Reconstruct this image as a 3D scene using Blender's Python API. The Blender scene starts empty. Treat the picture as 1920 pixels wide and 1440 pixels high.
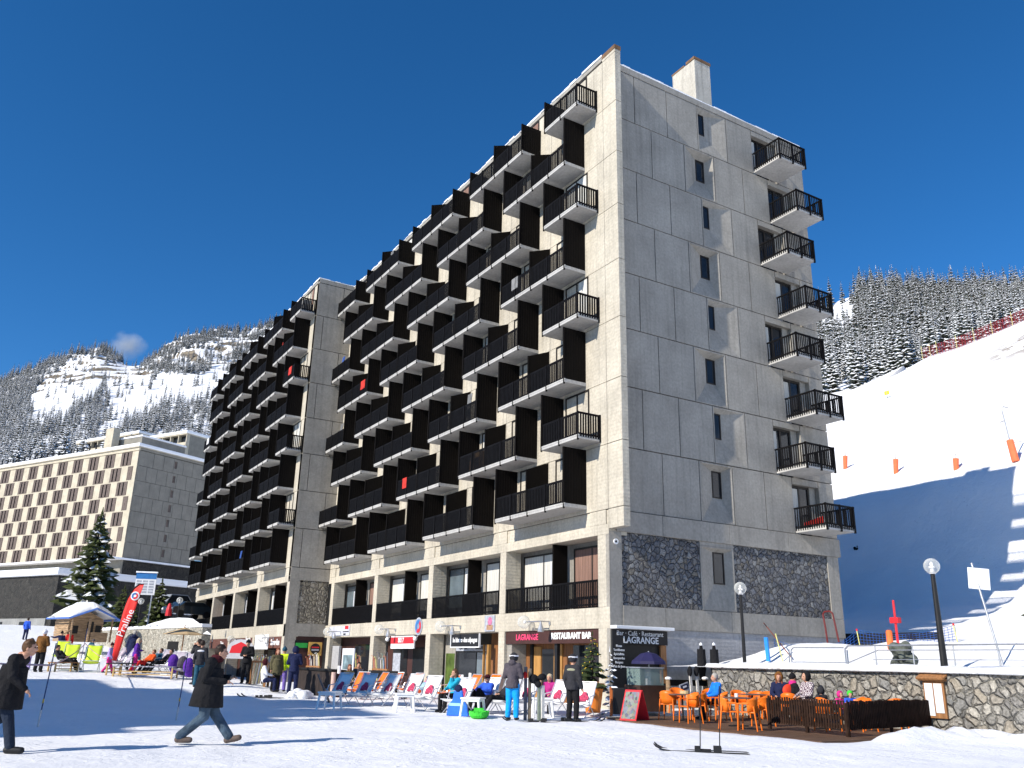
import bpy, bmesh, math, random
import numpy as np
from mathutils import Vector, Matrix
PI = math.pi
D = bpy.data
SC = bpy.context.scene
COL = SC.collection

# ------------------------------------------------------------------ camera
W0 = 1920.0
FPX = 1597.314
CAM = Vector((-21.41367, -26.20619, 1.55))
YAW, PIT, ROL = math.radians(31.13187618), math.radians(18.06770286), math.radians(1.27429113)
FWD = Vector((math.sin(YAW)*math.cos(PIT), math.cos(YAW)*math.cos(PIT), math.sin(PIT)))
_r = Vector((math.cos(YAW), -math.sin(YAW), 0)); _u = _r.cross(FWD)
RT = math.cos(ROL)*_r + math.sin(ROL)*_u
UP = -math.sin(ROL)*_r + math.cos(ROL)*_u
cd = D.cameras.new('camera'); cam = D.objects.new('camera', cd); COL.objects.link(cam)
cd.sensor_width = 36.0; cd.lens = FPX*36/W0; cd.clip_start = 0.1; cd.clip_end = 6000
m = Matrix((RT, UP, -FWD)).transposed().to_4x4(); m.translation = CAM
cam.matrix_world = m
SC.camera = cam

# ------------------------------------------------------------------ light
SUNV = Vector((1.0, 0.15, -0.60)).normalized()       # direction the sunlight travels
EL = math.asin(-SUNV.z); AZ = math.atan2(-SUNV.x, -SUNV.y)   # bearing of the sun from +Y towards +X
w = D.worlds.new('World'); SC.world = w; w.use_nodes = True
nt = w.node_tree; bg = nt.nodes['Background']
sk = nt.nodes.new('ShaderNodeTexSky'); sk.sky_type = 'NISHITA'; sk.sun_disc = False
sk.sun_elevation = EL; sk.sun_rotation = AZ
sk.altitude = 2500; sk.air_density = 1.0; sk.dust_density = 0.0; sk.ozone_density = 5.0
hs = nt.nodes.new('ShaderNodeHueSaturation'); hs.inputs['Saturation'].default_value = 1.22
nt.links.new(sk.outputs[0], hs.inputs['Color']); nt.links.new(hs.outputs[0], bg.inputs[0]); bg.inputs[1].default_value = 0.11
ld = D.lights.new('sun', 'SUN'); ld.energy = 4.1; ld.angle = math.radians(0.5); ld.color = (1.0, 0.93, 0.82)
so = D.objects.new('sun', ld); COL.objects.link(so)
so.rotation_euler = SUNV.to_track_quat('-Z', 'Y').to_euler(); so.location = (-40, -20, 60)
vs = SC.view_settings; vs.view_transform = 'Standard'; vs.look = 'None'; vs.exposure = 0.6; vs.gamma = 1.0
vs.use_curve_mapping = False
SC.cycles.max_bounces = 6; SC.cycles.diffuse_bounces = 3; SC.cycles.glossy_bounces = 2; SC.cycles.transmission_bounces = 4
SC.cycles.transparent_max_bounces = 8; SC.cycles.use_denoising = True

# ------------------------------------------------------------------ helpers
def ray(px, py): return (px-960)/FPX*RT - (py-720)/FPX*UP + FWD
def ground_at(px, py, z=0.0):
    d = ray(px, py); return CAM + d*((z-CAM.z)/d.z)
def at_x(px, py, x):
    d = ray(px, py); return CAM + d*((x-CAM.x)/d.x)
def at_y(px, py, y):
    d = ray(px, py); return CAM + d*((y-CAM.y)/d.y)
def at_depth(px, py, dep): return CAM + ray(px, py)*dep

def tag(o, label=None, cat=None, group=None, kind=None):
    if label: o['label'] = label
    if cat: o['category'] = cat
    if group: o['group'] = group
    if kind: o['kind'] = kind
    return o
def empty(name, loc=(0, 0, 0), rz=0.0, label=None, cat=None, group=None):
    o = D.objects.new(name, None); COL.objects.link(o); o.location = loc; o.rotation_euler = (0, 0, rz)
    o.empty_display_size = 0.3
    return tag(o, label, cat, group)
def kids(o): return [c for c in D.objects if c.parent == o]
def dup(o, parent=None, kidmap=None):
    if kidmap is None:
        kidmap = {}
        for c in D.objects:
            if c.parent: kidmap.setdefault(c.parent.name, []).append(c)
    c = o.copy(); COL.objects.link(c); c.parent = parent
    for ch in kidmap.get(o.name, []): dup(ch, c, kidmap)
    return c

class MB:
    def __init__(s): s.v = []; s.f = []; s.mi = []; s.m = 0
    def mat(s, i): s.m = i; return s
    def add(s, vs, fs):
        n = len(s.v); s.v += [tuple(v) for v in vs]
        s.f += [tuple(n+i for i in f) for f in fs]; s.mi += [s.m]*len(fs); return s
    def box(s, x0, y0, z0, x1, y1, z1):
        if x0 > x1: x0, x1 = x1, x0
        if y0 > y1: y0, y1 = y1, y0
        if z0 > z1: z0, z1 = z1, z0
        return s.add([(x0,y0,z0),(x1,y0,z0),(x1,y1,z0),(x0,y1,z0),(x0,y0,z1),(x1,y0,z1),(x1,y1,z1),(x0,y1,z1)],
            [(0,3,2,1),(4,5,6,7),(0,1,5,4),(1,2,6,5),(2,3,7,6),(3,0,4,7)])
    def obox(s, c, ax, ay, az, hx, hy, hz):   # oriented box: centre, axes, half sizes
        c = Vector(c); ax = Vector(ax).normalized()*hx; ay = Vector(ay).normalized()*hy; az = Vector(az).normalized()*hz
        P = [c+i*ax+j*ay+k*az for k in (-1,1) for (i,j) in ((-1,-1),(1,-1),(1,1),(-1,1))]
        return s.add(P, [(0,3,2,1),(4,5,6,7),(0,1,5,4),(1,2,6,5),(2,3,7,6),(3,0,4,7)])
    def tube(s, a, b, r0, r1=None, n=8, caps=True):
        a = Vector(a); b = Vector(b); r1 = r0 if r1 is None else r1
        d = (b-a).normalized(); t = Vector((0,0,1)) if abs(d.z) < .9 else Vector((1,0,0))
        x = d.cross(t).normalized(); y = d.cross(x)
        P = []
        for (c, r) in ((a, r0), (b, r1)):
            for i in range(n):
                q = 2*PI*i/n; P.append(c + x*math.cos(q)*r + y*math.sin(q)*r)
        F = [(i, n+i, n+(i+1)%n, (i+1)%n) for i in range(n)]
        if caps: F += [tuple(range(n)), tuple(range(2*n-1, n-1, -1))]
        return s.add(P, F)
    def path(s, pts, r, n=6):
        for a, b in zip(pts[:-1], pts[1:]): s.tube(a, b, r, n=n)
        return s
    def ball(s, c, r, n=10, m=6, squash=(1,1,1)):
        c = Vector(c); P = [c+Vector((0,0,r*squash[2]))]
        for j in range(1, m):
            p = PI*j/m
            for i in range(n):
                q = 2*PI*i/n
                P.append(c+Vector((math.sin(p)*math.cos(q)*r*squash[0], math.sin(p)*math.sin(q)*r*squash[1], math.cos(p)*r*squash[2])))
        P.append(c-Vector((0,0,r*squash[2])))
        F = [(0, 1+i, 1+(i+1)%n) for i in range(n)]
        for j in range(m-2):
            F += [(1+j*n+i, 1+(j+1)*n+i, 1+(j+1)*n+(i+1)%n, 1+j*n+(i+1)%n) for i in range(n)]
        l = len(P)-1; b = 1+(m-2)*n
        F += [(l, b+(i+1)%n, b+i) for i in range(n)]
        return s.add(P, F)
    def prism(s, poly, ax, t0, t1):    # poly in 2D, extruded along axis 'x','y','z'
        n = len(poly)
        def P(u, v, t): return {'x': (t,u,v), 'y': (u,t,v), 'z': (u,v,t)}[ax]
        V = [P(u, v, t0) for u, v in poly]+[P(u, v, t1) for u, v in poly]
        F = [tuple(range(n)), tuple(range(2*n-1, n-1, -1))]+[(i, n+i, n+(i+1)%n, (i+1)%n) for i in range(n)]
        return s.add(V, F)
    def lathe(s, c, prof, n=16):       # prof: (r,z)
        c = Vector(c); P = []
        for r, z in prof:
            for i in range(n):
                q = 2*PI*i/n; P.append(c+Vector((r*math.cos(q), r*math.sin(q), z)))
        F = []
        for j in range(len(prof)-1):
            F += [(j*n+i, j*n+(i+1)%n, (j+1)*n+(i+1)%n, (j+1)*n+i) for i in range(n)]
        F += [tuple(range(n-1, -1, -1)), tuple(range((len(prof)-1)*n, len(prof)*n))]
        return s.add(P, F)
    def mesh(s, name, mats):
        me = D.meshes.new(name); me.from_pydata(s.v, [], s.f)
        mats = mats if isinstance(mats, (list, tuple)) else [mats]
        for m_ in mats: me.materials.append(m_)
        if len(mats) > 1: me.polygons.foreach_set('material_index', s.mi)
        bm = bmesh.new(); bm.from_mesh(me); bmesh.ops.recalc_face_normals(bm, faces=bm.faces); bm.to_mesh(me); bm.free()
        me.update(); return me
    def build(s, name, mats, parent=None, smooth=False, bevel=0.0):
        me = s.mesh(name, mats)
        if smooth: me.shade_smooth()
        o = D.objects.new(name, me); COL.objects.link(o)
        if parent: o.parent = parent
        if bevel:
            b = o.modifiers.new('bevel', 'BEVEL'); b.width = bevel; b.segments = 2; b.limit_method = 'ANGLE'
        return o

# ------------------------------------------------------------------ materials
MATS = {}
def new_mat(name):
    m_ = D.materials.new(name); m_.use_nodes = True
    b = m_.node_tree.nodes['Principled BSDF']; return m_, m_.node_tree, b
def N(nt_, typ, **kw):
    n = nt_.nodes.new(typ)
    for k, v in kw.items(): setattr(n, k, v)
    return n
def ramp(nt_, stops):
    r = nt_.nodes.new('ShaderNodeValToRGB'); e = r.color_ramp.elements
    while len(e) < len(stops): e.new(0.5)
    for i, (p, c) in enumerate(stops):
        e[i].position = p; e[i].color = (c[0], c[1], c[2], 1) if not isinstance(c, float) else (c, c, c, 1)
    return r
def mat(name, col, rough=0.8, var=0.15, scale=3.0, bump=0.0, bscale=30.0, metal=0.0, spec=0.3, coat=0.0, stretch=None):
    if name in MATS: return MATS[name]
    m_, t, b = new_mat(name); L = t.links
    tc = N(t, 'ShaderNodeTexCoord'); mp = N(t, 'ShaderNodeMapping'); L.new(tc.outputs['Object'], mp.inputs[0])
    if stretch: mp.inputs['Scale'].default_value = stretch
    nz = N(t, 'ShaderNodeTexNoise'); nz.inputs['Scale'].default_value = scale; nz.inputs['Detail'].default_value = 6
    L.new(mp.outputs[0], nz.inputs[0])
    lo = tuple(max(0, c*(1-var)) for c in col); hi = tuple(min(1, c*(1+var)) for c in col)
    r = ramp(t, [(0.3, lo), (0.7, hi)]); L.new(nz.outputs[0], r.inputs[0]); L.new(r.outputs[0], b.inputs['Base Color'])
    b.inputs['Roughness'].default_value = rough; b.inputs['Metallic'].default_value = metal
    b.inputs['Specular IOR Level'].default_value = spec
    if coat: b.inputs['Coat Weight'].default_value = coat
    if bump:
        n2 = N(t, 'ShaderNodeTexNoise'); n2.inputs['Scale'].default_value = bscale; n2.inputs['Detail'].default_value = 5
        L.new(mp.outputs[0], n2.inputs[0]); bp = N(t, 'ShaderNodeBump'); bp.inputs['Strength'].default_value = bump
        bp.inputs['Distance'].default_value = 0.05
        L.new(n2.outputs[0], bp.inputs['Height']); L.new(bp.outputs[0], b.inputs['Normal'])
    MATS[name] = m_; return m_

def concrete(name, col, streak=0.35, axis='xy', board=0.0, bump=.5):
    """cast concrete: cloudy tone, vertical rain streaks and form-board lines"""
    if name in MATS: return MATS[name]
    m_, t, b = new_mat(name); L = t.links
    tc = N(t, 'ShaderNodeTexCoord')
    n1 = N(t, 'ShaderNodeTexNoise'); n1.inputs['Scale'].default_value = 0.6; n1.inputs['Detail'].default_value = 8
    n1.inputs['Roughness'].default_value = 0.65
    L.new(tc.outputs['Object'], n1.inputs[0])
    mp = N(t, 'ShaderNodeMapping'); mp.inputs['Scale'].default_value = (5, 5, 0.22); L.new(tc.outputs['Object'], mp.inputs[0])
    n2 = N(t, 'ShaderNodeTexNoise'); n2.inputs['Scale'].default_value = 1.0; n2.inputs['Detail'].default_value = 6
    L.new(mp.outputs[0], n2.inputs[0])
    n3 = N(t, 'ShaderNodeTexNoise'); n3.inputs['Scale'].default_value = 9; n3.inputs['Detail'].default_value = 8
    L.new(tc.outputs['Object'], n3.inputs[0])
    r1 = ramp(t, [(0.3, tuple(c*0.80 for c in col)), (0.72, tuple(min(1, c*1.14) for c in col))]); L.new(n1.outputs[0], r1.inputs[0])
    r2 = ramp(t, [(0.50, 1.0), (0.78, 1.0-streak)]); L.new(n2.outputs[0], r2.inputs[0])
    r3 = ramp(t, [(0.3, 0.84), (0.7, 1.06)]); L.new(n3.outputs[0], r3.inputs[0])
    mx = N(t, 'ShaderNodeMix', data_type='RGBA', blend_type='MULTIPLY'); mx.inputs[0].default_value = 1
    L.new(r1.outputs[0], mx.inputs[6]); L.new(r2.outputs[0], mx.inputs[7])
    my = N(t, 'ShaderNodeMix', data_type='RGBA', blend_type='MULTIPLY'); my.inputs[0].default_value = 1
    L.new(mx.outputs[2], my.inputs[6]); L.new(r3.outputs[0], my.inputs[7])
    last = my.outputs[2]
    wv = N(t, 'ShaderNodeTexWave', wave_type='BANDS', bands_direction='Z'); wv.inputs['Scale'].default_value = 2.2
    wv.inputs['Distortion'].default_value = 1.2; wv.inputs['Detail'].default_value = 3; wv.inputs['Detail Scale'].default_value = 3
    L.new(tc.outputs['Object'], wv.inputs[0])
    L.new(last, b.inputs['Base Color'])
    b.inputs['Roughness'].default_value = 0.9; b.inputs['Specular IOR Level'].default_value = 0.2
    ad = N(t, 'ShaderNodeMath', operation='MULTIPLY_ADD'); L.new(wv.outputs[0], ad.inputs[0]); ad.inputs[1].default_value = board; L.new(n3.outputs[0], ad.inputs[2])
    bp = N(t, 'ShaderNodeBump'); bp.inputs['Strength'].default_value = bump; bp.inputs['Distance'].default_value = 0.03
    L.new(ad.outputs[0], bp.inputs['Height']); L.new(bp.outputs[0], b.inputs['Normal'])
    MATS[name] = m_; return m_

def stone(name, cols, scale, mortar=(0.10, 0.10, 0.10), mw=0.05, bump=0.8, snow=0.0, stretch=(1, 1, 1)):
    """rubble masonry"""
    if name in MATS: return MATS[name]
    m_, t, b = new_mat(name); L = t.links
    tc = N(t, 'ShaderNodeTexCoord'); mp = N(t, 'ShaderNodeMapping'); mp.inputs['Scale'].default_value = stretch
    L.new(tc.outputs['Object'], mp.inputs[0])
    nz = N(t, 'ShaderNodeTexNoise'); nz.inputs['Scale'].default_value = scale*0.8; nz.inputs['Detail'].default_value = 3; L.new(mp.outputs[0], nz.inputs[0])
    vm = N(t, 'ShaderNodeVectorMath', operation='MULTIPLY_ADD'); L.new(nz.outputs['Color'], vm.inputs[0])
    vm.inputs[1].default_value = (1.0/scale,)*3; L.new(mp.outputs[0], vm.inputs[2])
    v1 = N(t, 'ShaderNodeTexVoronoi', feature='F1'); v1.inputs['Scale'].default_value = scale
    v2 = N(t, 'ShaderNodeTexVoronoi', feature='DISTANCE_TO_EDGE'); v2.inputs['Scale'].default_value = scale
    for v in (v1, v2): L.new(vm.outputs[0], v.inputs['Vector'])
    sp = N(t, 'ShaderNodeSeparateColor'); L.new(v1.outputs['Color'], sp.inputs[0])
    k = len(cols); r = ramp(t, [(0.02+0.96*i/(k-1), c) for i, c in enumerate(cols)]); L.new(sp.outputs[0], r.inputs[0])
    n2 = N(t, 'ShaderNodeTexNoise'); n2.inputs['Scale'].default_value = scale*5; n2.inputs['Detail'].default_value = 6; L.new(mp.outputs[0], n2.inputs[0])
    r2 = ramp(t, [(0.3, 0.58), (0.7, 1.22)]); L.new(n2.outputs[0], r2.inputs[0])
    mx = N(t, 'ShaderNodeMix', data_type='RGBA', blend_type='MULTIPLY'); mx.inputs[0].default_value = 1
    L.new(r.outputs[0], mx.inputs[6]); L.new(r2.outputs[0], mx.inputs[7])
    re = ramp(t, [(mw*0.4, 0.0), (mw, 1.0)]); L.new(v2.outputs[0], re.inputs[0])
    m2 = N(t, 'ShaderNodeMix', data_type='RGBA'); L.new(re.outputs[0], m2.inputs[0]); mo = ramp(t, [(0.35, tuple(c*.35 for c in mortar)), (0.6, tuple(min(1, c*1.15) for c in mortar))]); L.new(nz.outputs[0], mo.inputs[0]); L.new(mo.outputs[0], m2.inputs[6])
    L.new(mx.outputs[2], m2.inputs[7]); L.new(m2.outputs[2], b.inputs['Base Color'])
    rb = ramp(t, [(0.0, 0.0), (mw*3.5, 1.0)]); L.new(v2.outputs[0], rb.inputs[0])
    ma = N(t, 'ShaderNodeMath', operation='MULTIPLY_ADD'); L.new(n2.outputs[0], ma.inputs[0]); ma.inputs[1].default_value = 0.35; L.new(rb.outputs[0], ma.inputs[2])
    bp = N(t, 'ShaderNodeBump'); bp.inputs['Strength'].default_value = bump; bp.inputs['Distance'].default_value = 0.08
    L.new(ma.outputs[0], bp.inputs['Height']); L.new(bp.outputs[0], b.inputs['Normal'])
    b.inputs['Roughness'].default_value = 0.85; b.inputs['Specular IOR Level'].default_value = 0.25
    MATS[name] = m_; return m_

def snow_mat(name, rock=None, big=False):
    if name in MATS: return MATS[name]
    m_, t, b = new_mat(name); L = t.links
    tc = N(t, 'ShaderNodeTexCoord')
    n1 = N(t, 'ShaderNodeTexNoise'); n1.inputs['Scale'].default_value = 0.35; n1.inputs['Detail'].default_value = 8; L.new(tc.outputs['Object'], n1.inputs[0])
    r1 = ramp(t, [(0.3, (0.83, 0.84, 0.865)), (0.7, (0.90, 0.905, 0.915))]); L.new(n1.outputs[0], r1.inputs[0])
    n2 = N(t, 'ShaderNodeTexNoise'); n2.inputs['Scale'].default_value = 2.2; n2.inputs['Detail'].default_value = 10; n2.inputs['Roughness'].default_value = 0.7
    L.new(tc.outputs['Object'], n2.inputs[0])
    bp = N(t, 'ShaderNodeBump'); bp.inputs['Strength'].default_value = 0.55; bp.inputs['Distance'].default_value = 0.14
    vf = N(t, 'ShaderNodeTexVoronoi'); vf.inputs['Scale'].default_value = 2.6; L.new(tc.outputs['Object'], vf.inputs['Vector'])
    rf = ramp(t, [(0.10, 0.0), (0.22, 0.9), (0.30, 0.75)]); L.new(vf.outputs['Distance'], rf.inputs[0])
    mk = ramp(t, [(0.45, 0.0), (0.60, 1.0)]); L.new(n1.outputs[0], mk.inputs[0])
    m1 = N(t, 'ShaderNodeMath', operation='MULTIPLY'); L.new(rf.outputs[0], m1.inputs[0]); L.new(mk.outputs[0], m1.inputs[1])
    m2_ = N(t, 'ShaderNodeMath', operation='MULTIPLY_ADD'); L.new(m1.outputs[0], m2_.inputs[0]); m2_.inputs[1].default_value = .5; L.new(n2.outputs[0], m2_.inputs[2])
    L.new(m2_.outputs[0], bp.inputs['Height']); L.new(bp.outputs[0], b.inputs['Normal'])
    n3 = N(t, 'ShaderNodeTexNoise'); n3.inputs['Scale'].default_value = 14; n3.inputs['Detail'].default_value = 4; L.new(tc.outputs['Object'], n3.inputs[0])
    r3 = ramp(t, [(0.70, 0.0), (0.80, 0.55)]); L.new(n3.outputs[0], r3.inputs[0])
    mx = N(t, 'ShaderNodeMix', data_type='RGBA'); L.new(r3.outputs[0], mx.inputs[0]); L.new(r1.outputs[0], mx.inputs[6]); mx.inputs[7].default_value = (0.6, 0.58, 0.56, 1)
    L.new(mx.outputs[2], b.inputs['Base Color'])
    b.inputs['Roughness'].default_value = 0.75; b.inputs['Specular IOR Level'].default_value = 0.2
    MATS[name] = m_; return m_
SNOW = snow_mat('snow')

def hill_mat(name, scale=0.02, rock_amt=0.5):
    """snow-covered hillside with rock showing on the steep bands and scrub specks"""
    m_, t, b = new_mat(name); L = t.links
    g = N(t, 'ShaderNodeNewGeometry'); sx = N(t, 'ShaderNodeSeparateXYZ'); L.new(g.outputs['Normal'], sx.inputs[0])
    tc = N(t, 'ShaderNodeTexCoord')
    n1 = N(t, 'ShaderNodeTexNoise'); n1.inputs['Scale'].default_value = scale*4; n1.inputs['Detail'].default_value = 10; n1.inputs['Roughness'].default_value = 0.7
    L.new(tc.outputs['Object'], n1.inputs[0])
    mp = N(t, 'ShaderNodeMapping'); mp.inputs['Scale'].default_value = (scale, scale, scale*10); L.new(tc.outputs['Object'], mp.inputs[0])
    n2 = N(t, 'ShaderNodeTexNoise'); n2.inputs['Scale'].default_value = 1.5; n2.inputs['Detail'].default_value = 8; L.new(mp.outputs[0], n2.inputs[0])
    # steepness test
    a = N(t, 'ShaderNodeMath', operation='MULTIPLY_ADD'); L.new(n1.outputs[0], a.inputs[0]); a.inputs[1].default_value = 0.5; L.new(sx.outputs[2], a.inputs[2])
    r = ramp(t, [(rock_amt, 1.0), (rock_amt+0.07, 0.0)]); L.new(a.outputs[0], r.inputs[0])
    rc = ramp(t, [(0.35, (0.055, 0.05, 0.045)), (0.5, (0.16, 0.135, 0.105)), (0.68, (0.27, 0.23, 0.17))]); L.new(n2.outputs[0], rc.inputs[0])
    mx = N(t, 'ShaderNodeMix', data_type='RGBA'); L.new(r.outputs[0], mx.inputs[0]); mx.inputs[6].default_value = (0.84, 0.86, 0.90, 1)
    L.new(rc.outputs[0], mx.inputs[7]); L.new(mx.outputs[2], b.inputs['Base Color'])
    b.inputs['Roughness'].default_value = 0.9; b.inputs['Specular IOR Level'].default_value = 0.1
    return m_

def fir_mat(name, green=(0.030, 0.045, 0.022), thr=0.25, snowc=(0.80, 0.82, 0.86)):
    """needles with snow lying on whatever faces up"""
    m_, t, b = new_mat(name); L = t.links
    g = N(t, 'ShaderNodeNewGeometry'); sx = N(t, 'ShaderNodeSeparateXYZ'); L.new(g.outputs['Normal'], sx.inputs[0])
    tc = N(t, 'ShaderNodeTexCoord'); n1 = N(t, 'ShaderNodeTexNoise'); n1.inputs['Scale'].default_value = 1.3; n1.inputs['Detail'].default_value = 6
    L.new(tc.outputs['Object'], n1.inputs[0])
    oi = N(t, 'ShaderNodeObjectInfo')
    a = N(t, 'ShaderNodeMath', operation='MULTIPLY_ADD'); L.new(n1.outputs[0], a.inputs[0]); a.inputs[1].default_value = -1.1; L.new(sx.outputs[2], a.inputs[2])
    a2 = N(t, 'ShaderNodeMath', operation='MULTIPLY_ADD'); L.new(oi.outputs['Random'], a2.inputs[0]); a2.inputs[1].default_value = 0.22; L.new(a.outputs[0], a2.inputs[2])
    r = ramp(t, [(thr-0.06, 0.0), (thr+0.06, 1.0)])
    sc = N(t, 'ShaderNodeMath', operation='ADD'); L.new(a2.outputs[0], sc.inputs[0]); sc.inputs[1].default_value = 0.4
    L.new(sc.outputs[0], r.inputs[0])
    gr = ramp(t, [(0.3, tuple(c*0.6 for c in green)), (0.7, tuple(c*1.7 for c in green))]); L.new(n1.outputs[0], gr.inputs[0])
    mx = N(t, 'ShaderNodeMix', data_type='RGBA'); L.new(r.outputs[0], mx.inputs[0]); L.new(gr.outputs[0], mx.inputs[6]); mx.inputs[7].default_value = (*snowc, 1)
    L.new(mx.outputs[2], b.inputs['Base Color']); b.inputs['Roughness'].default_value = 0.9; b.inputs['Specular IOR Level'].default_value = 0.1
    return m_

CONC = concrete('concrete_cream', (0.52, 0.475, 0.39), 0.24, board=0.3)
CONC_SHADE = concrete('concrete_shade', (0.325, 0.306, 0.272), 0.24, board=0.12, bump=.22)  # same concrete as the facade, greyed and darkened to carry the end wall's shade
CONS = concrete('concrete_slab', (0.46, 0.45, 0.43), 0.15)
JOINT = mat('joint', (0.10, 0.10, 0.095), 0.95)
BROWN = mat('dark_stained_timber', (0.0045, 0.0033, 0.0026), 0.8, 0.5, 6, 0.3, 20, spec=.12, stretch=(6, 6, 0.4))
RAIL = mat('dark_rail_paint', (0.005, 0.0048, 0.0055), 0.7, 0.3, 5, spec=.08)
GLASS = mat('window_glass', (0.015, 0.018, 0.022), 0.08, 0.3, 1.0, spec=0.35)
GLASS2 = mat('bright_window_glass', (0.10, 0.13, 0.15), 0.05, 0.3, 1.0, spec=0.8)
CURT = mat('curtain', (0.55, 0.54, 0.50), 0.9, 0.2, 4, 0.5, 5, stretch=(8, 8, 0.2))
CURTB = mat('curtain_brown', (0.22, 0.13, 0.10), 0.9, 0.3, 4, 0.5, 5, stretch=(8, 8, 0.2))
FRAME = mat('window_frame', (0.018, 0.014, 0.011), 0.5)  # near-black frame colour puts recess shade into the flush windows
STONEG = stone('grey_rubble', [(0.095,0.10,0.11),(0.155,0.16,0.175),(0.12,0.125,0.14),(0.27,0.27,0.265),(0.14,0.145,0.16),(0.18,0.165,0.14),(0.19,0.195,0.21)], 4.3, (0.035,0.035,0.04), 0.055, 0.9)
STONEW = stone('pale_rubble', [(0.16,0.155,0.145),(0.36,0.34,0.30),(0.22,0.21,0.195),(0.46,0.43,0.37),(0.19,0.19,0.185),(0.34,0.30,0.24),(0.26,0.255,0.24)], 3.9, (0.25,0.235,0.20), 0.05, 1.0)
STONEL = stone('cobbled_rubble', [(0.26,0.25,0.21),(0.46,0.43,0.36),(0.36,0.33,0.27),(0.56,0.53,0.45)], 4.2, (0.20,0.185,0.15), 0.05, 0.6)
WHITE = mat('white_plastic', (0.80, 0.80, 0.80), 0.45, 0.04)
STEEL = mat('galvanised_steel', (0.42, 0.43, 0.45), 0.4, 0.15, 10, metal=0.7)
ALU = mat('aluminium_tube', (0.65, 0.66, 0.68), 0.35, 0.1, metal=0.6)
BLACK = mat('black_paint', (0.012, 0.012, 0.013), 0.5, 0.3)
WOOD = mat('brown_wood', (0.30, 0.14, 0.055), 0.65, 0.35, 3, 0.3, 20, stretch=(6, 6, 0.5))
DECKM = mat('deck_boards', (0.13, 0.075, 0.045), 0.7, 0.4, 2, 0.3, 20, stretch=(0.6, 8, 1))
ORANGE = mat('orange_plastic', (0.74, 0.16, 0.012), 0.4, 0.1)
# ------------------------------------------------------------------ terrain
def vnoise(x, y, s=1.0, seed=0):
    x = np.asarray(x, float)*s+seed*17.3; y = np.asarray(y, float)*s+seed*9.1
    def h(i, j):
        v = np.sin(i*127.1+j*311.7+seed*3.3)*43758.5453; return v-np.floor(v)
    xi, yi = np.floor(x), np.floor(y); fx, fy = x-xi, y-yi
    fx = fx*fx*(3-2*fx); fy = fy*fy*(3-2*fy)
    return (h(xi,yi)*(1-fx)+h(xi+1,yi)*fx)*(1-fy)+(h(xi,yi+1)*(1-fx)+h(xi+1,yi+1)*fx)*fy
def fbm(x, y, s, o=4, seed=0):
    r = 0; a = 1; n = 0
    for i in range(o): r = r+a*(vnoise(x, y, s*2**i, seed+i)-.5); n += a; a *= .5
    return r/n
def sstep(a, b, x):
    t = np.clip((np.asarray(x, float)-a)/(b-a), 0, 1); return t*t*(3-2*t)
def ground_h(x, y):
    x = np.asarray(x, float); y = np.asarray(y, float)
    rise = np.interp(y, [4, 9, 16, 24, 43, 70, 95, 200], [0, .18, .65, .85, 1.25, 3.6, 4.5, 5.0])
    side = sstep(-7.5, -11.5, x)*(1-0) + 0.0
    far = sstep(60, 75, y)
    z = rise*np.maximum(side, far)
    z = z + fbm(x, y, .35, 4)*.10 + fbm(x, y, 2.0, 3, 5)*.05
    # ploughed bank along the foot of the terrace wall and deck
    bank = np.exp(-((x+0.2)/1.1)**2)*sstep(-11.3, -12.6, y)*(.16+.4*fbm(x, y, 1.3, 3, 8))
    bank2 = np.exp(-((y+12.9)/.45)**2)*sstep(-3.9, -2.5, x)*sstep(2, 1, x)*(.20+.45*fbm(x, y, 1.8, 3, 9))
    inside = sstep(-11.9, -12.3, y)
    z = z - .13*sstep(-5.0, -4.75, x)*sstep(-12.6, -12.35, y)*sstep(-1.0, -1.6, y)
    z = z + np.maximum(bank, bank2)*inside
    return z
def gh(x, y): return float(ground_h(x, y))

def grid_mesh(name, X, Y, Z, material, smooth=True, kind='structure', label=None):
    ny, nx = X.shape
    v = np.stack([X, Y, Z], -1).reshape(-1, 3)
    i = np.arange(ny*nx).reshape(ny, nx)
    f = np.stack([i[:-1,:-1], i[:-1,1:], i[1:,1:], i[1:,:-1]], -1).reshape(-1, 4)
    me = D.meshes.new(name); me.from_pydata(v.tolist(), [], f.tolist()); me.materials.append(material)
    if smooth: me.shade_smooth()
    o = D.objects.new(name, me); COL.objects.link(o); return tag(o, kind=kind, label=label)

xs = np.concatenate([np.arange(-400, -90, 20), np.arange(-90, -36, 3), np.arange(-36, 8, .22), np.arange(8, 60, 4), np.arange(60, 800, 60)])
ys = np.concatenate([np.arange(-400, -60, 30), np.arange(-60, -30, 2), np.arange(-30, 24, .22), np.arange(24, 60, 1.2), np.arange(60, 170, 5), np.arange(170, 900, 60)])
X, Y = np.meshgrid(xs, ys)
grid_mesh('snow_ground', X, Y, ground_h(X, Y)-(X > 9)*1.0, SNOW)

# snow terrace behind the right-hand stone wall
def terr_h(x, y):
    z = 1.52+np.clip(x-1.4, 0, 30)*.045
    z = z + .9*np.exp(-((x-9.5)/3.0)**2)*sstep(-14, -6, -np.abs(y+10.5)-1)*sstep(-1, -5, y)*0.9
    z = z + .70*np.exp(-((x-5.4)/1.9)**2-((y+3.2)/2.2)**2)
    z = z + .85*sstep(2.2, 5.5, x)*sstep(-9.6, -12.6, y)
    z = z + fbm(x, y, .6, 4, 3)*.22*sstep(1.3, 2.5, x) + fbm(x, y, 2.4, 2, 4)*.05
    return z
X, Y = np.meshgrid(np.concatenate([np.arange(1.02, 8, .25), np.arange(8, 17, .6)]), np.arange(-45, -.05, .3))
grid_mesh('snow_terrace', X, Y, terr_h(X, Y), SNOW)

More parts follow.
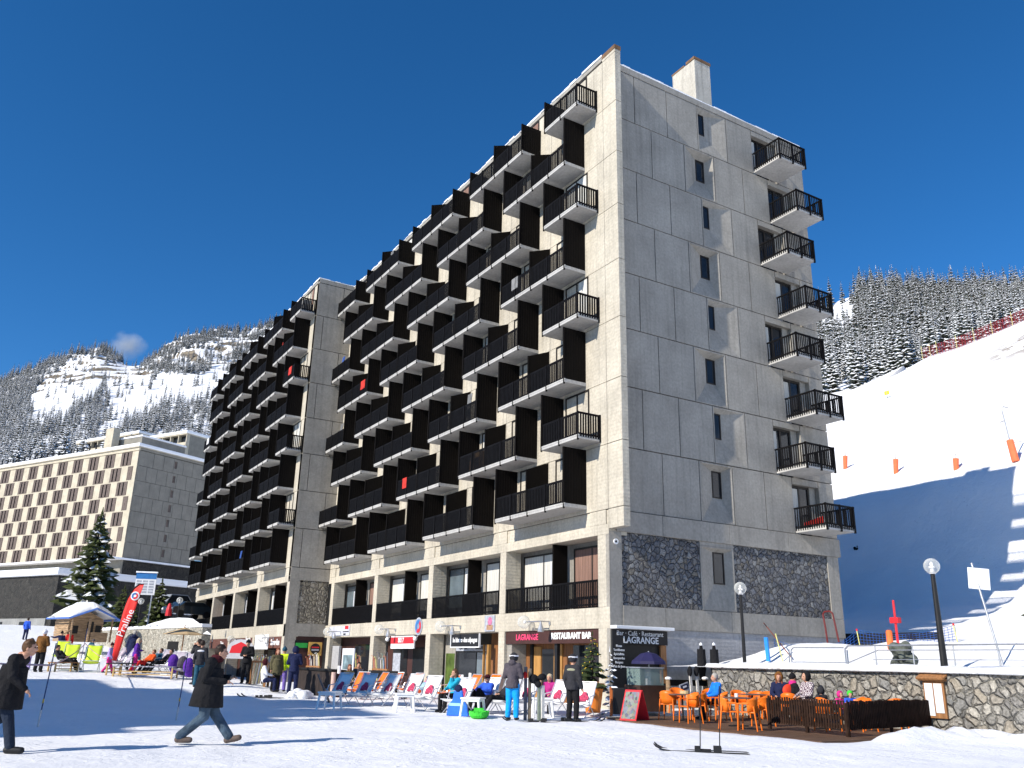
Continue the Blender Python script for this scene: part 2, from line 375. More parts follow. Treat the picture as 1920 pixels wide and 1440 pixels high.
# the piste rising beyond the building
def piste_plane(x): return 14.6+.58*(x-35.2)
crest = []
for p in ((1400,760),(1500,748),(1545,740),(1600,730),(1640,722),(1665,712),(1700,683),(1740,668),(1800,650),(1860,626),(1920,600),(2000,562),(2200,480),(2500,380)):
    d = ray(*p); t = (piste_plane(CAM.x)-CAM.z)/(d.z-.58*d.x); crest.append(CAM+d*t)
crest = sorted(crest, key=lambda c: c.y)
cy = np.array([c.y for c in crest]); cx = np.array([c.x for c in crest])
def crest_x(y): return np.interp(y, cy, cx)
def piste_h(x, y):
    xr = crest_x(y)
    prof = np.interp(x, [13,17,20.6,24,27.5,29.6,31.5,33.3,34.5,35.6,37], [2.5,3.5,3.95,4.35,5.05,6.2,7.75,10.6,13.2,14.75,15.64])
    z = np.where(x < 37, prof, piste_plane(x))+.35*fbm(x, y, .09, 3, 14)*np.exp(-((x-35)/4)**2)*3
    z = np.where(x > xr, piste_plane(xr)-(x-xr)*.75, z)
    fade = sstep(14, 18, x)*(1-sstep(0, 8, x-xr+8))
    z = z + (fbm(x, y, .12, 4, 11)*1.1+fbm(x, y, .5, 3, 12)*.25)*fade
    return z
ysl = np.concatenate([np.arange(-60, 60, 1.0), np.arange(60, 260, 5)])
ts = np.concatenate([np.linspace(0, .40, 70), np.linspace(.41, .93, 60), np.linspace(.935, 1.0, 12), np.linspace(1.01, 1.25, 10)])
T, Y = np.meshgrid(ts, ysl); XR = crest_x(Y); X = 13.0+(XR-13.0)*T
PISTE = snow_mat('piste_snow')
t_ = PISTE.node_tree; b_ = t_.nodes['Principled BSDF']; L_ = t_.links   # soil and grass showing through high on the piste
src = b_.inputs['Base Color'].links[0].from_socket
tc = N(t_, 'ShaderNodeTexCoord'); mp = N(t_, 'ShaderNodeMapping'); mp.inputs['Scale'].default_value = (.10, .35, .5); mp.inputs['Rotation'].default_value = (0, 0, .5)
L_.new(tc.outputs['Object'], mp.inputs[0]); nz = N(t_, 'ShaderNodeTexNoise'); nz.inputs['Scale'].default_value = 1.6; nz.inputs['Detail'].default_value = 9
L_.new(mp.outputs[0], nz.inputs[0]); se = N(t_, 'ShaderNodeSeparateXYZ'); L_.new(tc.outputs['Object'], se.inputs[0])
mr = N(t_, 'ShaderNodeMapRange'); mr.inputs[1].default_value = 64; mr.inputs[2].default_value = 72; L_.new(se.outputs[0], mr.inputs[0])
mr2 = N(t_, 'ShaderNodeMapRange'); mr2.inputs[1].default_value = 26; mr2.inputs[2].default_value = 21; L_.new(se.outputs[1], mr2.inputs[0])
mm = N(t_, 'ShaderNodeMath', operation='MULTIPLY'); L_.new(mr.outputs[0], mm.inputs[0]); L_.new(mr2.outputs[0], mm.inputs[1])
rr = ramp(t_, [(.46, 0.0), (.53, 1.0)]); L_.new(nz.outputs[0], rr.inputs[0])
m3 = N(t_, 'ShaderNodeMath', operation='MULTIPLY'); L_.new(mm.outputs[0], m3.inputs[0]); L_.new(rr.outputs[0], m3.inputs[1])
mx = N(t_, 'ShaderNodeMix', data_type='RGBA'); L_.new(m3.outputs[0], mx.inputs[0]); L_.new(src, mx.inputs[6]); mx.inputs[7].default_value = (.20, .15, .10, 1)
L_.new(mx.outputs[2], b_.inputs['Base Color'])
grid_mesh('ski_slope', X, Y, piste_h(X, Y), PISTE)

# hillsides: bearing / distance tables read as contours
def bearing(px, py):
    d = ray(px, py); return math.degrees(math.atan2(d.x, d.y)), d.z/math.hypot(d.x, d.y)
def project(P):
    P = P-np.array(CAM); z = P@np.array(FWD)
    return 960+FPX*(P@np.array(RT))/z, 720-FPX*(P@np.array(UP))/z, z
def hillside(name, az0, az1, na, r0, r1, nr, low, high, powr, mat_, noise, step=0.0, seed=0):
    lo = sorted(bearing(*p) for p in low); hi = sorted(bearing(*p) for p in high)
    def H(az, s):
        t0 = np.interp(az, [a for a, _ in lo], [t for _, t in lo]); t1 = np.interp(az, [a for a, _ in hi], [t for _, t in hi])
        q_ = [(a, t) for a, t in hi if not (4.9 < a < 6.9)]; t2 = np.interp(az, [a for a, _ in q_], [t for _, t in q_]); w4 = np.clip(s, 0, 1)**7; t1 = t1*w4+t2*(1-w4)
        r = r0+(r1-r0)*s
        z = CAM.z+r*(t0+(t1-t0)*s**powr)
        x = CAM.x+r*np.sin(np.radians(az)); y = CAM.y+r*np.cos(np.radians(az))
        n = fbm(x, y, 1/noise[1], 6, seed)*noise[0]*np.clip(s*3, 0, 1)*np.clip((1.05-s)*6, .25, 1)
        if step:
            q = z/step+fbm(x, y, 1/60, 3, seed+3)*2.5; fl = np.floor(q); fr = q-fl
            zs = (fl+np.clip(fr*3.2-1.1, 0, 1)-fbm(x, y, 1/60, 3, seed+3)*2.5)*step
            wgt = .85*sstep(.60, .80, s)*sstep(.45, .65, vnoise(x, y, 1/110, seed+6)+.25*sstep(.7, 1, s))
            z = z*(1-wgt)+zs*wgt
        return x, y, z+n
    A, S = np.meshgrid(np.linspace(az0, az1, na), np.concatenate([np.linspace(0, 1, nr), np.linspace(1.02, 1.3, 8)]))
    x, y, z = H(A, np.minimum(S, 1.0))
    back = np.maximum(S-1, 0); r = (r1-r0)*back
    x = x+r*np.sin(np.radians(A)); y = y+r*np.cos(np.radians(A)); z = z-r*.5
    grid_mesh(name, x, y, z, mat_); return H
HM = hill_mat('alpine_rock_and_snow', 0.02, 0.89); HM2 = hill_mat('forest_floor_snow', 0.03, 0.60)
H_left = hillside('mountain', -24, 44, 300, 215, 900, 240,
    [(-800,1030),(-300,1020),(0,1010),(200,1000),(400,1000),(700,1010),(1300,1020),(1500,1020)],
    [(-800,760),(-300,740),(0,715),(60,690),(110,672),(150,662),(185,655),(212,660),(236,690),(264,694),(308,650),(345,632),(400,622),(450,624),(480,618),(520,606),(700,590),(1500,650)], .60, HM, (24, 110), 12, 2)
H_right = hillside('forested_hill', 44, 84, 120, 165, 470, 80,
    [(1300,780),(1500,770),(1600,760),(1700,730),(1800,700),(1920,660),(2200,560),(2600,400)],
    [(1300,680),(1500,625),(1540,590),(1570,566),(1600,556),(1640,548),(1700,552),(1760,556),(1820,560),(1920,556),(2200,520),(2600,420)], .9, HM2, (7, 60), 0, 7)

# ------------------------------------------------------------------ conifers
def fir_mesh(name, seed, Hh, R, layers, per, mats, trunk=True, droop=.35, gap=0.0, wide=.30, parts=False, base=.06):
    """tapered trunk and whorls of drooping, snow-catching boughs"""
    rg = random.Random(seed); B = MB(); T_ = MB()
    T_.tube((0,0,-.4), (0,0,Hh*.97), R*.075, R*.012, n=6)
    for i in range(layers):
        f = i/(layers-1); z = Hh*(base+(.965-base)*f**.92)
        rad = R*(1-f)**.80*(.92+.2*rg.random())+R*.05
        n = max(4, int(per*(1-.45*f))); off = rg.random()*6.3
        for k in range(n):
            if rg.random() < gap: continue
            a = off+2*PI*k/n+rg.uniform(-.25, .25); L = rad*rg.uniform(.72, 1.12); dz = -L*droop*rg.uniform(.5, 1.4)+L*.12
            c, s = math.cos(a), math.sin(a); wd = L*wide*rg.uniform(.8, 1.3)+.03*R; th = L*.10+.02*R
            z0 = z+rg.uniform(-.02, .02)*Hh
            p0 = (0, 0, z0); p1 = (c*L, s*L, z0+dz)
            mx_ = (c*L*.62, s*L*.62, z0+dz*.45)
            l = (mx_[0]-s*wd, mx_[1]+c*wd, mx_[2]-th*rg.uniform(.6, 1.6)); r = (mx_[0]+s*wd, mx_[1]-c*wd, mx_[2]-th*rg.uniform(.6, 1.6))
            u = (mx_[0], mx_[1], mx_[2]+th*.8); d = (mx_[0]*.95, mx_[1]*.95, mx_[2]-th*1.5)
            B.add([p0, p1, l, r, u, d], [(0,4,2),(2,4,1),(0,3,4),(3,1,4),(0,2,5),(2,1,5),(0,5,3),(3,5,1)])
    B.tube((0,0,Hh*.93), (0,0,Hh*1.02), R*.05, R*.01, n=5)
    if parts: return T_, B
    n0 = len(T_.v); T_.m = 1; T_.v += B.v; T_.f += [tuple(n0+i for i in f_) for f_ in B.f]; T_.mi += [1]*len(B.f)
    return T_.mesh(name, mats)
BARK = mat('bark', (0.06, 0.045, 0.035), .95, .3, 6)
FIR_A = fir_mat('snowy_needles', (0.036, 0.042, 0.028), thr=.20)
FIR_L = fir_mat('snowy_needles_light', (0.040, 0.046, 0.032), thr=.13)
FIR_N = fir_mat('green_needles', (0.040, 0.050, 0.018), thr=.80)
firs_near = [fir_mesh('spruce', 10+i, 16+1.3*i, 2.3+.15*i, 19, 10, [BARK, FIR_A]) for i in range(4)]
FIR_M = fir_mat('dull_snowy_needles', (0.026, 0.032, 0.022), thr=.46)
firs_left = [fir_mesh('spruce', 50+i, 15+1.2*i, 2.3+.15*i, 12, 8, [BARK, FIR_M], wide=.36) for i in range(4)]
firs_nl = [fir_mesh('spruce', 60+i, 16+1.3*i, 2.6+.15*i, 19, 11, [BARK, FIR_M]) for i in range(3)]
firs_far = [fir_mesh('spruce', 30+i, 15+1.2*i, 2.2+.15*i, 12, 8, [BARK, FIR_L], wide=.36) for i in range(5)]

rg = random.Random(7)
def inside(poly, x, y):
    r = False; j = len(poly)-1
    for i in range(len(poly)):
        xi, yi = poly[i]; xj, yj = poly[j]
        if (yi > y) != (yj > y) and x < (xj-xi)*(y-yi)/(yj-yi)+xi: r = not r
        j = i
    return r
fields = [[(50,768),(77,719),(117,692),(127,676),(151,668),(178,672),(200,675),(190,709),(170,730),(136,745),(130,765),(97,768),(77,780)],
          [(170,788),(201,763),(214,736),(196,719),(202,680),(241,676),(261,692),(302,702),(369,705),(425,684),(425,714),(355,722),(302,733),(285,753),(248,764),(228,775),(201,788)]]
cands = []
def scatter(H, az0, az1, n, s0, s1, which, dens):
    made = 0; tries = 0
    while made < n and tries < n*12:
        tries += 1
        az = rg.uniform(az0, az1); s = (rg.uniform(s0**2, s1**2))**.5
        x, y, z = H(np.float64(az), np.float64(s)); x = float(x); y = float(y); z = float(z)
        px, py, dep = project(np.array([x, y, z]))
        if rg.random() > dens(px, py, s, x, y): continue
        cands.append((1600*14/dep, which, x, y, z, dep, px, py)); made += 1
def dl(px, py, s, x, y):
    for f in fields:
        if inside(f, px, py) or inside(f, px, py-8*FPX/(1+math.hypot(x-CAM.x, y-CAM.y))): return .04
    c = float(vnoise(x, y, 1/38, 21))
    if py < 700 and px > 230: return .95 if c > .42 else .22
    if px > 240 and py < 800: return .9 if c > .47 else .14
    return 1.0 if c > .15 else .5
scatter(H_left, -4, 15, 5200, .03, 1.0, 'L', dl)
def dr(px, py, s, x, y):
    if 1530 < px < 1610 and 505 < py < 640 and px < 1530+ (py-470)*.9: return .06
    return 1.0 if float(vnoise(x, y, 1/16, 41)) > .12 else .25
scatter(H_right, 50, 68.5, 2100, .0, 1.0, 'R', dr)
cands.sort(reverse=True)
vis = [c for c in cands if -60 < c[6] < 1980 and not (640 < c[6] < 1500)]
one, many = vis[:280], vis[280:]
for k, (sz, wh, x, y, z, dep, px, py) in enumerate(one):
    me = rg.choice(firs_near if wh == 'R' else firs_nl); o = D.objects.new('spruce_tree', me); COL.objects.link(o)
    s = rg.uniform(.62, 1.05)*(.86 if wh == 'R' else .72); o.location = (x, y, z-.3); o.rotation_euler = (0, 0, rg.uniform(0, 6.3)); o.scale = (s*rg.uniform(.85, 1.15), s*rg.uniform(.85, 1.15), s)
    if wh == 'R': tag(o, 'snow-laden spruce in the dense stand above the piste crest right of the tall building', 'tree', 'spruces above the piste')
    else: tag(o, 'snow-dusted spruce on the lower mountainside behind the flat-roofed hotel', 'tree', 'spruces on the lower mountainside')
def forest(which, srcs, label):
    src_col = D.collections.new('spruce_sources'); pts = [c for c in many if c[1] == which]
    for me in srcs: src_col.objects.link(D.objects.new('spruce_source', me))
    pm = D.meshes.new('forest'); pm.from_pydata([(c[2], c[3], c[4]-.5) for c in pts], [], [])
    for nm, typ, vals in (('sc', 'FLOAT', [rg.uniform(.5, 1.15)*(.92 if which == 'R' else .66) for c in pts]), ('rz', 'FLOAT', [rg.uniform(0, 6.3) for c in pts])):
        a = pm.attributes.new(nm, typ, 'POINT'); a.data.foreach_set('value', vals)
    fo = D.objects.new('forest', pm); COL.objects.link(fo); tag(fo, label, kind='stuff')
    ng = D.node_groups.new('forest_points', 'GeometryNodeTree')
    ng.interface.new_socket('Geometry', in_out='INPUT', socket_type='NodeSocketGeometry'); ng.interface.new_socket('Geometry', in_out='OUTPUT', socket_type='NodeSocketGeometry')
    gi = ng.nodes.new('NodeGroupInput'); go = ng.nodes.new('NodeGroupOutput'); ip = ng.nodes.new('GeometryNodeInstanceOnPoints')
    ci = ng.nodes.new('GeometryNodeCollectionInfo'); ci.inputs[0].default_value = src_col; ci.inputs[1].default_value = True; ci.inputs[2].default_value = True
    ip.inputs['Pick Instance'].default_value = True
    def attr(nm):
        n = ng.nodes.new('GeometryNodeInputNamedAttribute'); n.data_type = 'FLOAT'; n.inputs[0].default_value = nm; return n.outputs[0]
    c1 = ng.nodes.new('ShaderNodeCombineXYZ'); ng.links.new(attr('rz'), c1.inputs[2])
    ng.links.new(gi.outputs[0], ip.inputs['Points']); ng.links.new(ci.outputs[0], ip.inputs['Instance']); ng.links.new(c1.outputs[0], ip.inputs['Rotation'])
    c2 = ng.nodes.new('ShaderNodeCombineXYZ'); sa = attr('sc')
    for i in range(3): ng.links.new(sa, c2.inputs[i])
    ng.links.new(c2.outputs[0], ip.inputs['Scale']); ng.links.new(ip.outputs[0], go.inputs[0])
    fo.modifiers.new('points', 'NODES').node_group = ng
forest('R', firs_far, 'snowy spruce forest on the hill right of the building')
forest('L', firs_left, 'far-off spruce forest over the mountainside on the left')
# ------------------------------------------------------------------ the apartment building (two stepped blocks)
Z0 = 7.29; SH = 2.6; TOP = 28.45
_proto = {}
def shared(key, fn, name, mats, parent, loc=(0,0,0), label=None):
    if key not in _proto: _proto[key] = fn().mesh(name, mats)
    o = D.objects.new(name, _proto[key]); COL.objects.link(o); o.parent = parent; o.location = loc
    if label: o['label'] = label
    return o
def slab_fn(L, dep):
    def f():
        b = MB(); b.box(-dep, 0, 0, 0, L, .15); b.box(-dep-.012, -.012, .10, -dep+.05, L+.012, .162)
        return b
    return f
def rail_fn(L, dep, side):
    def f():
        b = MB(); x = -dep+.03
        b.box(x-.02, 0, 1.03, x+.04, L, 1.11); b.box(x-.01, 0, .17, x+.03, L, .24)
        n = max(2, int(L/.118))
        for i in range(n):
            y = (i+.5)*L/n; b.box(x-.025, y-.036, .08, x-.003, y+.036, 1.04)
        k = max(1, round(L/1.35))
        for i in range(k+1):
            y = min(max(L*i/k, .04), L-.04); b.box(x-.05, y-.03, -.06, x+.01, y+.03, 1.12)
        if side:
            m_ = int(dep/.118); b.box(-dep+.06, .0, 1.03, 0, .05, 1.11); b.box(-dep+.06, .005, .17, 0, .04, .24)
            for i in range(1, m_): b.box(-dep+i*dep/m_-.036, -.01, .08, -dep+i*dep/m_+.036, .012, 1.04)
            b.box(-.07, -.03, -.02, -.01, .03, 1.12)
        return b
    return f
def panel_fn(dep, h):
    def f():
        b = MB(); b.box(-dep+.02, -.025, .15, 0, .025, h)
        n = 8
        for i in range(n+1): b.box(-dep+.02+i*(dep-.05)/n, -.034, .17, -dep+.035+i*(dep-.05)/n, .034, h-.02)
        b.box(-dep-.03, -.04, .15, -dep+.03, .04, h)
        return b
    return f
def mid_fn(dep):
    def f():
        b = MB(); b.prism([(-dep+.02,.15),(0,.15),(0,2.42),(-dep+.02,1.98)], 'y', -.025, .025); b.box(-dep-.02, -.035, .15, -dep+.03, .035, 1.98)
        return b
    return f
def win_fn(wd, h, split=True, curtain=0):
    """window standing in the wall plane x=0, spanning y 0..wd, seen from -x"""
    def f():
        b = MB(); t = .07
        b.mat(0).box(-.03, 0, 0, .06, t, h).box(-.03, wd-t, 0, .06, wd, h).box(-.03, t, 0, .06, wd-t, t).box(-.03, t, h-t, .06, wd-t, h)
        if split: b.box(-.025, wd/2-.04, t, .055, wd/2+.04, h-t)
        return b
    return f
def glass_fn(wd, h):
    return lambda: MB().box(.005, .06, .06, .02, wd-.06, h-.06)
def curt_fn(wd, h, a, c):
    def f():
        b = MB(); n = 14; y0 = wd*a+.08; y1 = wd*c-.08
        P = []
        for i in range(n+1):
            y = y0+(y1-y0)*i/n; P.append((-.012+.006*math.sin(i*2.4), y))
        for i in range(n): b.add([(P[i][0], P[i][1], .08), (P[i+1][0], P[i+1][1], .08), (P[i+1][0], P[i+1][1], h-.08), (P[i][0], P[i][1], h-.08)], [(0,1,2,3)])
        return b
    return f
rgb = random.Random(3)
CLUT = [mat('clutter_'+n_, c_, .8, .3, 5) for n_, c_ in (('red', (.5,.03,.02)), ('white', (.6,.6,.6)), ('blue', (.04,.10,.35)), ('grey', (.2,.2,.2)), ('green', (.04,.10,.05)), ('wood', (.3,.18,.08)))]
def window(parent, loc, wd, h, curtain=None, glass=GLASS, split=True):
    wnd = shared(('win', round(wd,2), h, split), win_fn(wd, h, split), 'window', FRAME, parent, loc)
    shared(('gl', round(wd,2), h, glass.name), glass_fn(wd, h), 'glass', glass, wnd)
    if curtain:
        c, a, d = curtain; shared(('cu', round(wd,2), h, c.name, a, d), curt_fn(wd, h, a, d), 'curtain', c, wnd, (.0, 0, 0))
    return wnd
def balcony(parent, x, y0, y1, z, dep, k, right_panel=True, left_panel=True, open_side=False, above=2.45):
    L = y1-y0
    s = shared(('slab', round(L,2)), slab_fn(L, dep), 'balcony', CONS, parent, (x, y0, z))
    shared(('rail', round(L,2), open_side), rail_fn(L, dep, open_side), 'railing', RAIL, s)
    if right_panel: shared(('pan', above), panel_fn(dep, above), 'privacy_panel', BROWN, s, (0, .05, 0))
    if left_panel: shared(('pan', above), panel_fn(dep, above), 'privacy_panel', BROWN, s, (0, L-.05, 0))
    if L > 4: shared(('panmid',), mid_fn(dep), 'privacy_panel', BROWN, s, (0, L*.52, 0))
    # snow crust on the slab edge
    if rgb.random() < .8:
        def sn():
            b = MB(); r_ = random.Random(int(L*10)+k*0)
            y = .05
            while y < L-.1:
                l_ = r_.uniform(.15, .9); b.box(-dep+.04, y, .15, -dep+.30, min(y+l_, L-.05), .15+r_.uniform(.03, .11)); y += l_+r_.uniform(0, .5)
            return b
        shared(('snowc', round(L,2)), sn, 'snow_crust', SNOW, s)
    if L > 2.5 and rgb.random() < .22:
        q = MB(); q.m = 0; yy = rgb.uniform(.5, L-1.2); kind = rgb.choice('tcs')
        if kind == 't': q.box(-dep-.02, yy, .55, -dep+.085, yy+rgb.uniform(.4, .9), 1.13); nm = 'towel'
        elif kind == 'c': q.box(-dep+.35, yy, .16, -dep+.9, yy+.5, 1.25).box(-dep+.3, yy+.6, .16, -dep+.6, yy+.9, 1.0); nm = 'garden_chair'
        else:
            for j_ in range(3): q.obox((-dep+.3, yy+j_*.12, 1.0), (1,0,0), (0,1,0), (.1,.05*j_,1), .02, .045, .82)
            nm = 'ski'
        q.build(nm, rgb.choice(CLUT), s)
    # windows behind
    wz = (0, 0)
    spans = [(.18, 2.05), (L*.52+.20, 2.05)] if L > 4 else [(.75 if open_side else .3, min(1.75, L-1.0))]
    for yy, wd in spans:
        cu = rgb.choice([None, None, (CURT, 0, .45), (CURT, .5, 1), (CURTB, 0, .4), (CURT, 0, 1)])
        window(parent, (x-.004, y0+yy, z+.17), wd, 2.25, cu)

def facade_panels(b, x, ya, yb, holes, cols):
    """storey-high cladding panels with open joints, cut round nothing: windows stand proud of them"""
    for k in range(8):
        z = Z0+k*SH
        ys_ = [ya]+[c for c in cols if ya < c < yb]+[yb]
        for a, c in zip(ys_[:-1], ys_[1:]): b.box(x, a+.012, z+.012, x+.08, c-.012, z+SH-.012)

def block(label, xf, ya, yb, xr, n_bay, pitch, Lb, c0, corner_y):
    root = empty('apartment_building', (0, 0, 0), 0, label, 'apartment building')
    # dark backing core, then the cladding in front of it
    co = MB(); co.box(xf+.07, ya+.44, 6.5, xr, yb-.01, 28.2); co.build('core_wall', JOINT, root)
    lw = MB(); lw.box(xf+1.0, ya+.30, -.5, xr-.1, yb-.01, 6.49); lw.build('lower_wall', CONC_SHADE, root)
    fp = MB(); cols = [c0+pitch*i*.5+.0 for i in range(2*n_bay+2)]
    facade_panels(fp, xf, corner_y, yb, None, [c for c in cols if c > corner_y+1 and c < yb-.5])
    fp.build('facade_cladding', CONC, root)
    # fascia band above the loggias, beam above the shops, columns
    b = MB()
    b.box(xf, ya, 6.33, xf+.9, yb, 6.72)
    for i in range(n_bay+1):
        y = min(c0+pitch*i, yb-.55); b.box(xf, y-.27+.0, 6.72, xf+.5, y+.27+.5, 7.28)
    b.box(xf+.06, ya, 6.72, xf+.9, yb, 7.28)
    b.box(xf, ya+.002, 2.83, xf+.9, yb, 3.60)
    for i in range(n_bay+1):
        y = min(c0+pitch*i, yb-.27); b.box(xf-.004, y-.26, -.3, xf+.80, y+.26, 2.829); b.box(xf-.004, y-.26, 3.602, xf+.80, y+.26, 6.329); 
    b.build('concrete_frame', CONC, root, bevel=.012)
    rf = MB(); rf.box(xf+.0, ya+.0, 28.2, xr, yb, 28.42); rf.build('parapet', CONC_SHADE, root)
    sn = MB(); n = 60; r_ = random.Random(5)
    for i in range(n):
        a = ya+(yb-ya)*i/n; c = ya+(yb-ya)*(i+1)/n; h_ = r_.uniform(.03, .12); sn.box(xf-.05*r_.random(), a, 28.421, xf+.8, c, 28.421+h_)
    for i in range(30):
        a = xf+.8+(xr-xf-.8)*i/30; c = xf+.8+(xr-xf-.8)*(i+1)/30; sn.box(a, ya-.02, 28.421, c, ya+.5, 28.421+r_.uniform(.03, .09))
    sn.build('roof_snow', SNOW, root)
    # long-side balconies
    for k in range(8):
        z = Z0+k*SH+.16; ab = 2.45 if k < 7 else 1.7
        if k % 2 == 0: sp = [(c0+.95+pitch*i, c0+.95+pitch*i+Lb, True, True, False) for i in range(n_bay)]
        else:
            sp = [(corner_y_b(c0), c0+.95-pitch/2+Lb, False, True, True)]
            sp += [(c0+.95+pitch*(i+.5), c0+.95+pitch*(i+.5)+Lb, True, True, False) for i in range(n_bay-1)]
            sp += [(c0+.95+pitch*(n_bay-.5), yb-.05, True, False, False)]
        for a, c, rp, lp, os_ in sp: balcony(root, xf, a, c, z, 1.12, k, rp, lp, os_, ab)
    # loggias
    for i in range(n_bay):
        a = c0+pitch*i+.27; c = min(c0+pitch*(i+1), yb-.27)-.27; L = c-a; mid = a+L*.48
        def lr(L=L):
            bb = MB(); bb.box(-.02, 0, .98, .05, L, 1.06); bb.box(-.01, 0, .10, .03, L, .16)
            nn = int(L/.118)
            for j in range(nn):
                y = (j+.5)*L/nn; bb.box(-.02, y-.036, .03, .0, y+.036, 1.0)
            for j in (0.01, .24, .485, .75, .99): bb.box(.0, L*j-.03, 0, .05, L*j+.03, 1.06)
            return bb
        lg = shared(('lrail', round(L,2)), lr, 'loggia_railing', RAIL, root, (xf+.04, a, 3.6))
        dv = MB(); dv.box(xf+.14, mid-.04, 3.61, xf+.86, mid+.04, 6.32); dv.build('privacy_panel', BROWN, root)
        pw = MB(); pw.box(xf+.08, mid-.035+.05, 3.61, xf+.12, mid+.035+.05, 5.6); pw.build('post', WHITE, root)
        opt = [(CURT, 0, 1), (CURTB, 0, 1), (CURT, 0, .5), (CURT, .45, 1), None]
        first = c0 < 5
        cuL = [opt[0], opt[2], opt[0], opt[2]][i] if first else rgb.choice(opt); cuR = [opt[1], opt[0], opt[3], opt[1]][i] if first else None
        window(root, (xf+.93, a+.30, 3.66), mid-a-.75, 2.5, cuR, GLASS2 if first and i == 1 else GLASS)
        window(root, (xf+.93, mid+.20, 3.66), c-mid-.28, 2.5, cuL, GLASS2 if first else GLASS)
    return root
def corner_y_b(c0): return c0-.02
near = block('tall concrete apartment building with dark balconies and stone panels in its shaded end wall', -1.084, 0.0, 30.95, 12.3, 4, 7.43, 5.45, .45, -.0)
far = block('farther concrete apartment block stepping forward beyond the first, with a narrow pale end wall', -3.80, 30.96, 59.4, 9.5, 4, 7.0, 5.1, 31.25, 30.96)

# fin at the near corner
b = MB()
for k in range(8):
    z = Z0+k*SH; b.box(-1.084, -.933, z+.012, -.76, -.003, z+SH-.012)
b.box(-1.084, -.933, 6.53, -.76, -.003, Z0-.012); b.box(-1.084, -.933, Z0+8*SH+.012, -.76, .0, 28.25)
b.build('corner_fin', CONC, near, bevel=.01)
MB().box(-1.05, -.90, 6.6, -.80, .01, 28.1).build('fin_core', JOINT, near)
RUST = concrete('rusty_coping', (0.20, 0.12, 0.07), .5)
MB().box(-1.10, -.95, 28.251, -.74, .02, 28.47).build('fin_coping', RUST, near)
# end wall cladding
def splay(b, fb, gb, xa, xb, za, zb, wa, wb, ya, yb, dep=.36):
    O = [(xa,0,za),(xb,0,za),(xb,0,zb),(xa,0,zb)]; I = [(wa,dep,ya),(wb,dep,ya),(wb,dep,yb),(wa,dep,yb)]
    fr = .05  # flat margin round the hollow
    O2 = [(xa+fr,0,za+fr),(xb-fr,0,za+fr),(xb-fr,0,zb-fr),(xa+fr,0,zb-fr)]
    b.add(O+O2, [(0,1,5,4),(1,2,6,5),(2,3,7,6),(3,0,4,7)])
    b.add(O2+I, [(0,1,5,4),(1,2,6,5),(2,3,7,6),(3,0,4,7)])
    for (p, q) in ((0,1),(1,2),(2,3),(3,0)):    # panel edges
        b.add([O[p], O[q], (O[q][0], .4, O[q][2]), (O[p][0], .4, O[p][2])], [(0,1,2,3)])
    t = .05
    fb.box(wa, dep-.03, ya, wa+t, dep+.03, yb).box(wb-t, dep-.03, ya, wb, dep+.03, yb).box(wa+t, dep-.03, ya, wb-t, dep+.03, ya+t).box(wa+t, dep-.03, yb-t, wb-t, dep+.03, yb)
    gb.box(wa+t, dep, ya+t, wb-t, dep+.02, yb-t)
b = MB(); g = .022
sp_ = MB(); doors = []
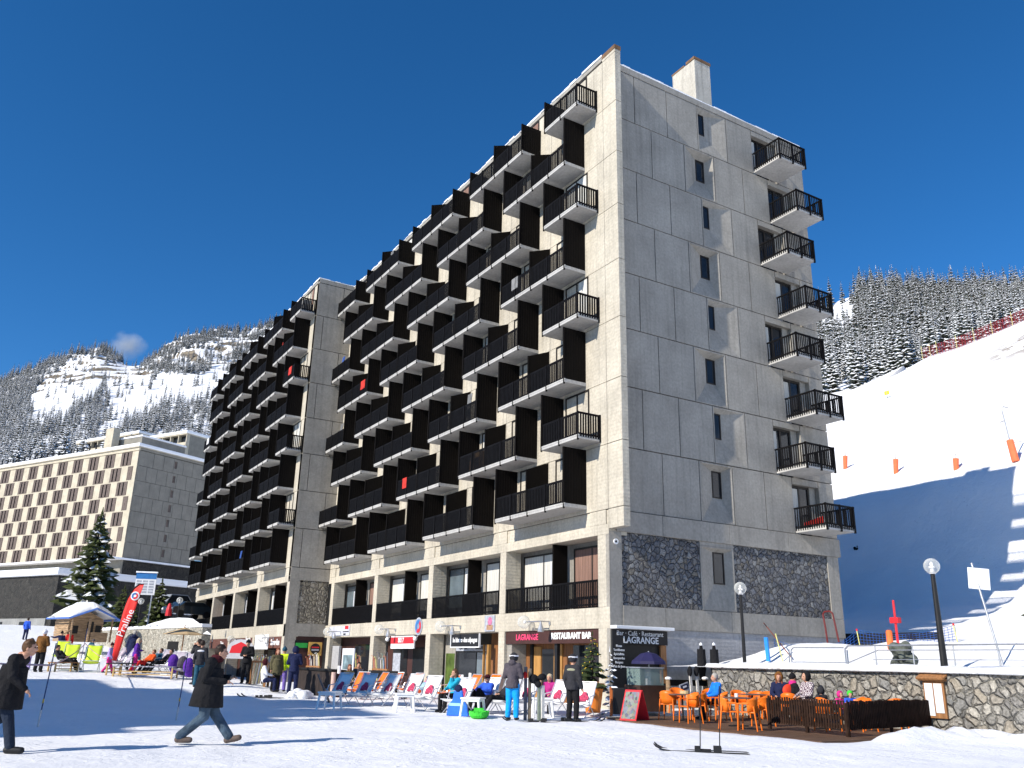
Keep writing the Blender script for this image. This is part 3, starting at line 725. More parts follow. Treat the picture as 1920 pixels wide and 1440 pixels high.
for k in range(8):
    z = Z0+k*SH
    if k % 2 == 0: J = [-.74, 1.75, 3.79]; win = (3.79, 5.75, 4.88, 5.42, .40); J2 = [5.75, 7.70, 9.50]; op = (9.50, 11.30)
    else: J = [-.74, .78, 2.78, 4.76]; win = (4.76, 6.74, 4.96, 5.42, .24); J2 = [6.74, 8.55]; op = (8.55, 10.35)
    for a, c in list(zip(J[:-1], J[1:]))+list(zip(J2[:-1], J2[1:])): b.box(a+g, 0, z+g, c-g, .4, z+SH-g)
    b.box(op[1]+g, 0, z+g, 12.3, .4, z+SH-g)
    b.box(op[0]+g, 0, z+2.30, op[1]-g, .4, z+SH-g)
    b.box(op[1]-.42, .20, z+g, op[1]-g, .4, z+2.30)
    fb = MB(); gb = MB()
    splay(sp_, fb, gb, win[0]+g, win[1]-g, z+g, z+SH-g, win[2], win[3], z+1.17, z+2.34, win[4])
    fw = fb.build('window', FRAME, near); gb.build('glass', GLASS, fw)
    # balcony door
    dw = MB(); x0, x1 = op[0]+.02, op[1]-.43
    dw.box(x0, .24, z+.02, x0+.07, .31, z+2.29).box(x1-.07, .24, z+.02, x1, .31, z+2.29).box(x0+.07, .24, z+2.2, x1-.07, .31, z+2.29).box((x0+x1)/2-.05, .24, z+.02, (x0+x1)/2+.05, .31, z+2.2)
    dd = dw.build('balcony_door', FRAME, near); MB().box(x0+.07, .29, z+.02, x1-.07, .30, z+2.2).build('glass', GLASS, dd)
    if k in (1, 3, 4, 7, 2, 0): MB().box(x0+.1, .27, z+.05, x0+.1+(.35 if k % 2 else .6), .285, z+2.15).build('curtain', CURT, dd)
    # balcony
    s = MB(); s.box(op[0], -1.72, z+.04, op[1]+.05, -.005, z+.20)
    sl = s.build('balcony', CONS, near, bevel=.01)
    r = MB(); x0, x1, y0 = op[0]+.03, op[1]+.02, -1.70; zz = z+.20
    def slats(p, q, ax):
        n_ = int(abs(q-p)/.118)
        for i in range(n_+1):
            t = p+(q-p)*i/n_
            if ax == 'y': r.box(x0-.05, t-.026, zz-.08, x0-.03, t+.026, zz+.90)
            elif ax == 'Y': r.box(x1+.03, t-.026, zz-.08, x1+.05, t+.026, zz+.90)
            else: r.box(t-.026, y0-.05, zz-.08, t+.026, y0-.03, zz+.90)
    slats(y0, -.06, 'y'); slats(y0, -.06, 'Y'); slats(x0, x1, 'x')
    for (xa, ya, xb, yb_) in ((x0-.06, y0-.06, x0+.0, -.01), (x1-.0, y0-.06, x1+.06, -.01)):
        r.box(xa, ya, zz+.90, xb, yb_, zz+.97); r.box(xa+.02, ya, zz+.06, xb, yb_, zz+.12)
    r.box(x0-.06, y0-.07, zz+.902, x1+.06, y0+.0, zz+.972); r.box(x0, y0-.03, zz+.06, x1, y0+.0, zz+.12)
    for xx in (x0-.02, (x0+x1)/2, x1+.02): r.box(xx-.04, y0-.06, zz-.2, xx+.04, y0+.01, zz+.99)
    r.build('railing', RAIL, sl)
    q = MB(); rr_ = random.Random(k)
    xx = x0+.05
    while xx < x1-.2:
        l_ = rr_.uniform(.1, .5); q.box(xx, y0+.01, zz, min(xx+l_, x1), y0+.3, zz+rr_.uniform(.03, .12)); xx += l_+rr_.uniform(0, .3)
    q.build('snow_crust', SNOW, sl)
    if k == 0:
        q = MB()
        for i in range(9): q.box(x0+.03+i*.001, y0+.2+i*.12, zz+.1, x0+.06+i*.001, y0+.3+i*.12, zz+.42-.02*i)
        q.build('red_blanket', mat('red_cloth', (.55, .02, .015), .8), sl)
b.build('end_wall_cladding', CONC_SHADE, near)
sp_.build('window_surround', CONC_SHADE, near)
# parapet band, stone storey, base wall
b = MB()
b.box(-.74, -.02, 28.10, 12.32, .3, 28.419); b.build('end_parapet', CONC_SHADE, near); b = MB()
for a, c in ((-.755, 1.60), (1.60, 5.3), (5.3, 8.9), (8.9, 12.35)): b.box(a+.008, -.07, 6.46, c-.008, .42, 7.275)
b.build('end_wall_band', CONC_SHADE, near, bevel=.008); b = MB()
for a, c in ((-.46, 1.64), (1.64, 5.2), (5.2, 8.6), (8.6, 12.2)): b.box(a+.008, -.03, 2.87, c-.008, .28, 3.68)
b.build('end_wall_band', CONC_SHADE, near, bevel=.008)
MB().box(11.45, -.015, 3.695, 12.2, .3, 6.45).build('corner_pier', CONC_SHADE, near)
MB().box(-1.08, -.012, -.3, -.475, .3, 6.45).build('corner_column', CONC_SHADE, near)
q = MB(); q.box(-.46, .03, 3.69, 3.60, .3, 6.455); q.box(5.54, .03, 3.69, 11.44, .3, 6.455); q.build('stone_panel', STONEG, near)
sb = MB(); fb = MB(); gb = MB()
sb.box(3.61, -.01, 6.30, 5.53, .3, 6.455)
splay(sb, fb, gb, 3.62, 5.53, 3.70, 6.29, 4.55, 5.17, 4.80, 6.10, .25)
sb.build('window_surround', CONC_SHADE, near); fw = fb.build('window', FRAME, near); gb.build('glass', GLASS, fw)
PLASTER = concrete('smooth_grey_base', (0.36, 0.36, 0.37), .12, board=0.25)
b = MB(); b.box(1.62, .04, -.3, 5.6, .3, 2.865); b.box(5.62, .04, -.3, 12.15, .3, 2.865); b.build('base_wall', PLASTER, near)
# ventilation round near the corner
sv = MB(); sv.lathe((0,0,0), [(.11,0),(.11,.05),(.07,.05),(.07,.02)], 16)
o = sv.build('vent', WHITE, near); o.rotation_euler = (PI/2, 0, 0); o.location = (-.78, -.02, 6.05)
o2 = MB().lathe((0,0,0), [(.035,.0),(.035,.06)], 10).build('vent_core', BLACK, near); o2.rotation_euler = (PI/2, 0, 0); o2.location = (-.78, -.02, 6.05)
# chimney
CH = concrete('chimney_concrete', (0.50, 0.47, 0.41), .5)
b = MB(); b.box(5.8, 1.0, 28.0, 6.9, 2.7, 32.0)
b2 = MB(); b2.box(5.76, .96, 32.002, 6.94, 1.6, 32.16); b2.box(5.78, 1.75, 32.002, 6.92, 2.74, 32.10)
cm = b.build('chimney', CH, near); b2.build('chimney_cap', RUST, cm)
# far block end wall
b = MB(); xf = -3.8
for k in range(8):
    z = Z0+k*SH
    xm = -1.85 if k % 2 else -3.25
    b.box(xf+.0, 30.945, z+g, xm-g, 31.35, z+SH-g); b.box(xm+g, 30.945, z+g, -1.10, 31.35, z+SH-g)
b.box(xf, 30.93, 6.46, -1.10, 31.35, Z0-g); b.box(xf, 30.93, 2.87, -1.10, 31.3, 3.68); b.box(xf, 30.935, -.3, -3.1, 31.3, 6.45)
b.box(xf, 30.93, 28.09+g, -1.1, 31.3, 28.43)
b.build('end_wall_cladding', CONC_SHADE, far)
MB().box(-3.09, 30.96, 3.69, -1.10, 31.3, 6.45).build('stone_panel', stone('tan_rubble', [(0.13,0.12,0.10),(0.30,0.27,0.21),(0.20,0.18,0.15),(0.36,0.33,0.28)], 3.6, (0.09,0.08,0.07), .06), far)
# ------------------------------------------------------------------ buildings and things on the left
D2 = Vector((0.88144, 0.47229, 0)); RZ = math.atan2(D2.y, D2.x)
HSTONE = stone('dark_rubble', [(0.025,0.025,0.024),(0.045,0.042,0.038),(0.034,0.032,0.03),(0.055,0.052,0.046)], 2.2, (0.035,0.035,0.032), .05, 0.5)
SHUT = mat('brown_shutter', (0.115, 0.088, 0.075), .7, .3, 4)
HCON = concrete('hotel_cream', (0.52, 0.465, 0.36), .1)
HGRY = concrete('hotel_grey', (0.25, 0.235, 0.20), .2)
hotel = empty('hotel_building', (-1.56, 132.94, 0), RZ, 'pale hotel with a chequerboard of brown shuttered windows and a snowy flat roof', 'hotel')
zb, zt = 17.1, 36.15; LV = 52
MB().box(.25, .3, 12.9, 15, LV, zt-.3).build('core_wall', HGRY, hotel)
b = MB(); wins = []
fm = MB()
for r in range(7):
    z = zt-.55-2.66*(r+1)
    offs = 1.7 if r % 2 == 0 else 4.1
    segs = []
    if r % 2: segs.append((.9, 2.3))
    v = offs
    while v < LV-3: segs.append((v, v+2.95)); v += 4.67
    y = 0
    for a, c in segs+[(LV, LV)]:
        if a > y: b.box(0, y, z+.1, .3, a, z+2.55)
        y = c
    b.box(0, 0, z-.11, .3, LV, z+.1)
    for a, c in segs:
        wd = c-a
        def wf(wd=wd):
            q = MB(); q.box(-.14, .0, .0, .02, wd, .10).box(-.10, 0, 2.35, .02, wd, 2.44)
            if wd > 2:
                for y0, y1 in ((.05, .95), (1.25, 1.95), (2.25, 2.9)):
                    q.box(-.12, y0, .1, -.02, y1, 2.35); q.box(-.15, y0, .1, -.12, y0+.08, 2.35)
            else: q.box(-.12, .1, .1, -.02, wd-.1, 2.35)
            return q
        wn = shared(('hwin', round(wd,1)), wf, 'window', SHUT, hotel, (0.10, a, z+.1))
        shared(('hgl', round(wd,1)), lambda wd=wd: MB().box(.02, .02, .1, .06, wd-.02, 2.35), 'glass', GLASS, wn)
b.box(0, 0, zt-.55, .3, LV, zt); b.box(-.25, -.2, zt+.001, 15.2, LV, zt+.12)
b.build('facade_cladding', HCON, hotel)
b = MB()
for r in range(7):
    z = zt-.45-2.66*(r+1)-.1; off = 0 if r % 2 else 1.1
    J = [.03]+[off+2.15*i for i in range(1, 7)]+[15.0]
    for a, c in zip(J[:-1], J[1:]):
        wu = 8.0
        if a < wu < c and c-a > 1:
            b.box(a+.03, -.0, z+.03, wu-.3, .3, z+2.63); b.box(wu+.3, 0, z+.03, c-.03, .3, z+2.63); b.box(wu-.3, 0, z+2.2, wu+.3, .3, z+2.63); b.box(wu-.3, 0, z+.03, wu+.3, .3, z+.9)
            q = MB(); q.box(wu-.3, .12, z+.9, wu+.3, .2, z+2.2).build('window', SHUT, hotel)
        else: b.box(a+.03, 0, z+.03, c-.03, .3, z+2.63)
b.box(.3, -.01, zt-.45, 15, .3, zt); b.build('end_wall_cladding', HGRY, hotel)
b = MB(); b.box(-.35, -.3, zt+.121, 15.3, LV, zt+.75); b.box(3, 4, zt+3.15, 13, 12, zt+3.5)
b.build('roof_snow', SNOW, hotel, smooth=False, bevel=.18)
b = MB(); b.box(3.2, 4.2, zt+.5, 12.8, 11.8, zt+3.148); b.build('stair_house', HGRY, hotel)
MB().box(1.2, 10, zt+.4, 2.6, 12.2, zt+5.0).build('chimney', HCON, hotel)
b = MB()
for i in range(24): b.box(.9, 14+i*1.9, zt+.5, 1.1, 14.2+i*1.9, zt+2.1)
b.build('roof_railing', BLACK, hotel)
MB().box(.6, .2, 12.75, 16, LV, zb-.5).build('podium_wall', HSTONE, hotel)
MB().box(-2.0, -.5, zb-.49, 16.2, LV, zb-.2).build('canopy_snow', SNOW, hotel)
b = MB(); b.box(-1.6, -.2, 12.7, .55, LV, 13.9)
b.build('podium_parapet', HCON, hotel)
b = MB(); 
for i in range(26): b.box(.3, .5+i*2, 13.9, .5, .75+i*2, zb-.5)
b.build('mullions', SHUT, hotel)
MB().box(.4, .4, 13.9, .55, LV, zb-.5).build('glass', mat('teal_glass', (.10, .17, .18), .1, .3, .4, spec=.8), hotel)
MB().box(2.5, 2.5, 0, 16, LV, 12.74).build('undercroft', mat('undercroft_shade', (.015, .015, .013), .9), hotel)  # solid block coloured near-black for the shade under the podium
MB().box(2.0, -.6, 9.2, 17, 3, 10.2).build('ramp_edge', HGRY, hotel)

# long flat-roofed blocks uphill
def slab_block(px, py, dep, L, W, floors, label, z_off=0):
    P = at_depth(px, py, dep); r = empty('mountain_residence', (P.x, P.y, 0), RZ, label, 'apartment building')
    zt = P.z; b = MB(); b.box(.9, 0, zt-3*floors-8, W, L, zt-.3); b.build('wall', HGRY, r)
    b = MB(); g_ = MB()
    for f_ in range(floors):
        z = zt-.3-3*(f_+1); b.box(-.2, 0, z, .9, L, z+.9)
        for i in range(int(L/3.2)+1): b.box(-.1, i*3.2, z+.9, .89, i*3.2+.25, z+3.0)
        g_.box(.86, .1, z+.9, .895, L, z+2.9)
    b.box(-.3, -.1, zt-.3, W, L, zt); b.build('balcony_front', HCON, r); g_.build('window', GLASS, r)
    MB().box(-.5, -.3, zt+.001, W+.2, L, zt+.8).build('roof_snow', SNOW, r, bevel=.2)
slab_block(352, 812, 225, 24, 14, 3, 'white flat-roofed residence with a bare end wall above the hotel')
slab_block(262, 812, 250, 30, 12, 3, 'long low residence half hidden by spruces above the hotel roof')

# garage building on the far left, walls coloured dark for its shade
P = at_depth(112, 1072, 105); r = empty('garage_building', (P.x, P.y, 0), RZ, 'garage building with walls coloured dark for shade and a snowy roof, at the far left', 'garage')
MB().box(0, 0, 0, 30, 60, P.z-.4).build('wall', HSTONE, r)
MB().box(-.5, -.4, P.z-.39, 30, 60, P.z+.5).build('roof_snow', SNOW, r, bevel=.2)
b = MB(); b.box(-.12, 1.0, 2.0, -.01, 59, 5.4); b.build('pale_base', concrete('pale_base', (.28, .28, .27), .2), r)
b = MB()
for i in range(5): b.box(-.2, 4+i*6, 2.5, -.121, 6.2+i*6, 5.0)
b.build('door', BLACK, r)

# retaining wall with snow cap behind the loungers
def strip_wall(name, pts, z0, z1, th, mt, label, cat, cap=.18, capname='snow_cap'):
    r = empty(name, (0,0,0), 0, label, cat); b = MB(); c = MB(); rr = random.Random(4)
    for (xa, ya), (xb, yb) in zip(pts[:-1], pts[1:]):
        A = Vector((xa, ya, 0)); B_ = Vector((xb, yb, 0)); d = (B_-A); L = d.length; d.normalize(); n = Vector((-d.y, d.x, 0))
        M = (A+B_)/2+n*th/2
        b.obox((M.x, M.y, (z0+z1)/2), d, n, (0,0,1), L/2, th/2, (z1-z0)/2)
        k = max(2, int(L/.45))
        for i in range(k):
            q = A+d*L*(i+.5)/k+n*th/2; h_ = cap*rr.uniform(.55, 1.15)
            c.obox((q.x-n.x*rr.uniform(0,.04), q.y-n.y*rr.uniform(0,.04), z1+h_/2+.001), d, n, (0,0,1), L/k/2, th/2+.04, h_/2)
    b.build('masonry', mt, r); c.build(capname, SNOW, r); return r
wa_ = at_depth(155,1235,72); wb_ = at_depth(372,1240,55)
strip_wall('retaining_wall', [(wa_.x, wa_.y), (wb_.x, wb_.y)], .3, 3.30, .6, STONEL, 'cobbled grey retaining wall capped with snow behind the deckchairs on the left', 'wall', .22)
X, Y = np.meshgrid(np.linspace(wa_.x, wb_.x+.3, 30), np.linspace(0, 30, 30))
Yb = wb_.y+.3+(wb_.x-X)*(wa_.y-wb_.y)/(wb_.x-wa_.x)+Y
ZZ = 2.6+1.5*np.exp(-((X+8.6)/1.7)**2-((Y-7)/5.0)**2)+fbm(X, Yb, .4, 4, 50)*.3-np.maximum(Y-18, 0)*.1
grid_mesh('snow_bank', X, Yb, ZZ, SNOW)

# street lamps with clear globes
GLOBE = None
def globe_material():
    global GLOBE
    if GLOBE: return GLOBE
    m_, t, b_ = new_mat('lamp_globe'); b_.inputs['Base Color'].default_value = (.75, .76, .72, 1); b_.inputs['Roughness'].default_value = .06
    b_.inputs['Transmission Weight'].default_value = 0; 
    tr = N(t, 'ShaderNodeBsdfTransparent'); mx = N(t, 'ShaderNodeMixShader'); lw = N(t, 'ShaderNodeLayerWeight'); lw.inputs[0].default_value = .35
    r = ramp(t, [(0.0, .16), (.75, .75)]); t.links.new(lw.outputs['Facing'], r.inputs[0])
    t.links.new(r.outputs[0], mx.inputs[0]); t.links.new(tr.outputs[0], mx.inputs[1]); t.links.new(b_.outputs[0], mx.inputs[2])
    t.links.new(mx.outputs[0], t.nodes['Material Output'].inputs[0]); GLOBE = m_; return m_
def street_lamp(loc, h, label, rb=.07, rt=.05, rg_=.22):
    r = empty('street_lamp', loc, 0, label, 'street lamp', 'globe lamps on black posts')
    MB().tube((0,0,-.3), (0,0,h-rg_), rb, rt, n=12).build('post', BLACK, r, smooth=False)
    MB().ball((0,0,h), rg_, 24, 16).build('globe', globe_material(), r, smooth=True)
    b = MB(); b.lathe((0,0,h-rg_*1.0), [(.09,0),(.10,.05),(.05,.07),(.045,.16),(.085,.17),(.09,.20),(.03,.24),(.06,.26),(.02,.34)], 12)
    b.build('bulb_holder', WHITE, r, smooth=True)
    return r
street_lamp((2.0, -3.66, 1.45), 2.80, 'black lamp post with a clear globe in front of the stone end wall')
street_lamp((1.8, -11.28, 1.70), 2.72, 'thick black lamp post with a clear globe beside the square white sign', .10, .06)
P = at_depth(330, 1178, 66); street_lamp((P.x, P.y, P.z), 2.1, 'short black globe lamp on the snow bank before the parked cars', .05, .04, .24)
P = at_depth(257, 1178, 68); street_lamp((P.x, P.y, P.z), 2.1, 'short black globe lamp seen between the red flag and the billboard', .05, .04, .24)
# globes on brackets along the facade
def wall_lamp(x, y, z, label):
    r = empty('wall_lamp', (x, y, z), 0, label, 'wall lamp', 'globe lamps on the facade')
    b = MB(); b.tube((0,-.0,0), (-.45,0,0), .022); b.tube((-.45,0,0), (-.45,1.05,-.0), .028); b.tube((-.02,0,-.0), (-.02,0,-.12), .05)
    b.lathe((-.45,0,-.42), [(.13,0),(.12,.12),(.07,.26),(.03,.40)], 10); b.build('bracket', STEEL, r)
    MB().ball((-.45,1.3,0), .27, 20, 14).build('globe', globe_material(), r, smooth=True)
    MB().ball((-.45,1.22,0), .07, 8, 6).build('bulb', WHITE, r, smooth=True)
for i, (y, lab) in enumerate(((4.0, 'globe lamp on the beam above the pink and white bar lettering'), (11.75, 'globe lamp on the beam above the white-framed black sign'), (19.4, 'globe lamp on the beam above the red and white sign'), (27.9, 'globe lamp on the beam over the pale banner'))):
    wall_lamp(-1.09, y, 3.16, lab)
for y, lab in ((33.2, 'globe lamp over the white board on the farther block'), (41.5, 'greenish globe lamp on the farther block above the man in black'), (50.6, 'dull globe lamp on the farther block above the dark shop signs')):
    wall_lamp(-3.81, y, 2.75, lab)

# log cabin kiosk
P = at_depth(140, 1195, 62); LOG = mat('log_wood', (0.36, 0.24, 0.14), .8, .45, 2, .5, 12, stretch=(1, 1, 8))
hut = empty('wooden_kiosk', (P.x, P.y, P.z-.3), math.radians(20), 'small log kiosk under a thick hump of snow with a blue-edged roof', 'kiosk'); hut.scale = (.78,.78,.78)
b = MB()
for i in range(9): b.box(-1.3-.03*(i%2), -1.2, i*.23, 1.9, 1.5, i*.23+.21)
b.prism([(-1.3, 2.07), (1.9, 2.07), (.3, 2.75)], 'y', -1.15, 1.4); b.build('log_wall', LOG, hut)
b = MB(); b.box(-1.0, -1.23, .7, -.4, -1.20, 1.4); b.box(.4, -1.23, 0, 1.0, -1.20, 1.8); b.box(1.2, -1.24, .8, 1.75, -1.2, 1.5); b.build('opening', BLACK, hut)
b = MB(); b.tube((-1.5,-2.3,0), (-1.5,-2.3,2.0), .09); b.tube((.1,-2.3,0), (.1,-2.3,2.0), .12); b.tube((2.2,-2.3,0), (2.2,-2.3,2.0), .09); b.tube((-2.6,-2.3,.3), (-1.4,-2.3,1.1), .05); b.box(.3,-2.35,0,1.9,-2.25,.85); b.build('post', LOG, hut)
def hump(x0, x1, y0, y1, zr, ze, th, n=14):
    b = MB(); V = []; F = []
    for j in range(n+1):
        for i in range(n+1):
            u = i/n; v = j/n; x = x0+(x1-x0)*u; y = y0+(y1-y0)*v
            e = (min(u, 1-u)*4); e2 = min(v, 1-v)*5; k = min(1, e**.5)*min(1, e2**.5)
            V.append((x, y, ze+(zr-ze)*(1-abs(2*u-1))+th*k+.03*math.sin(7*u+5*v)))
    F = [(j*(n+1)+i, j*(n+1)+i+1, (j+1)*(n+1)+i+1, (j+1)*(n+1)+i) for j in range(n) for i in range(n)]
    m0 = len(V); V += [(x, y, ze+(zr-ze)*(1-abs(2*((x-x0)/(x1-x0))-1))) for x, y, z in V[:m0]]
    F += [tuple(m0+i for i in reversed(f_)) for f_ in F]
    bd = [i for i in range(n)]
    for i in range(n): F.append((i+1, i, m0+i, m0+i+1)); q = n*(n+1); F.append((q+i, q+i+1, m0+q+i+1, m0+q+i))
    for j in range(n): a = j*(n+1); F.append((a, a+n+1, m0+a+n+1, m0+a)); a += n; F.append((a+n+1, a, m0+a, m0+a+n+1))
    return b.add(V, F)
hump(-2.0, 2.7, -2.7, 1.8, 3.05, 2.1, .55).build('roof_snow', SNOW, hut, smooth=True)
b = MB(); BLUE = mat('blue_trim', (.10, .20, .55), .5)
for xa, xb, za, zb_ in ((-2.05, .35, 2.0, 2.95), (.35, 2.75, 2.95, 2.0)): b.tube((xa, -2.72, za), (xb, -2.72, zb_), .09, n=4)
b.tube((-2.05,-2.7,2.0), (-2.05,1.8,2.0), .08, n=4); b.tube((2.75,-2.7,2.0), (2.75,1.8,2.0), .08, n=4); b.build('roof_trim', BLUE, hut)

# large spruce and bushes before the hotel
def big_fir(loc, H_, R_, seed, label, mt=FIR_N, layers=20, per=13, gap=.08):
    r = empty('spruce_tree', loc, 0, label, 'tree'); T_, B = fir_mesh('x', seed, H_, R_, layers, per, None, parts=True, gap=gap, wide=.22)
    T_.build('trunk', BARK, r); B.build('crown', mt, r)
P = at_depth(160, 1150, 92); big_fir((P.x, P.y, P.z-.5), 11.8, 3.4, 5, 'large dark green spruce with snowy boughs standing in front of the hotel', layers=26, per=15)
P = at_depth(222, 1182, 72); big_fir((P.x, P.y, P.z-.5), 4.2, 1.5, 6, 'small dull spruce just left of the red feather flag', layers=14)
P = at_depth(292, 1178, 76); big_fir((P.x, P.y, P.z-.5), 4.9, 1.7, 8, 'dark spruce between the billboard and the parked cars', layers=16)
P = at_depth(245, 1185, 80); big_fir((P.x, P.y, P.z-.5), 3.0, 1.3, 9, 'low bushy spruce below the billboard', layers=12)
P = at_depth(1921, 1072, 30); big_fir((P.x+.9, P.y-.6, P.z-1.6), 2.2, 1.1, 12, 'dark spruce branch tips at the right edge beside the white sign', layers=12)

for i, (px, py, hh) in enumerate(((22,905,15),(62,900,14),(112,885,16),(150,872,13),(196,862,12),(240,858,9))):
    p = at_depth(px, py, 213); big_fir((p.x, p.y, p.z-2.5), hh, hh*.19, 100+i, ['dark spruce rising behind the hotel roof at the far left','dark spruce behind the hotel roof, second from the left','tall dark spruce behind the hotel roof, third from the left','dark spruce behind the hotel roof, fourth from the left','dark spruce in front of the low residence above the hotel','shorter dark spruce beside the hotel roof chimney'][i], mt=FIR_M, layers=18)
# billboard
def text(body, size, loc, face, material, parent, ext=.01, name='lettering', align='CENTER', rot=0.0, bold=0.0, xs=1.0):
    c = D.curves.new(name, 'FONT'); c.body = body; c.size = size; c.extrude = ext; c.align_x = align; c.align_y = 'CENTER'; c.offset = bold
    c.materials.append(material); c.resolution_u = 2
    o = D.objects.new(name, c); COL.objects.link(o)
    if face == '-x': M = Matrix(((0,0,-1),(-1,0,0),(0,1,0)))
    elif face == '-y': M = Matrix(((1,0,0),(0,0,-1),(0,1,0)))
    else: M = face
    M = M @ Matrix.Rotation(rot, 3, 'Z') @ Matrix.Diagonal((xs, 1, 1))
    dg = bpy.context.evaluated_depsgraph_get(); dg.update(); me = D.meshes.new_from_object(o.evaluated_get(dg)); D.objects.remove(o)
    o = D.objects.new(name, me); COL.objects.link(o); o.matrix_world = Matrix.Translation(loc) @ M.to_4x4()
    if parent: o.parent = parent
    return o
PAPER = mat('white_print', (.72, .73, .75), .6, .05); PBLUE = mat('print_blue', (.03, .16, .42), .5); PRED = mat('print_red', (.62, .02, .03), .5, .05); PGREY = mat('print_grey', (.35, .37, .42), .6, .3, 8)
YEL = mat('print_yellow', (.7, .45, .04), .5); PGRN = mat('print_green', (.03, .35, .06), .5)
P = at_depth(270, 1113, 74); bb = empty('billboard', (P.x, P.y, P.z), math.radians(-22), 'blue-headed information billboard with snow on top behind the red flag', 'billboard')
b = MB(); b.box(-.85, 0, -.1, .85, .08, 1.75).build('board', PAPER, bb)
MB().box(-.85, -.02, 1.25, .85, -.001, 1.75).build('header', PBLUE, bb); MB().box(-.9, -.1, 1.76, .9, .15, 1.88).build('snow_cap', SNOW, bb)
b = MB()
for i in range(5):
    for j in range(3): b.box(-.75+.52*j, -.015, 0.05+.23*i, -.35+.52*j, -.002, .2+.23*i)
b.build('printed_panels', PGREY, bb); b = MB(); b.box(-.7, .02, -3, -.6, .06, -.1).box(.6, .02, -3, .7, .06, -.1); b.build('post', STEEL, bb)

# cars on the snowy road
def car(loc, rz, colr, label, van=False):
    r = empty('parked_car', loc, rz, label, 'car', 'cars parked behind the snow bank')
    H_ = 1.9 if van else 1.42
    prof = [(-2.1,.35),(-2.15,.75),(-2.0,.95),(-1.5,1.0),(-.95,H_-.03),(.9,H_),(1.7,1.02),(2.1,.9),(2.12,.35)]
    b = MB(); b.prism(prof, 'y', -.85, .85); b.build('body', mat('car_'+label[:8], colr, .25, .1, 1, coat=.6), r, bevel=.06)
    b = MB(); b.prism([(-1.42,1.02),(-.92,H_-.12),(.84,H_-.1),(1.5,1.04)], 'y', -.86, .86); b.build('window', GLASS, r)
    for x in (-1.35, 1.35):
        for y in (-.8, .8): w_ = MB().tube((x, y-.1, .33), (x, y+.1, .33), .33, n=14).build('wheel', BLACK, r)
    for y in (-.6, .6): MB().ball((-2.12, y, .72), .11, 8, 6).build('headlight', WHITE, r)
P = at_depth(352, 1150, 75); car((P.x, P.y, P.z-.45), math.radians(25), (.02,.03,.04), 'dark parked car at the edge of the farther block')
P = at_depth(324, 1144, 82); car((P.x, P.y, P.z-.45), math.radians(25), (.25,.26,.27), 'grey van parked left of the dark car', True)
P = at_depth(316, 1150, 70); b = MB(); b.lathe((0,0,0), [(.25,0),(.22,.5),(.12,.9),(.05,1.0)], 10); o = b.build('traffic_bollard', PRED, None); o.location = P+Vector((0,0,-.2)); tag(o, 'red bollard on top of the snow bank', 'bollard')

# feather flag
P = Vector((-15.11, 21.91, .70)); fl = empty('feather_flag', P, 0, 'tall red feather flag with a round emblem and white lettering', 'flag')
R_ = Vector((RT.x, RT.y, 0)).normalized(); nrm = Vector((-FWD.x, -FWD.y, 0)).normalized()
def fp(u, z): return R_*u*.74+Vector((0,0,z))
left = [(-.05, .45), (.02, 1.2), (.12, 2.0), (.25, 2.8), (.42, 3.5), (.72, 4.0), (1.05, 4.22), (1.38, 4.22)]
right = [(.30, .45), (.46, 1.2), (.62, 1.9), (.85, 2.5), (1.05, 3.0), (1.18, 3.5), (1.30, 3.9), (1.38, 4.2)]
V = []; F = []
nn = len(left)
for (a, b_) in zip(left, right):
    for k in range(5):
        t = k/4; q = fp(a[0]+(b_[0]-a[0])*t, a[1]+(b_[1]-a[1])*t)+nrm*.04*math.sin(t*3+a[1]); V.append(q)
for j in range(nn-1):
    for k in range(4): F.append((j*5+k, j*5+k+1, (j+1)*5+k+1, (j+1)*5+k))
fm_ = MB(); fm_.add(V, F); fo_ = fm_.build('flag_cloth', mat('flag_red', (.75, .035, .03), .6, .08), fl, smooth=True)
sd = fo_.modifiers.new('thick', 'SOLIDIFY'); sd.thickness = .01
b = MB(); b.path([fp(-.12, -.3)]+[fp(a[0]-.03, a[1]) for a in left], .02); b.build('pole', BLACK, fl)
M3 = Matrix((R_, Vector((0,0,1)), nrm)).transposed()
tl = M3 @ Matrix.Rotation(math.radians(73), 3, 'Z')
text('Praline', .50, fp(.56, 2.3)+nrm*.07, tl, PAPER, fl)
def disc(r, n=24): return [(r*math.cos(2*PI*i/n), r*math.sin(2*PI*i/n)) for i in range(n)]
def emblem(parent, c, M, r):
    """round emblem: pale ring, blue comma and red comma"""
    def put(poly, h0, h1, mt, nm):
        V = [M@Vector((u, v, h0)) for u, v in poly]+[M@Vector((u, v, h1)) for u, v in poly]; n = len(poly)
        q = MB(); q.add(V, [tuple(range(n)), tuple(range(2*n-1, n-1, -1))]+[(i, n+i, n+(i+1)%n, (i+1)%n) for i in range(n)])
        o = q.build(nm, mt, parent); o.location = c; return o
    put(disc(r), 0, .02, PGREY if r > .4 else PAPER, 'emblem_ring'); put(disc(r*.84), .021, .03, PAPER if r < .4 else mat('print_pale', (.20,.25,.34), .5), 'emblem_field')
    def comma(a0, flip):
        pts = []
        for i in range(13): a = a0+PI*i/12; pts.append((r*.72*math.cos(a), r*.72*math.sin(a)))
        for i in range(9): a = a0+PI-PI*i/8; pts.append((r*.36*math.cos(a)+0, r*.30*math.sin(a)))
        return pts
    put(comma(math.radians(60), 1), .031, .04, PBLUE, 'emblem_blue'); put(comma(math.radians(240), 1), .031, .04, PRED, 'emblem_red')
emblem(fl, fp(.92, 3.62)+nrm*.06, M3, .22)
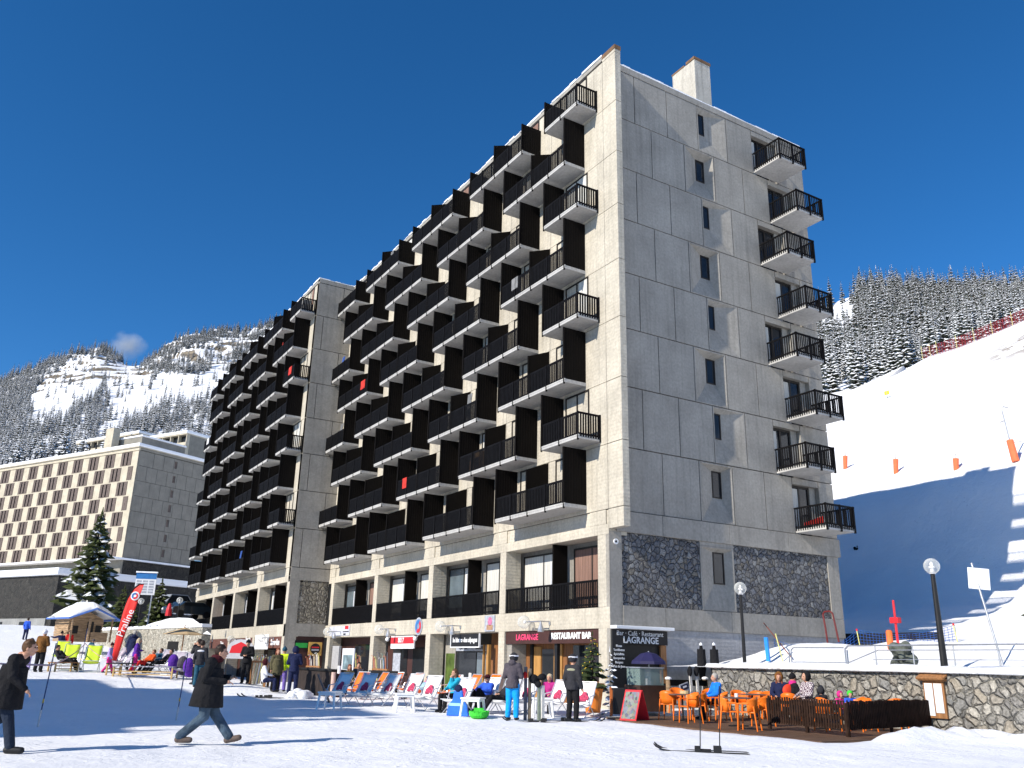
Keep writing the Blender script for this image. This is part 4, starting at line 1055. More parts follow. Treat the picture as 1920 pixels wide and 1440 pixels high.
# ------------------------------------------------------------------ people
def cap_(b, p, q, r0, r1, n=10):
    b.ball(p, r0, n, 6); b.ball(q, r1, n, 6); b.tube(p, q, r0, r1, n=n)
def fuse(b, name, mt, parent, vox, smooth=3):
    me = b.mesh(name+'_raw', mt); o = D.objects.new('tmp', me); COL.objects.link(o)
    r = o.modifiers.new('r', 'REMESH'); r.mode = 'VOXEL'; r.voxel_size = vox
    s = o.modifiers.new('s', 'SMOOTH'); s.factor = .5; s.iterations = smooth
    dg = bpy.context.evaluated_depsgraph_get(); dg.update()
    nm = D.meshes.new_from_object(o.evaluated_get(dg)); nm.name = name
    D.objects.remove(o); D.meshes.remove(me)
    if not nm.materials: nm.materials.append(mt)
    nm.shade_smooth(); k = D.objects.new(name, nm); COL.objects.link(k); k.parent = parent; return k
def cloth(name, c, var=.18): return mat('cloth_'+name, c, .85, var, 6, .9, 9, spec=.15)
CL = dict(black=cloth('black', (.012,.012,.014)), navy=cloth('navy', (.015,.02,.06)), grey=cloth('grey', (.075,.065,.078)), jeans=cloth('jeans', (.055,.085,.12), .45), jeansd=cloth('jeansd', (.018,.026,.045)),
    cyan=cloth('cyan', (.01,.30,.72)), teal=cloth('teal', (.02,.36,.52)), brown=cloth('brown', (.17,.075,.02)), lilac=cloth('lilac', (.38,.30,.62)), purple=cloth('purple', (.10,.03,.30)),
    violet=cloth('violet', (.17,.12,.42)), pink=cloth('pink', (.62,.03,.22)), magenta=cloth('magenta', (.42,.03,.20)), lime=cloth('lime', (.55,.75,.03)), red=cloth('red', (.50,.02,.02)), white=cloth('white', (.70,.70,.74)),
    petrol=cloth('petrol', (.025,.09,.14)), blue=cloth('blue', (.015,.19,.72)), royal=cloth('royal', (.03,.10,.55)), beige=cloth('beige', (.32,.32,.22)), orange=cloth('orange', (.75,.10,.02)), grn=cloth('green', (.06,.55,.05)),
    pale=cloth('pale_blue', (.35,.55,.72), .5), olive=cloth('olive', (.10,.09,.05)), plaid=None, charcoal=cloth('charcoal', (.03,.03,.035)), wine=cloth('wine', (.05,.008,.012)))
def check_mat():
    m_, t, b = new_mat('plaid_cloth'); tc = N(t, 'ShaderNodeTexCoord'); c = N(t, 'ShaderNodeTexChecker'); c.inputs['Scale'].default_value = 22
    c.inputs[1].default_value = (.55,.5,.5,1); c.inputs[2].default_value = (.06,.02,.05,1); t.links.new(tc.outputs['Object'], c.inputs[0]); t.links.new(c.outputs[0], b.inputs['Base Color']); b.inputs['Roughness'].default_value = .9; return m_
CL['plaid'] = check_mat()
SKIN = mat('skin', (.50, .27, .18), .55, .08, 8); HAIRS = dict(dark=mat('hair_dark', (.025,.014,.009), .6, .3, 20), brown=mat('hair_brown', (.09,.045,.02), .6, .3, 20), blond=mat('hair_blond', (.50,.40,.26), .6, .2, 20), auburn=mat('hair_auburn', (.16,.04,.015), .6, .3, 20), grey=mat('hair_grey', (.35,.33,.30), .6, .2, 20))
LEATH = mat('boot_leather', (.11,.08,.065), .7, .3, 8, .3, 20)
V3 = Vector
def skeleton(pose):
    J = dict(P=V3((0,0,.93)), C=V3((0,.0,1.25)), N=V3((0,-.0,1.47)), H=V3((0,.03,1.62)),
        sL=V3((-.17,0,1.40)), sR=V3((.17,0,1.40)), eL=V3((-.24,-.03,1.12)), eR=V3((.24,-.03,1.12)), wL=V3((-.25,.08,.88)), wR=V3((.25,.08,.88)),
        hL=V3((-.09,0,.90)), hR=V3((.09,0,.90)), kL=V3((-.11,.02,.49)), kR=V3((.11,.02,.49)), aL=V3((-.12,-.02,.09)), aR=V3((.12,-.02,.09)))
    def u(**k):
        for a, b in k.items(): J[a] = V3(b)
    def lean(dy, dz, keys='C N H sL sR'):
        for k in keys.split(): J[k] = J[k]+V3((0, dy*(J[k].z-.9)/.7, dz*(J[k].z-.9)/.7))
    if pose == 'walkphone':
        u(kL=(-.09,.16,.50), aL=(-.10,.44,.12), kR=(.09,.02,.48), aR=(.10,-.36,.13), P=(0,0,.90), hL=(-.09,0,.87), hR=(.09,0,.87))
        lean(.06, -.03); u(eL=(-.22,.05,1.10), eR=(.23,.0,1.10), wL=(-.10,.34,1.13), wR=(.10,.32,1.06), H=(0,.16,1.56), N=(0,.08,1.43))
    elif pose == 'stride':
        u(kL=(-.09,-.05,.50), aL=(-.10,-.38,.22), kR=(.09,.16,.50), aR=(.10,.26,.10)); lean(.16, -.04); u(eL=(-.24,-.08,1.10), eR=(.22,.16,1.12), wL=(-.25,-.20,.88), wR=(.17,.36,.94)); J['H'] = J['H']+V3((0,.05,-.03))
    elif pose == 'walk':
        u(kL=(-.09,.14,.50), aL=(-.10,.26,.10), kR=(.09,.0,.48), aR=(.10,-.24,.14)); lean(.04, 0); u(eL=(-.25,-.08,1.12), eR=(.25,.05,1.12), wL=(-.22,-.12,.88), wR=(.22,.22,.92))
    elif pose == 'phone':
        u(eL=(-.25,.02,1.13), eR=(.25,.02,1.13), wL=(-.07,.27,1.12), wR=(.07,.27,1.12), H=(0,.07,1.60))
    elif pose == 'armup':
        u(eL=(-.40,.12,1.32), wL=(-.62,.22,1.36))
    elif pose == 'camera':
        u(eL=(-.24,.14,1.22), wL=(-.05,.20,1.50), eR=(.24,.14,1.22), wR=(.05,.20,1.50))
    elif pose == 'bend':
        lean(.34, -.16); J['eL'] = J['sL']+V3((-.05,.12,-.25)); J['eR'] = J['sR']+V3((.05,.12,-.25)); J['wL'] = J['eL']+V3((.05,.18,-.12)); J['wR'] = J['eR']+V3((-.05,.18,-.12))
    elif pose in ('sit', 'sitphone', 'sitchin'):
        u(P=(0,0,.53), C=(0,-.04,.86), N=(0,-.03,1.08), H=(0,.01,1.23), sL=(-.17,-.04,1.01), sR=(.17,-.04,1.01), eL=(-.24,.06,.76), eR=(.24,.06,.76), wL=(-.12,.30,.70), wR=(.12,.30,.70),
          hL=(-.09,.02,.51), hR=(.09,.02,.51), kL=(-.14,.44,.52), kR=(.14,.44,.52), aL=(-.14,.48,.10), aR=(.15,.44,.10))
        if pose == 'sitchin': u(eL=(-.16,.28,.78), wL=(-.03,.16,1.06), P=(0,0,.50)); 
    elif pose == 'recline':
        u(P=(0,-.02,.44), C=(0,-.26,.66), N=(0,-.40,.84), H=(0,-.42,.99), sL=(-.17,-.36,.80), sR=(.17,-.36,.80), eL=(-.27,-.16,.60), eR=(.27,-.16,.60), wL=(-.10,.08,.60), wR=(.10,.08,.60),
          hL=(-.09,0,.42), hR=(.09,0,.42), kL=(-.12,.42,.52), kR=(.12,.42,.50), aL=(-.13,.72,.12), aR=(.13,.74,.10))
    elif pose == 'kneesup':
        u(P=(0,-.02,.40), C=(0,-.20,.66), N=(0,-.24,.88), H=(0,-.20,1.03), sL=(-.17,-.22,.82), sR=(.17,-.22,.82), eL=(-.28,.02,.66), eR=(.28,.02,.66), wL=(-.14,.26,.66), wR=(.14,.26,.66),
          hL=(-.09,0,.38), hR=(.09,0,.38), kL=(-.14,.40,.68), kR=(.14,.40,.66), aL=(-.13,.50,.16), aR=(.13,.52,.12))
    return J
def facing(dx, dy): return math.atan2(-dx, dy)
DIR_R = (RT.x, RT.y); DIR_AWAY = (FWD.x, FWD.y)
def imgdir(a):
    """heading given as seen from the plaza entrance: 0 = to the right, 90 = away, 180 = left, 270 = towards the viewer"""
    a = math.radians(a); return facing(DIR_R[0]*math.cos(a)+DIR_AWAY[0]*math.sin(a), DIR_R[1]*math.cos(a)+DIR_AWAY[1]*math.sin(a))
def person(loc, head, pose, label, h=1.75, jacket='black', trousers='black', hair='dark', hat=None, hatcol='black', coat=False, longhair=False, near=False, boots=None, goggles=False, scarf=None, hood=None, yoke=None, bulk=1.08, phone=False):
    root = empty('person', loc, imgdir(head), label, 'person'); s = h/1.75; root.scale = (s, s, s)
    J = skeleton(pose); k = bulk
    vox = .009 if near else .019
    # body: one continuous surface, head to feet
    b = MB(); H, Nk = J['H'], J['N']
    b.ball(H, .105, 16, 10, (.80, .96, 1.16)); b.ball(H+V3((0,.045,-.06)), .066, 12, 8, (.85,.85,.9))
    b.tube(H+V3((0,.095,.01)), H+V3((0,.118,-.025)), .012, .02, n=8); b.ball(H+V3((0,.112,-.025)), .019, 8, 6)
    for sx in (-1, 1): b.ball(H+V3((.083*sx,.0,-.01)), .028, 8, 6, (.4,.8,1.1))
    cap_(b, Nk-V3((0,0,.06)), H-V3((0,0,.05)), .058, .052)
    b.ball(J['C'], .145, 12, 8, (1,.62,1.2)); b.ball(J['P'], .14, 12, 8, (1,.7,.9)); cap_(b, J['P'], J['C'], .11, .12); cap_(b, J['C'], Nk, .10, .06); cap_(b, J['sL'], J['sR'], .06, .06)
    for q in 'LR':
        cap_(b, J['s'+q], J['e'+q], .05, .038); cap_(b, J['e'+q], J['w'+q], .038, .027)
        cap_(b, J['h'+q], J['k'+q], .08, .052); cap_(b, J['k'+q], J['a'+q], .05, .036)
        # hand: palm, four bent fingers, thumb from the side
        fd = (J['w'+q]-J['e'+q]).normalized(); sx = -1 if q == 'L' else 1
        side = fd.cross(V3((0,0,1))); side = side.normalized() if side.length > .1 else V3((1,0,0))
        up_ = side.cross(fd).normalized(); w_ = J['w'+q]; pc = w_+fd*.055
        if side.x*sx > 0: side = -side      # thumb side points inwards
        cap_(b, w_, pc, .026, .034, 8); cap_(b, pc-side*.02, pc+side*.02, .024, .024, 8)
        for i, ln in enumerate((.040, .046, .044, .034)):
            a0 = pc+fd*.03+side*(.027-.018*i); a1 = a0+fd*ln*.9-up_*.008; a2 = a1+fd*ln*.45-up_*ln*.6
            cap_(b, a0, a1, .010, .009, 6); cap_(b, a1, a2, .009, .008, 6)
        t0 = w_+fd*.03+side*.03; t1 = t0+fd*.03+side*.028; cap_(b, t0, t1, .012, .010, 6); cap_(b, t1, t1+fd*.028, .010, .009, 6)
        cap_(b, J['a'+q], J['a'+q]+V3((0,.10,-.045)), .036, .03, 8)
    fuse(b, 'body', SKIN, root, vox, 2)
    e = MB()
    for sx in (-1, 1): e.ball(H+V3((.034*sx,.093,.012)), .011, 8, 6)
    e.build('eyes', BLACK, root, smooth=True); MB().ball(H+V3((0,.103,-.068)), .02, 8, 6, (1.1,.4,.3)).build('mouth', mat('lips', (.33,.09,.08), .5), root, smooth=True)
    # jacket
    b = MB(); t = .035*k
    b.ball(J['C'], .165*k+.01, 14, 9, (1.02,.72,1.15)); b.ball(J['P']+V3((0,0,.02)), .165*k, 14, 8, (1.02,.80,.95)); cap_(b, J['P']+V3((0,0,.02)), J['C'], .135*k, .14*k); cap_(b, J['C'], Nk-V3((0,0,.05)), .13*k, .075); cap_(b, J['sL'], J['sR'], .085*k, .085*k)
    for q in 'LR': cap_(b, J['s'+q], J['e'+q], .078*k, .064*k); cap_(b, J['e'+q], J['w'+q]-(J['w'+q]-J['e'+q]).normalized()*.01, .062*k, .046*k)
    b.tube(Nk-V3((0,0,.07)), Nk+V3((0,0,.02)), .085, .070, n=12)
    if 'sit' not in pose and pose not in ('recline', 'kneesup', 'bend'): b.tube(J['P']+V3((0,0,.10)), J['P']-V3((0,0,.11)), .165*k, .180*k, n=14)
    if coat: b.tube(J['C']+V3((0,0,.05)), J['P']+V3((0,.0,-.27)), .17*k, .25*k, n=16)
    if hood: b.ball(Nk+V3((0,-.085,.03)), .10, 10, 7, (1.15,.8,.8))
    fuse(b, 'jacket', CL[jacket], root, vox*1.1, 3)
    if yoke:
        y_ = MB(); y_.ball(J['C']+V3((0,-.055,.10)), .135, 14, 8, (1.12,.65,.40)); y_.build('yoke', CL[yoke], root, smooth=True)
    # trousers
    b = MB(); b.ball(J['P']-V3((0,0,.02)), .155, 12, 8, (1.0,.78,.85))
    for q in 'LR': cap_(b, J['h'+q], J['k'+q], .105*k, .078*k); cap_(b, J['k'+q], J['a'+q]+V3((0,0,.02)), .075*k, .068*k)
    cap_(b, J['hL'], J['hR'], .11, .11)
    fuse(b, 'trousers', CL[trousers], root, vox*1.1, 3)
    bt = boots or BLACK
    for q in 'LR':
        a = J['a'+q]; dn = V3((0,0,-.05)); b = MB(); tilt = V3((0,0,.05)) if a.y > .3 and pose.startswith('walk') else V3((0,0,0))
        cap_(b, a+V3((0,0,.05)), a+dn*.6, .058, .055, 10); cap_(b, a+V3((0,-.02,-.045)), a+V3((0,.15,-.05))+tilt*.6, .048, .040, 10); cap_(b, a+V3((0,.05,-.03)), a+V3((0,.17,-.055))+tilt, .045, .036, 10)
        if near: cap_(b, a+V3((0,-.03,-.04)), a+V3((0,.18,-.045))+tilt, .058, .05, 12)
        fuse(b, 'boot', bt, root, vox, 2)
    # hair, hats
    if hat is None or longhair:
        b = MB(); b.ball(H+V3((0,-.018,.028)), .112, 16, 10, (.86,.95,1.08)); 
        for i in range(14 if near else 6):
            q = i*2.4; b.ball(H+V3((.07*math.cos(q), .055*math.sin(q)-.02, .07+.02*math.sin(i*1.7))), .035, 8, 6)
        if longhair: cap_(b, H+V3((0,-.06,0)), H+V3((0,-.085,-.20)), .095, .075, 12); cap_(b, H+V3((-.07,-.03,-.02)), H+V3((-.085,-.0,-.19)), .04, .035, 8); cap_(b, H+V3((.07,-.03,-.02)), H+V3((.085,-.0,-.19)), .04, .035, 8)
        # keep the face clear
        o = fuse(b, 'hair', HAIRS[hair], root, .011 if near else .017, 1)
        me = o.data
        for v in me.vertices:
            if v.co.y > H.y+.055 and v.co.z < H.z+.062: v.co.y = H.y+.05
    if hat == 'beanie':
        b = MB(); b.ball(H+V3((0,-.01,.045)), .118, 16, 9, (.86,.98,.95)); b.lathe(H+V3((0,-.008,.0)), [(.098,.03),(.106,.035),(.106,.07),(.098,.075)], 18); b.ball(H+V3((0,-.02,.165)), .03, 8, 6); o = b.build('hat', CL[hatcol], root, smooth=True)
        for v in o.data.vertices:
            if v.co.z < H.z+.028 and v.co.y > H.y: v.co.z = H.z+.028
    elif hat == 'helmet':
        b = MB(); b.ball(H+V3((0,-.015,.03)), .135, 20, 12, (.90,1.02,.98)); o = b.build('helmet', CL[hatcol] if hatcol in CL else BLACK, root, smooth=True)
        for v in o.data.vertices:
            if v.co.y > H.y+.04 and v.co.z < H.z+.05: v.co.y = H.y+.04
            if v.co.z < H.z-.06: v.co.z = H.z-.06
    elif hat == 'cap' :
        b = MB(); b.ball(H+V3((0,-.01,.05)), .112, 14, 8, (.88,.98,.8)); b.obox(H+V3((0,.14,.055)), (1,0,0), (0,1,-.15), (0,.15,1), .07, .06, .006); b.build('hat', CL[hatcol], root, smooth=True)
    elif hat == 'hood':
        b = MB(); b.ball(H+V3((0,-.03,.02)), .145, 16, 10, (.92,.95,1.08)); o = b.build('hood', CL[hatcol] if hatcol in CL else HAIRS['brown'], root, smooth=True)
        for v in o.data.vertices:
            if v.co.y > H.y+.05: v.co.y = H.y+.05
    if goggles:
        b = MB(); b.obox(H+V3((0,.10,.02+(.06 if hat == 'helmet' else 0))), (1,0,0), (0,1,0), (0,0,1), .075, .022, .032); b.lathe(H+V3((0,-.012,.0)), [(.118,.05),(.134,.05),(.134,.09),(.118,.09)], 18)
        b.build('goggles', CL['white'], root, smooth=False, bevel=.01)
    if scarf: b = MB(); b.lathe(Nk-V3((0,-.02,.05)), [(.08,0),(.115,.03),(.12,.08),(.10,.12),(.075,.14)], 14); b.build('scarf', CL[scarf], root, smooth=True)
    if phone:
        mid = (J['wL']+J['wR'])/2+V3((0,.07,.03)); ph = MB().box(-.035, -.07, -.005, .035, .07, .005); o = ph.build('phone', BLACK, root); o.location = mid; o.rotation_euler = (math.radians(35), 0, 0)
    return root
G_ = lambda px, py: (lambda p: V3((p.x, p.y, gh(p.x, p.y))))(ground_at(px, py, 0))
def GD(px, py, dep):      # spot at a measured distance, standing on the snow
    p = at_depth(px, py, dep); return V3((p.x, p.y, gh(p.x, p.y)))
def GZ(px, py):           # iterate to the snow surface
    z = 0
    for _ in range(25): p = ground_at(px, py, min(z, 1.35)); z = .5*z+.5*gh(p.x, p.y)
    return V3((p.x, p.y, gh(p.x, p.y)))
P_ = person
P_(G_(377, 1397), 2, 'walkphone', 'man in a long black coat and jeans striding right, looking down at his phone', 1.80, 'black', 'jeans', 'dark', coat=True, near=True, boots=LEATH, scarf='wine', phone=True, bulk=1.2)
P_(G_(-12, 1413), 5, 'stride', 'person in black hurrying in from the left edge, leaning forward', 1.80, 'black', 'jeansd', 'brown', coat=True, near=True, bulk=1.12)
P_(GZ(50, 1256), 250, 'stand', 'child in a lilac ski suit at the far left', 1.35, 'lilac', 'lilac', 'brown', 'helmet', 'grey')
P_(GZ(70, 1260), 90, 'phone', 'adult in a brown jacket and white hat beside the lilac child', 1.78, 'brown', 'black', 'dark', 'beanie', 'white', bulk=1.2)
P_(GD(108, 1235, 58), 120, 'armup', 'dark-clad person stretching one arm out to the left near the yellow deckchairs', 1.68, 'navy', 'black', 'dark', 'beanie', 'black')
P_(GD(124, 1232, 60), 300, 'stand', 'person in black and red beside the one stretching an arm', 1.65, 'red', 'black', 'dark')
P_(GD(162, 1234, 52), 60, 'bend', 'child in a petrol blue jacket behind the lime deckchair', 1.40, 'petrol', 'petrol', 'grey', 'beanie', 'grey')
P_(GZ(200, 1263), 10, 'walk', 'small girl in a patterned lilac jacket and bright pink trousers', 1.30, 'lilac', 'pink', 'auburn', 'beanie', 'wine')
P_(GD(243, 1256, 41), 100, 'stand', 'tall adult in a dark navy coat with a pale fur collar', 1.85, 'navy', 'black', 'grey', coat=True, hood=True)
P_(GD(250, 1262, 38.5), 20, 'phone', 'blond girl in a purple jacket and pink trousers beside the navy coat', 1.55, 'purple', 'pink', 'blond', longhair=True)
P_(GD(366, 1275, 35), 165, 'camera', 'man in dark clothes with a hand to his face at the left of the deckchairs', 1.78, 'charcoal', 'black', 'dark')
P_(GD(371, 1277, 34), 90, 'stand', 'skier in a black and white jacket and blue trousers seen from behind', 1.78, 'charcoal', 'petrol', 'dark', yoke='white')
P_(G_(456, 1302), 268, 'phone', 'man all in black with sunglasses facing us, hands together', 1.80, 'black', 'black', 'dark', 'beanie', 'black', goggles=False, phone=True, bulk=1.1)
P_(G_(513, 1307), 300, 'stand', 'woman with long auburn hair in a dark open coat beside the lime jacket', 1.68, 'olive', 'black', 'auburn', longhair=True, coat=True)
P_(G_(525, 1306), 90, 'stand', 'skier in a lime jacket and violet trousers seen from behind', 1.74, 'lime', 'violet', 'dark', 'beanie', 'petrol')
P_(G_(546, 1309), 95, 'phone', 'skier in a navy ski suit seen from behind, right of the lime jacket', 1.84, 'navy', 'navy', 'dark', 'hood', 'navy', bulk=1.12)
P_(G_(960, 1350), 70, 'phone', 'skier in a dark grey jacket and bright cyan trousers with a black helmet', 1.80, 'grey', 'cyan', 'dark', 'helmet', 'charcoal', hood=True, bulk=1.12, goggles=True)
P_(G_(1074, 1350), 55, 'stand', 'skier in a black jacket with a beige yoke and a white-banded helmet, standing on skis', 1.82, 'charcoal', 'black', 'dark', 'helmet', 'charcoal', yoke='beige', bulk=1.14, goggles=True)
# ------------------------------------------------------------------ loungers, chairs, tables
SUN_RZ = imgdir(238)          # seats turned to the sun
SLING = mat('white_sling', (.80,.80,.80), .7, .05, 6); EMB = mat('sling_print', (.42, .04, .10), .7, .7, 14)
def lounger(fabric, printed, tube=ALU):
    r = empty('deck_chair'); b = MB()
    for x in (-.29, .29):
        b.path([(x,-.42,1.02), (x,.02,.36), (x,.58,.42)], .014); b.path([(x,-.30,0), (x,.18,.46), (x,.30,.50)], .013); b.path([(x,.50,0), (x,-.02,.40), (x,-.24,.72)], .013)
        b.path([(x*1.1,-.2,.66),(x*1.1,.12,.62),(x*1.1,.22,.40)], .016)
    for p in ((-.42,1.02),(.58,.42),(-.30,.01),(.50,.01)): b.tube((-.29,p[0],p[1]), (.29,p[0],p[1]), .014)
    b.build('frame', tube, r)
    prof = [(-.42,1.02),(-.34,.88),(-.24,.72),(-.13,.55),(-.02,.42),(.10,.35),(.25,.33),(.40,.36),(.50,.39),(.58,.43)]
    m_ = MB(); V = [];
    for y, z in prof:
        for x in (-.27, -.13, 0, .13, .27): V.append((x, y, z-.03*(1-(x/.27)**2)))
    m_.add(V, [(j*5+i, j*5+i+1, (j+1)*5+i+1, (j+1)*5+i) for j in range(len(prof)-1) for i in range(4)])
    s = m_.build('sling', fabric, r, smooth=True); sd = s.modifiers.new('t', 'SOLIDIFY'); sd.thickness = .012
    if printed:
        q = MB(); pts = []
        def on(x, t):   # point on the back, t from seat (0) up
            y = -.02-.30*t; z = .42+.44*t; return (x, y+.02, z+.018)
        pts = [on(x, t) for x, t in ((-.13,.12),(.14,.08),(.15,.40),(.09,.52),(.05,.70),(-.06,.66),(-.09,.50),(-.15,.36))]
        pk = [(x, y-.006, z-.006) for x, y, z in pts]; n = len(pts)
        q.add(pts+pk, [tuple(range(n)), tuple(range(2*n-1, n-1, -1))]+[(i, n+i, n+(i+1)%n, (i+1)%n) for i in range(n)]); q.build('print', EMB, s)
    return r
def place(proto, used, loc, rz, label, group=None, cat=None, sc=1.0):
    o = proto if not used[0] else dup(proto)
    used[0] = True; o.location = loc; o.rotation_euler = (0, 0, rz); o.scale = (sc, sc, sc)
    tag(o, label, cat, group); return o
ORG = mat('orange_sling', (.80,.17,.02), .6, .12, 5); LIME = mat('lime_sling', (.62,.80,.05), .6, .08, 5); GRYS = mat('grey_stripe_sling', (.40,.36,.42), .7, .4, 6)
wl, ol, ll, gl = lounger(SLING, True), lounger(ORG, False), lounger(LIME, False), lounger(GRYS, False)
wu, ou, lu, gu = [False], [False], [False], [False]
GW = 'white deck chairs with a red print facing the sun'
WL = [(632,1322,'white deck chair in the shade, leftmost of the printed row'),(678,1324,'printed white deck chair, second from the left in the shaded row'),(722,1325,'printed white deck chair, third from the left in the shaded row'),(766,1326,'shaded deck chair holding the purple-hooded child'),
      (800,1331,'sunlit white deck chair standing empty with its red print showing'),(862,1338,'white deck chair behind the woman in turquoise'),(912,1334,'white deck chair behind the bearded man'),(948,1338,'white deck chair behind the cyan-trousered skier'),
      (984,1336,'white deck chair left of the upright skis'),(1042,1340,'white deck chair holding the woman in pink'),(1092,1344,'white deck chair by the orange planter')]
for px, py, lab in WL:
    p = G_(px, py); place(wl, wu, (p.x, p.y, p.z), SUN_RZ+math.radians(rg.uniform(-8, 8)), lab, GW, 'deck chair', 1.03)
for px, py, lab in ((668,1312,'orange deck chair behind the leftmost shaded white ones'),(703,1312,'orange deck chair beside the tall orange umbrella base'),(735,1308,'orange deck chair just behind the third shaded white one'),(770,1310,'bright orange deck chair left of the hooded child'),(838,1318,'orange deck chair in front of the shop window'),(880,1315,'orange deck chair under the crêperie door'),(918,1311,'orange deck chair near the pillar by the bar')):
    p = G_(px, py); place(ol, ou, (p.x, p.y, p.z), SUN_RZ+math.radians(rg.uniform(-30, 10)), lab.replace('crêperie', 'glass shop'), 'orange deck chairs in the second row', 'deck chair')
for px, py, d, lab in ((128,1252,40,'lime deck chair with a person stretched out on it'),(170,1254,39,'empty lime deck chair right of the stretched-out person'),(110,1248,46,'lime deck chair nearest the left pole, mostly hidden')):
    p = GD(px, py, d); place(ll, lu, p, SUN_RZ+.9, lab, 'lime deck chairs on the left', 'deck chair', 1.15)
for i, (px, d) in enumerate(((218,42),(232,40),(285,41),(300,40),(312,39),(325,38.5),(338,38),(350,37))):
    p = GD(px, 1262, d); lab = ['striped deck chair just left of the navy coat','striped deck chair behind the flag foot','grey deck chair under the seated couple','grey deck chair beside the seated couple','grey deck chair draped with purple jackets, first of four','grey deck chair draped with purple jackets, second of four','grey deck chair draped with purple jackets, third of four','grey deck chair nearest the man photographing'][i]
    place(gl, gu, p, SUN_RZ+rg.uniform(-.3, .3), lab, 'grey striped deck chairs on the left', 'deck chair')
for k_, (px, d) in enumerate(((322,37.5),(340,36.8),(352,36))):
    p = GD(px, 1262, d); b = MB(); b.ball((0,0,.62), .26, 12, 8, (.9,.7,1.3)); b.ball((.1,.1,.35), .22, 10, 7, (1,.8,.9)); o = fuse(b, 'hung_jacket', CL['purple'] if k_ != 1 else CL['grey'], None, .02); o.location = p
    tag(o, ['purple jacket thrown over a grey deck chair, left one','dark grey jacket thrown between two purple ones','purple jacket thrown over a grey deck chair by the man photographing'][k_], 'jacket')

# low wooden benches and checked table
def low_table(loc, rz, w_, d_, h_, top, label):
    r = empty('low_table', loc, rz, label, 'table'); MB().box(-w_/2, -d_/2, h_-.04, w_/2, d_/2, h_).build('tabletop', top, r)
    for x in (-w_/2+.05, w_/2-.05):
        for y in (-d_/2+.05, d_/2-.05): MB().box(x-.03, y-.03, 0, x+.03, y+.03, h_-.041).build('leg', mat('pine', (.45,.30,.12), .7, .2, 4), r)
    b = MB()
    for z in (.12, .24): b.box(-w_/2+.03, -d_/2+.03, z, w_/2-.03, -d_/2+.06, z+.04)
    b.build('slats', MATS['pine'], r); return r
low_table(GD(118,1256,38.5), .5, 1.2, .6, .42, MATS.get('pine') or WOOD, 'low pine table left of the lime deck chairs')
low_table(GD(225,1266,37), imgdir(0), 1.5, .7, .5, mat('dark_cloth', (.03,.03,.035), .9), 'low table with a dark cover in front of the navy coat')
ck = mat('checked_cloth', (.25,.25,.30), .9, .9, 12); low_table(GD(272,1267,36.5), imgdir(0)+PI/2, 2.6, .7, .48, ck, 'long low table under a checked cloth')

def stool(loc, rz, label, sc=1.0):
    r = empty('plastic_stool', loc, rz, label, 'stool', 'white plastic side tables'); r.scale = (sc,)*3
    b = MB(); b.box(-.27,-.24,.40,.27,.24,.44); b.box(-.25,-.22,.35,.25,.22,.399); b.build('top', WHITE, r, bevel=.012)
    for x in (-1, 1):
        for y in (-1, 1): MB().tube((.22*x,.19*y,.37), (.27*x,.23*y,0), .035, .026, n=6).build('leg', WHITE, r)
for px, py, lab in ((617,1330,'white plastic table in the shade in front of the leftmost deck chair'),(757,1334,'white plastic stool left of the empty printed deck chair'),(886,1345,'white plastic table between the turquoise woman and the green sledge'),(1017,1344,'white plastic table beside the cyan-trousered skier, with a red cup')):
    stool(G_(px, py), imgdir(rg.uniform(-15, 15)), lab, 1.25)
p = G_(1012, 1340); o = MB().lathe((0,0,.0), [(.05,0),(.09,.02),(.10,.08),(.05,.12),(.02,.13)], 10).build('cap', CL['red'], None); o.location = (p.x, p.y, p.z+.56); tag(o, 'small red cap lying on the white table', 'cap')

# people on the loungers
L_rz = 205
P_(G_(850,1335), 222, 'sitchin', 'woman in a turquoise jacket sitting with a hand at her chin', 1.70, 'teal', 'black', 'brown', longhair=True)
P_(G_(905,1335), 235, 'kneesup', 'bearded man in a blue and white jacket with his knees drawn up', 1.76, 'royal', 'black', 'dark', 'cap', 'wine', yoke='white')
P_(G_(938,1338), 215, 'recline', 'person in black lying back in sunglasses left of the cyan trousers', 1.74, 'charcoal', 'black', 'dark')
P_(G_(1030,1336), 250, 'sitphone', 'older blond woman in a magenta jacket seated on a deck chair', 1.68, 'magenta', 'black', 'blond', hood=True)
P_(G_(785,1312), 200, 'recline', 'child with a navy hood and pale blue jacket slumped in a deck chair', 1.35, 'pale', 'orange', 'dark', 'hood', 'navy', scarf='pink')
P_(G_(652,1304), 285, 'sit', 'woman with auburn hair bending forward behind the shaded deck chair', 1.65, 'olive', 'black', 'auburn', longhair=True)
P_(G_(669,1304), 275, 'sit', 'man in grey with sunglasses and a raised arm at the bar', 1.78, 'grey', 'black', 'dark')
P_(G_(492,1308), 20, 'sit', 'person in a dark beanie bent over, sitting beside the ski racks', 1.6, 'white', 'navy', 'dark', 'hood', 'wine')
P_(GD(118,1252,39.5), 350, 'recline', 'person in dark clothes stretched out on a lime deck chair', 1.75, 'charcoal', 'black', 'dark')
P_(GD(285,1262,40.2), 250, 'recline', 'seated person with sunglasses on the left of the couple by the stone wall', 1.7, 'petrol', 'black', 'dark')
P_(GD(302,1262,39.2), 240, 'recline', 'seated person in black on the right of the couple by the stone wall', 1.72, 'black', 'black', 'dark')
P_(GD(270,1262,39.8), 240, 'recline', 'person in an orange-red jacket lying back beside the seated couple', 1.6, 'orange', 'red', 'brown')

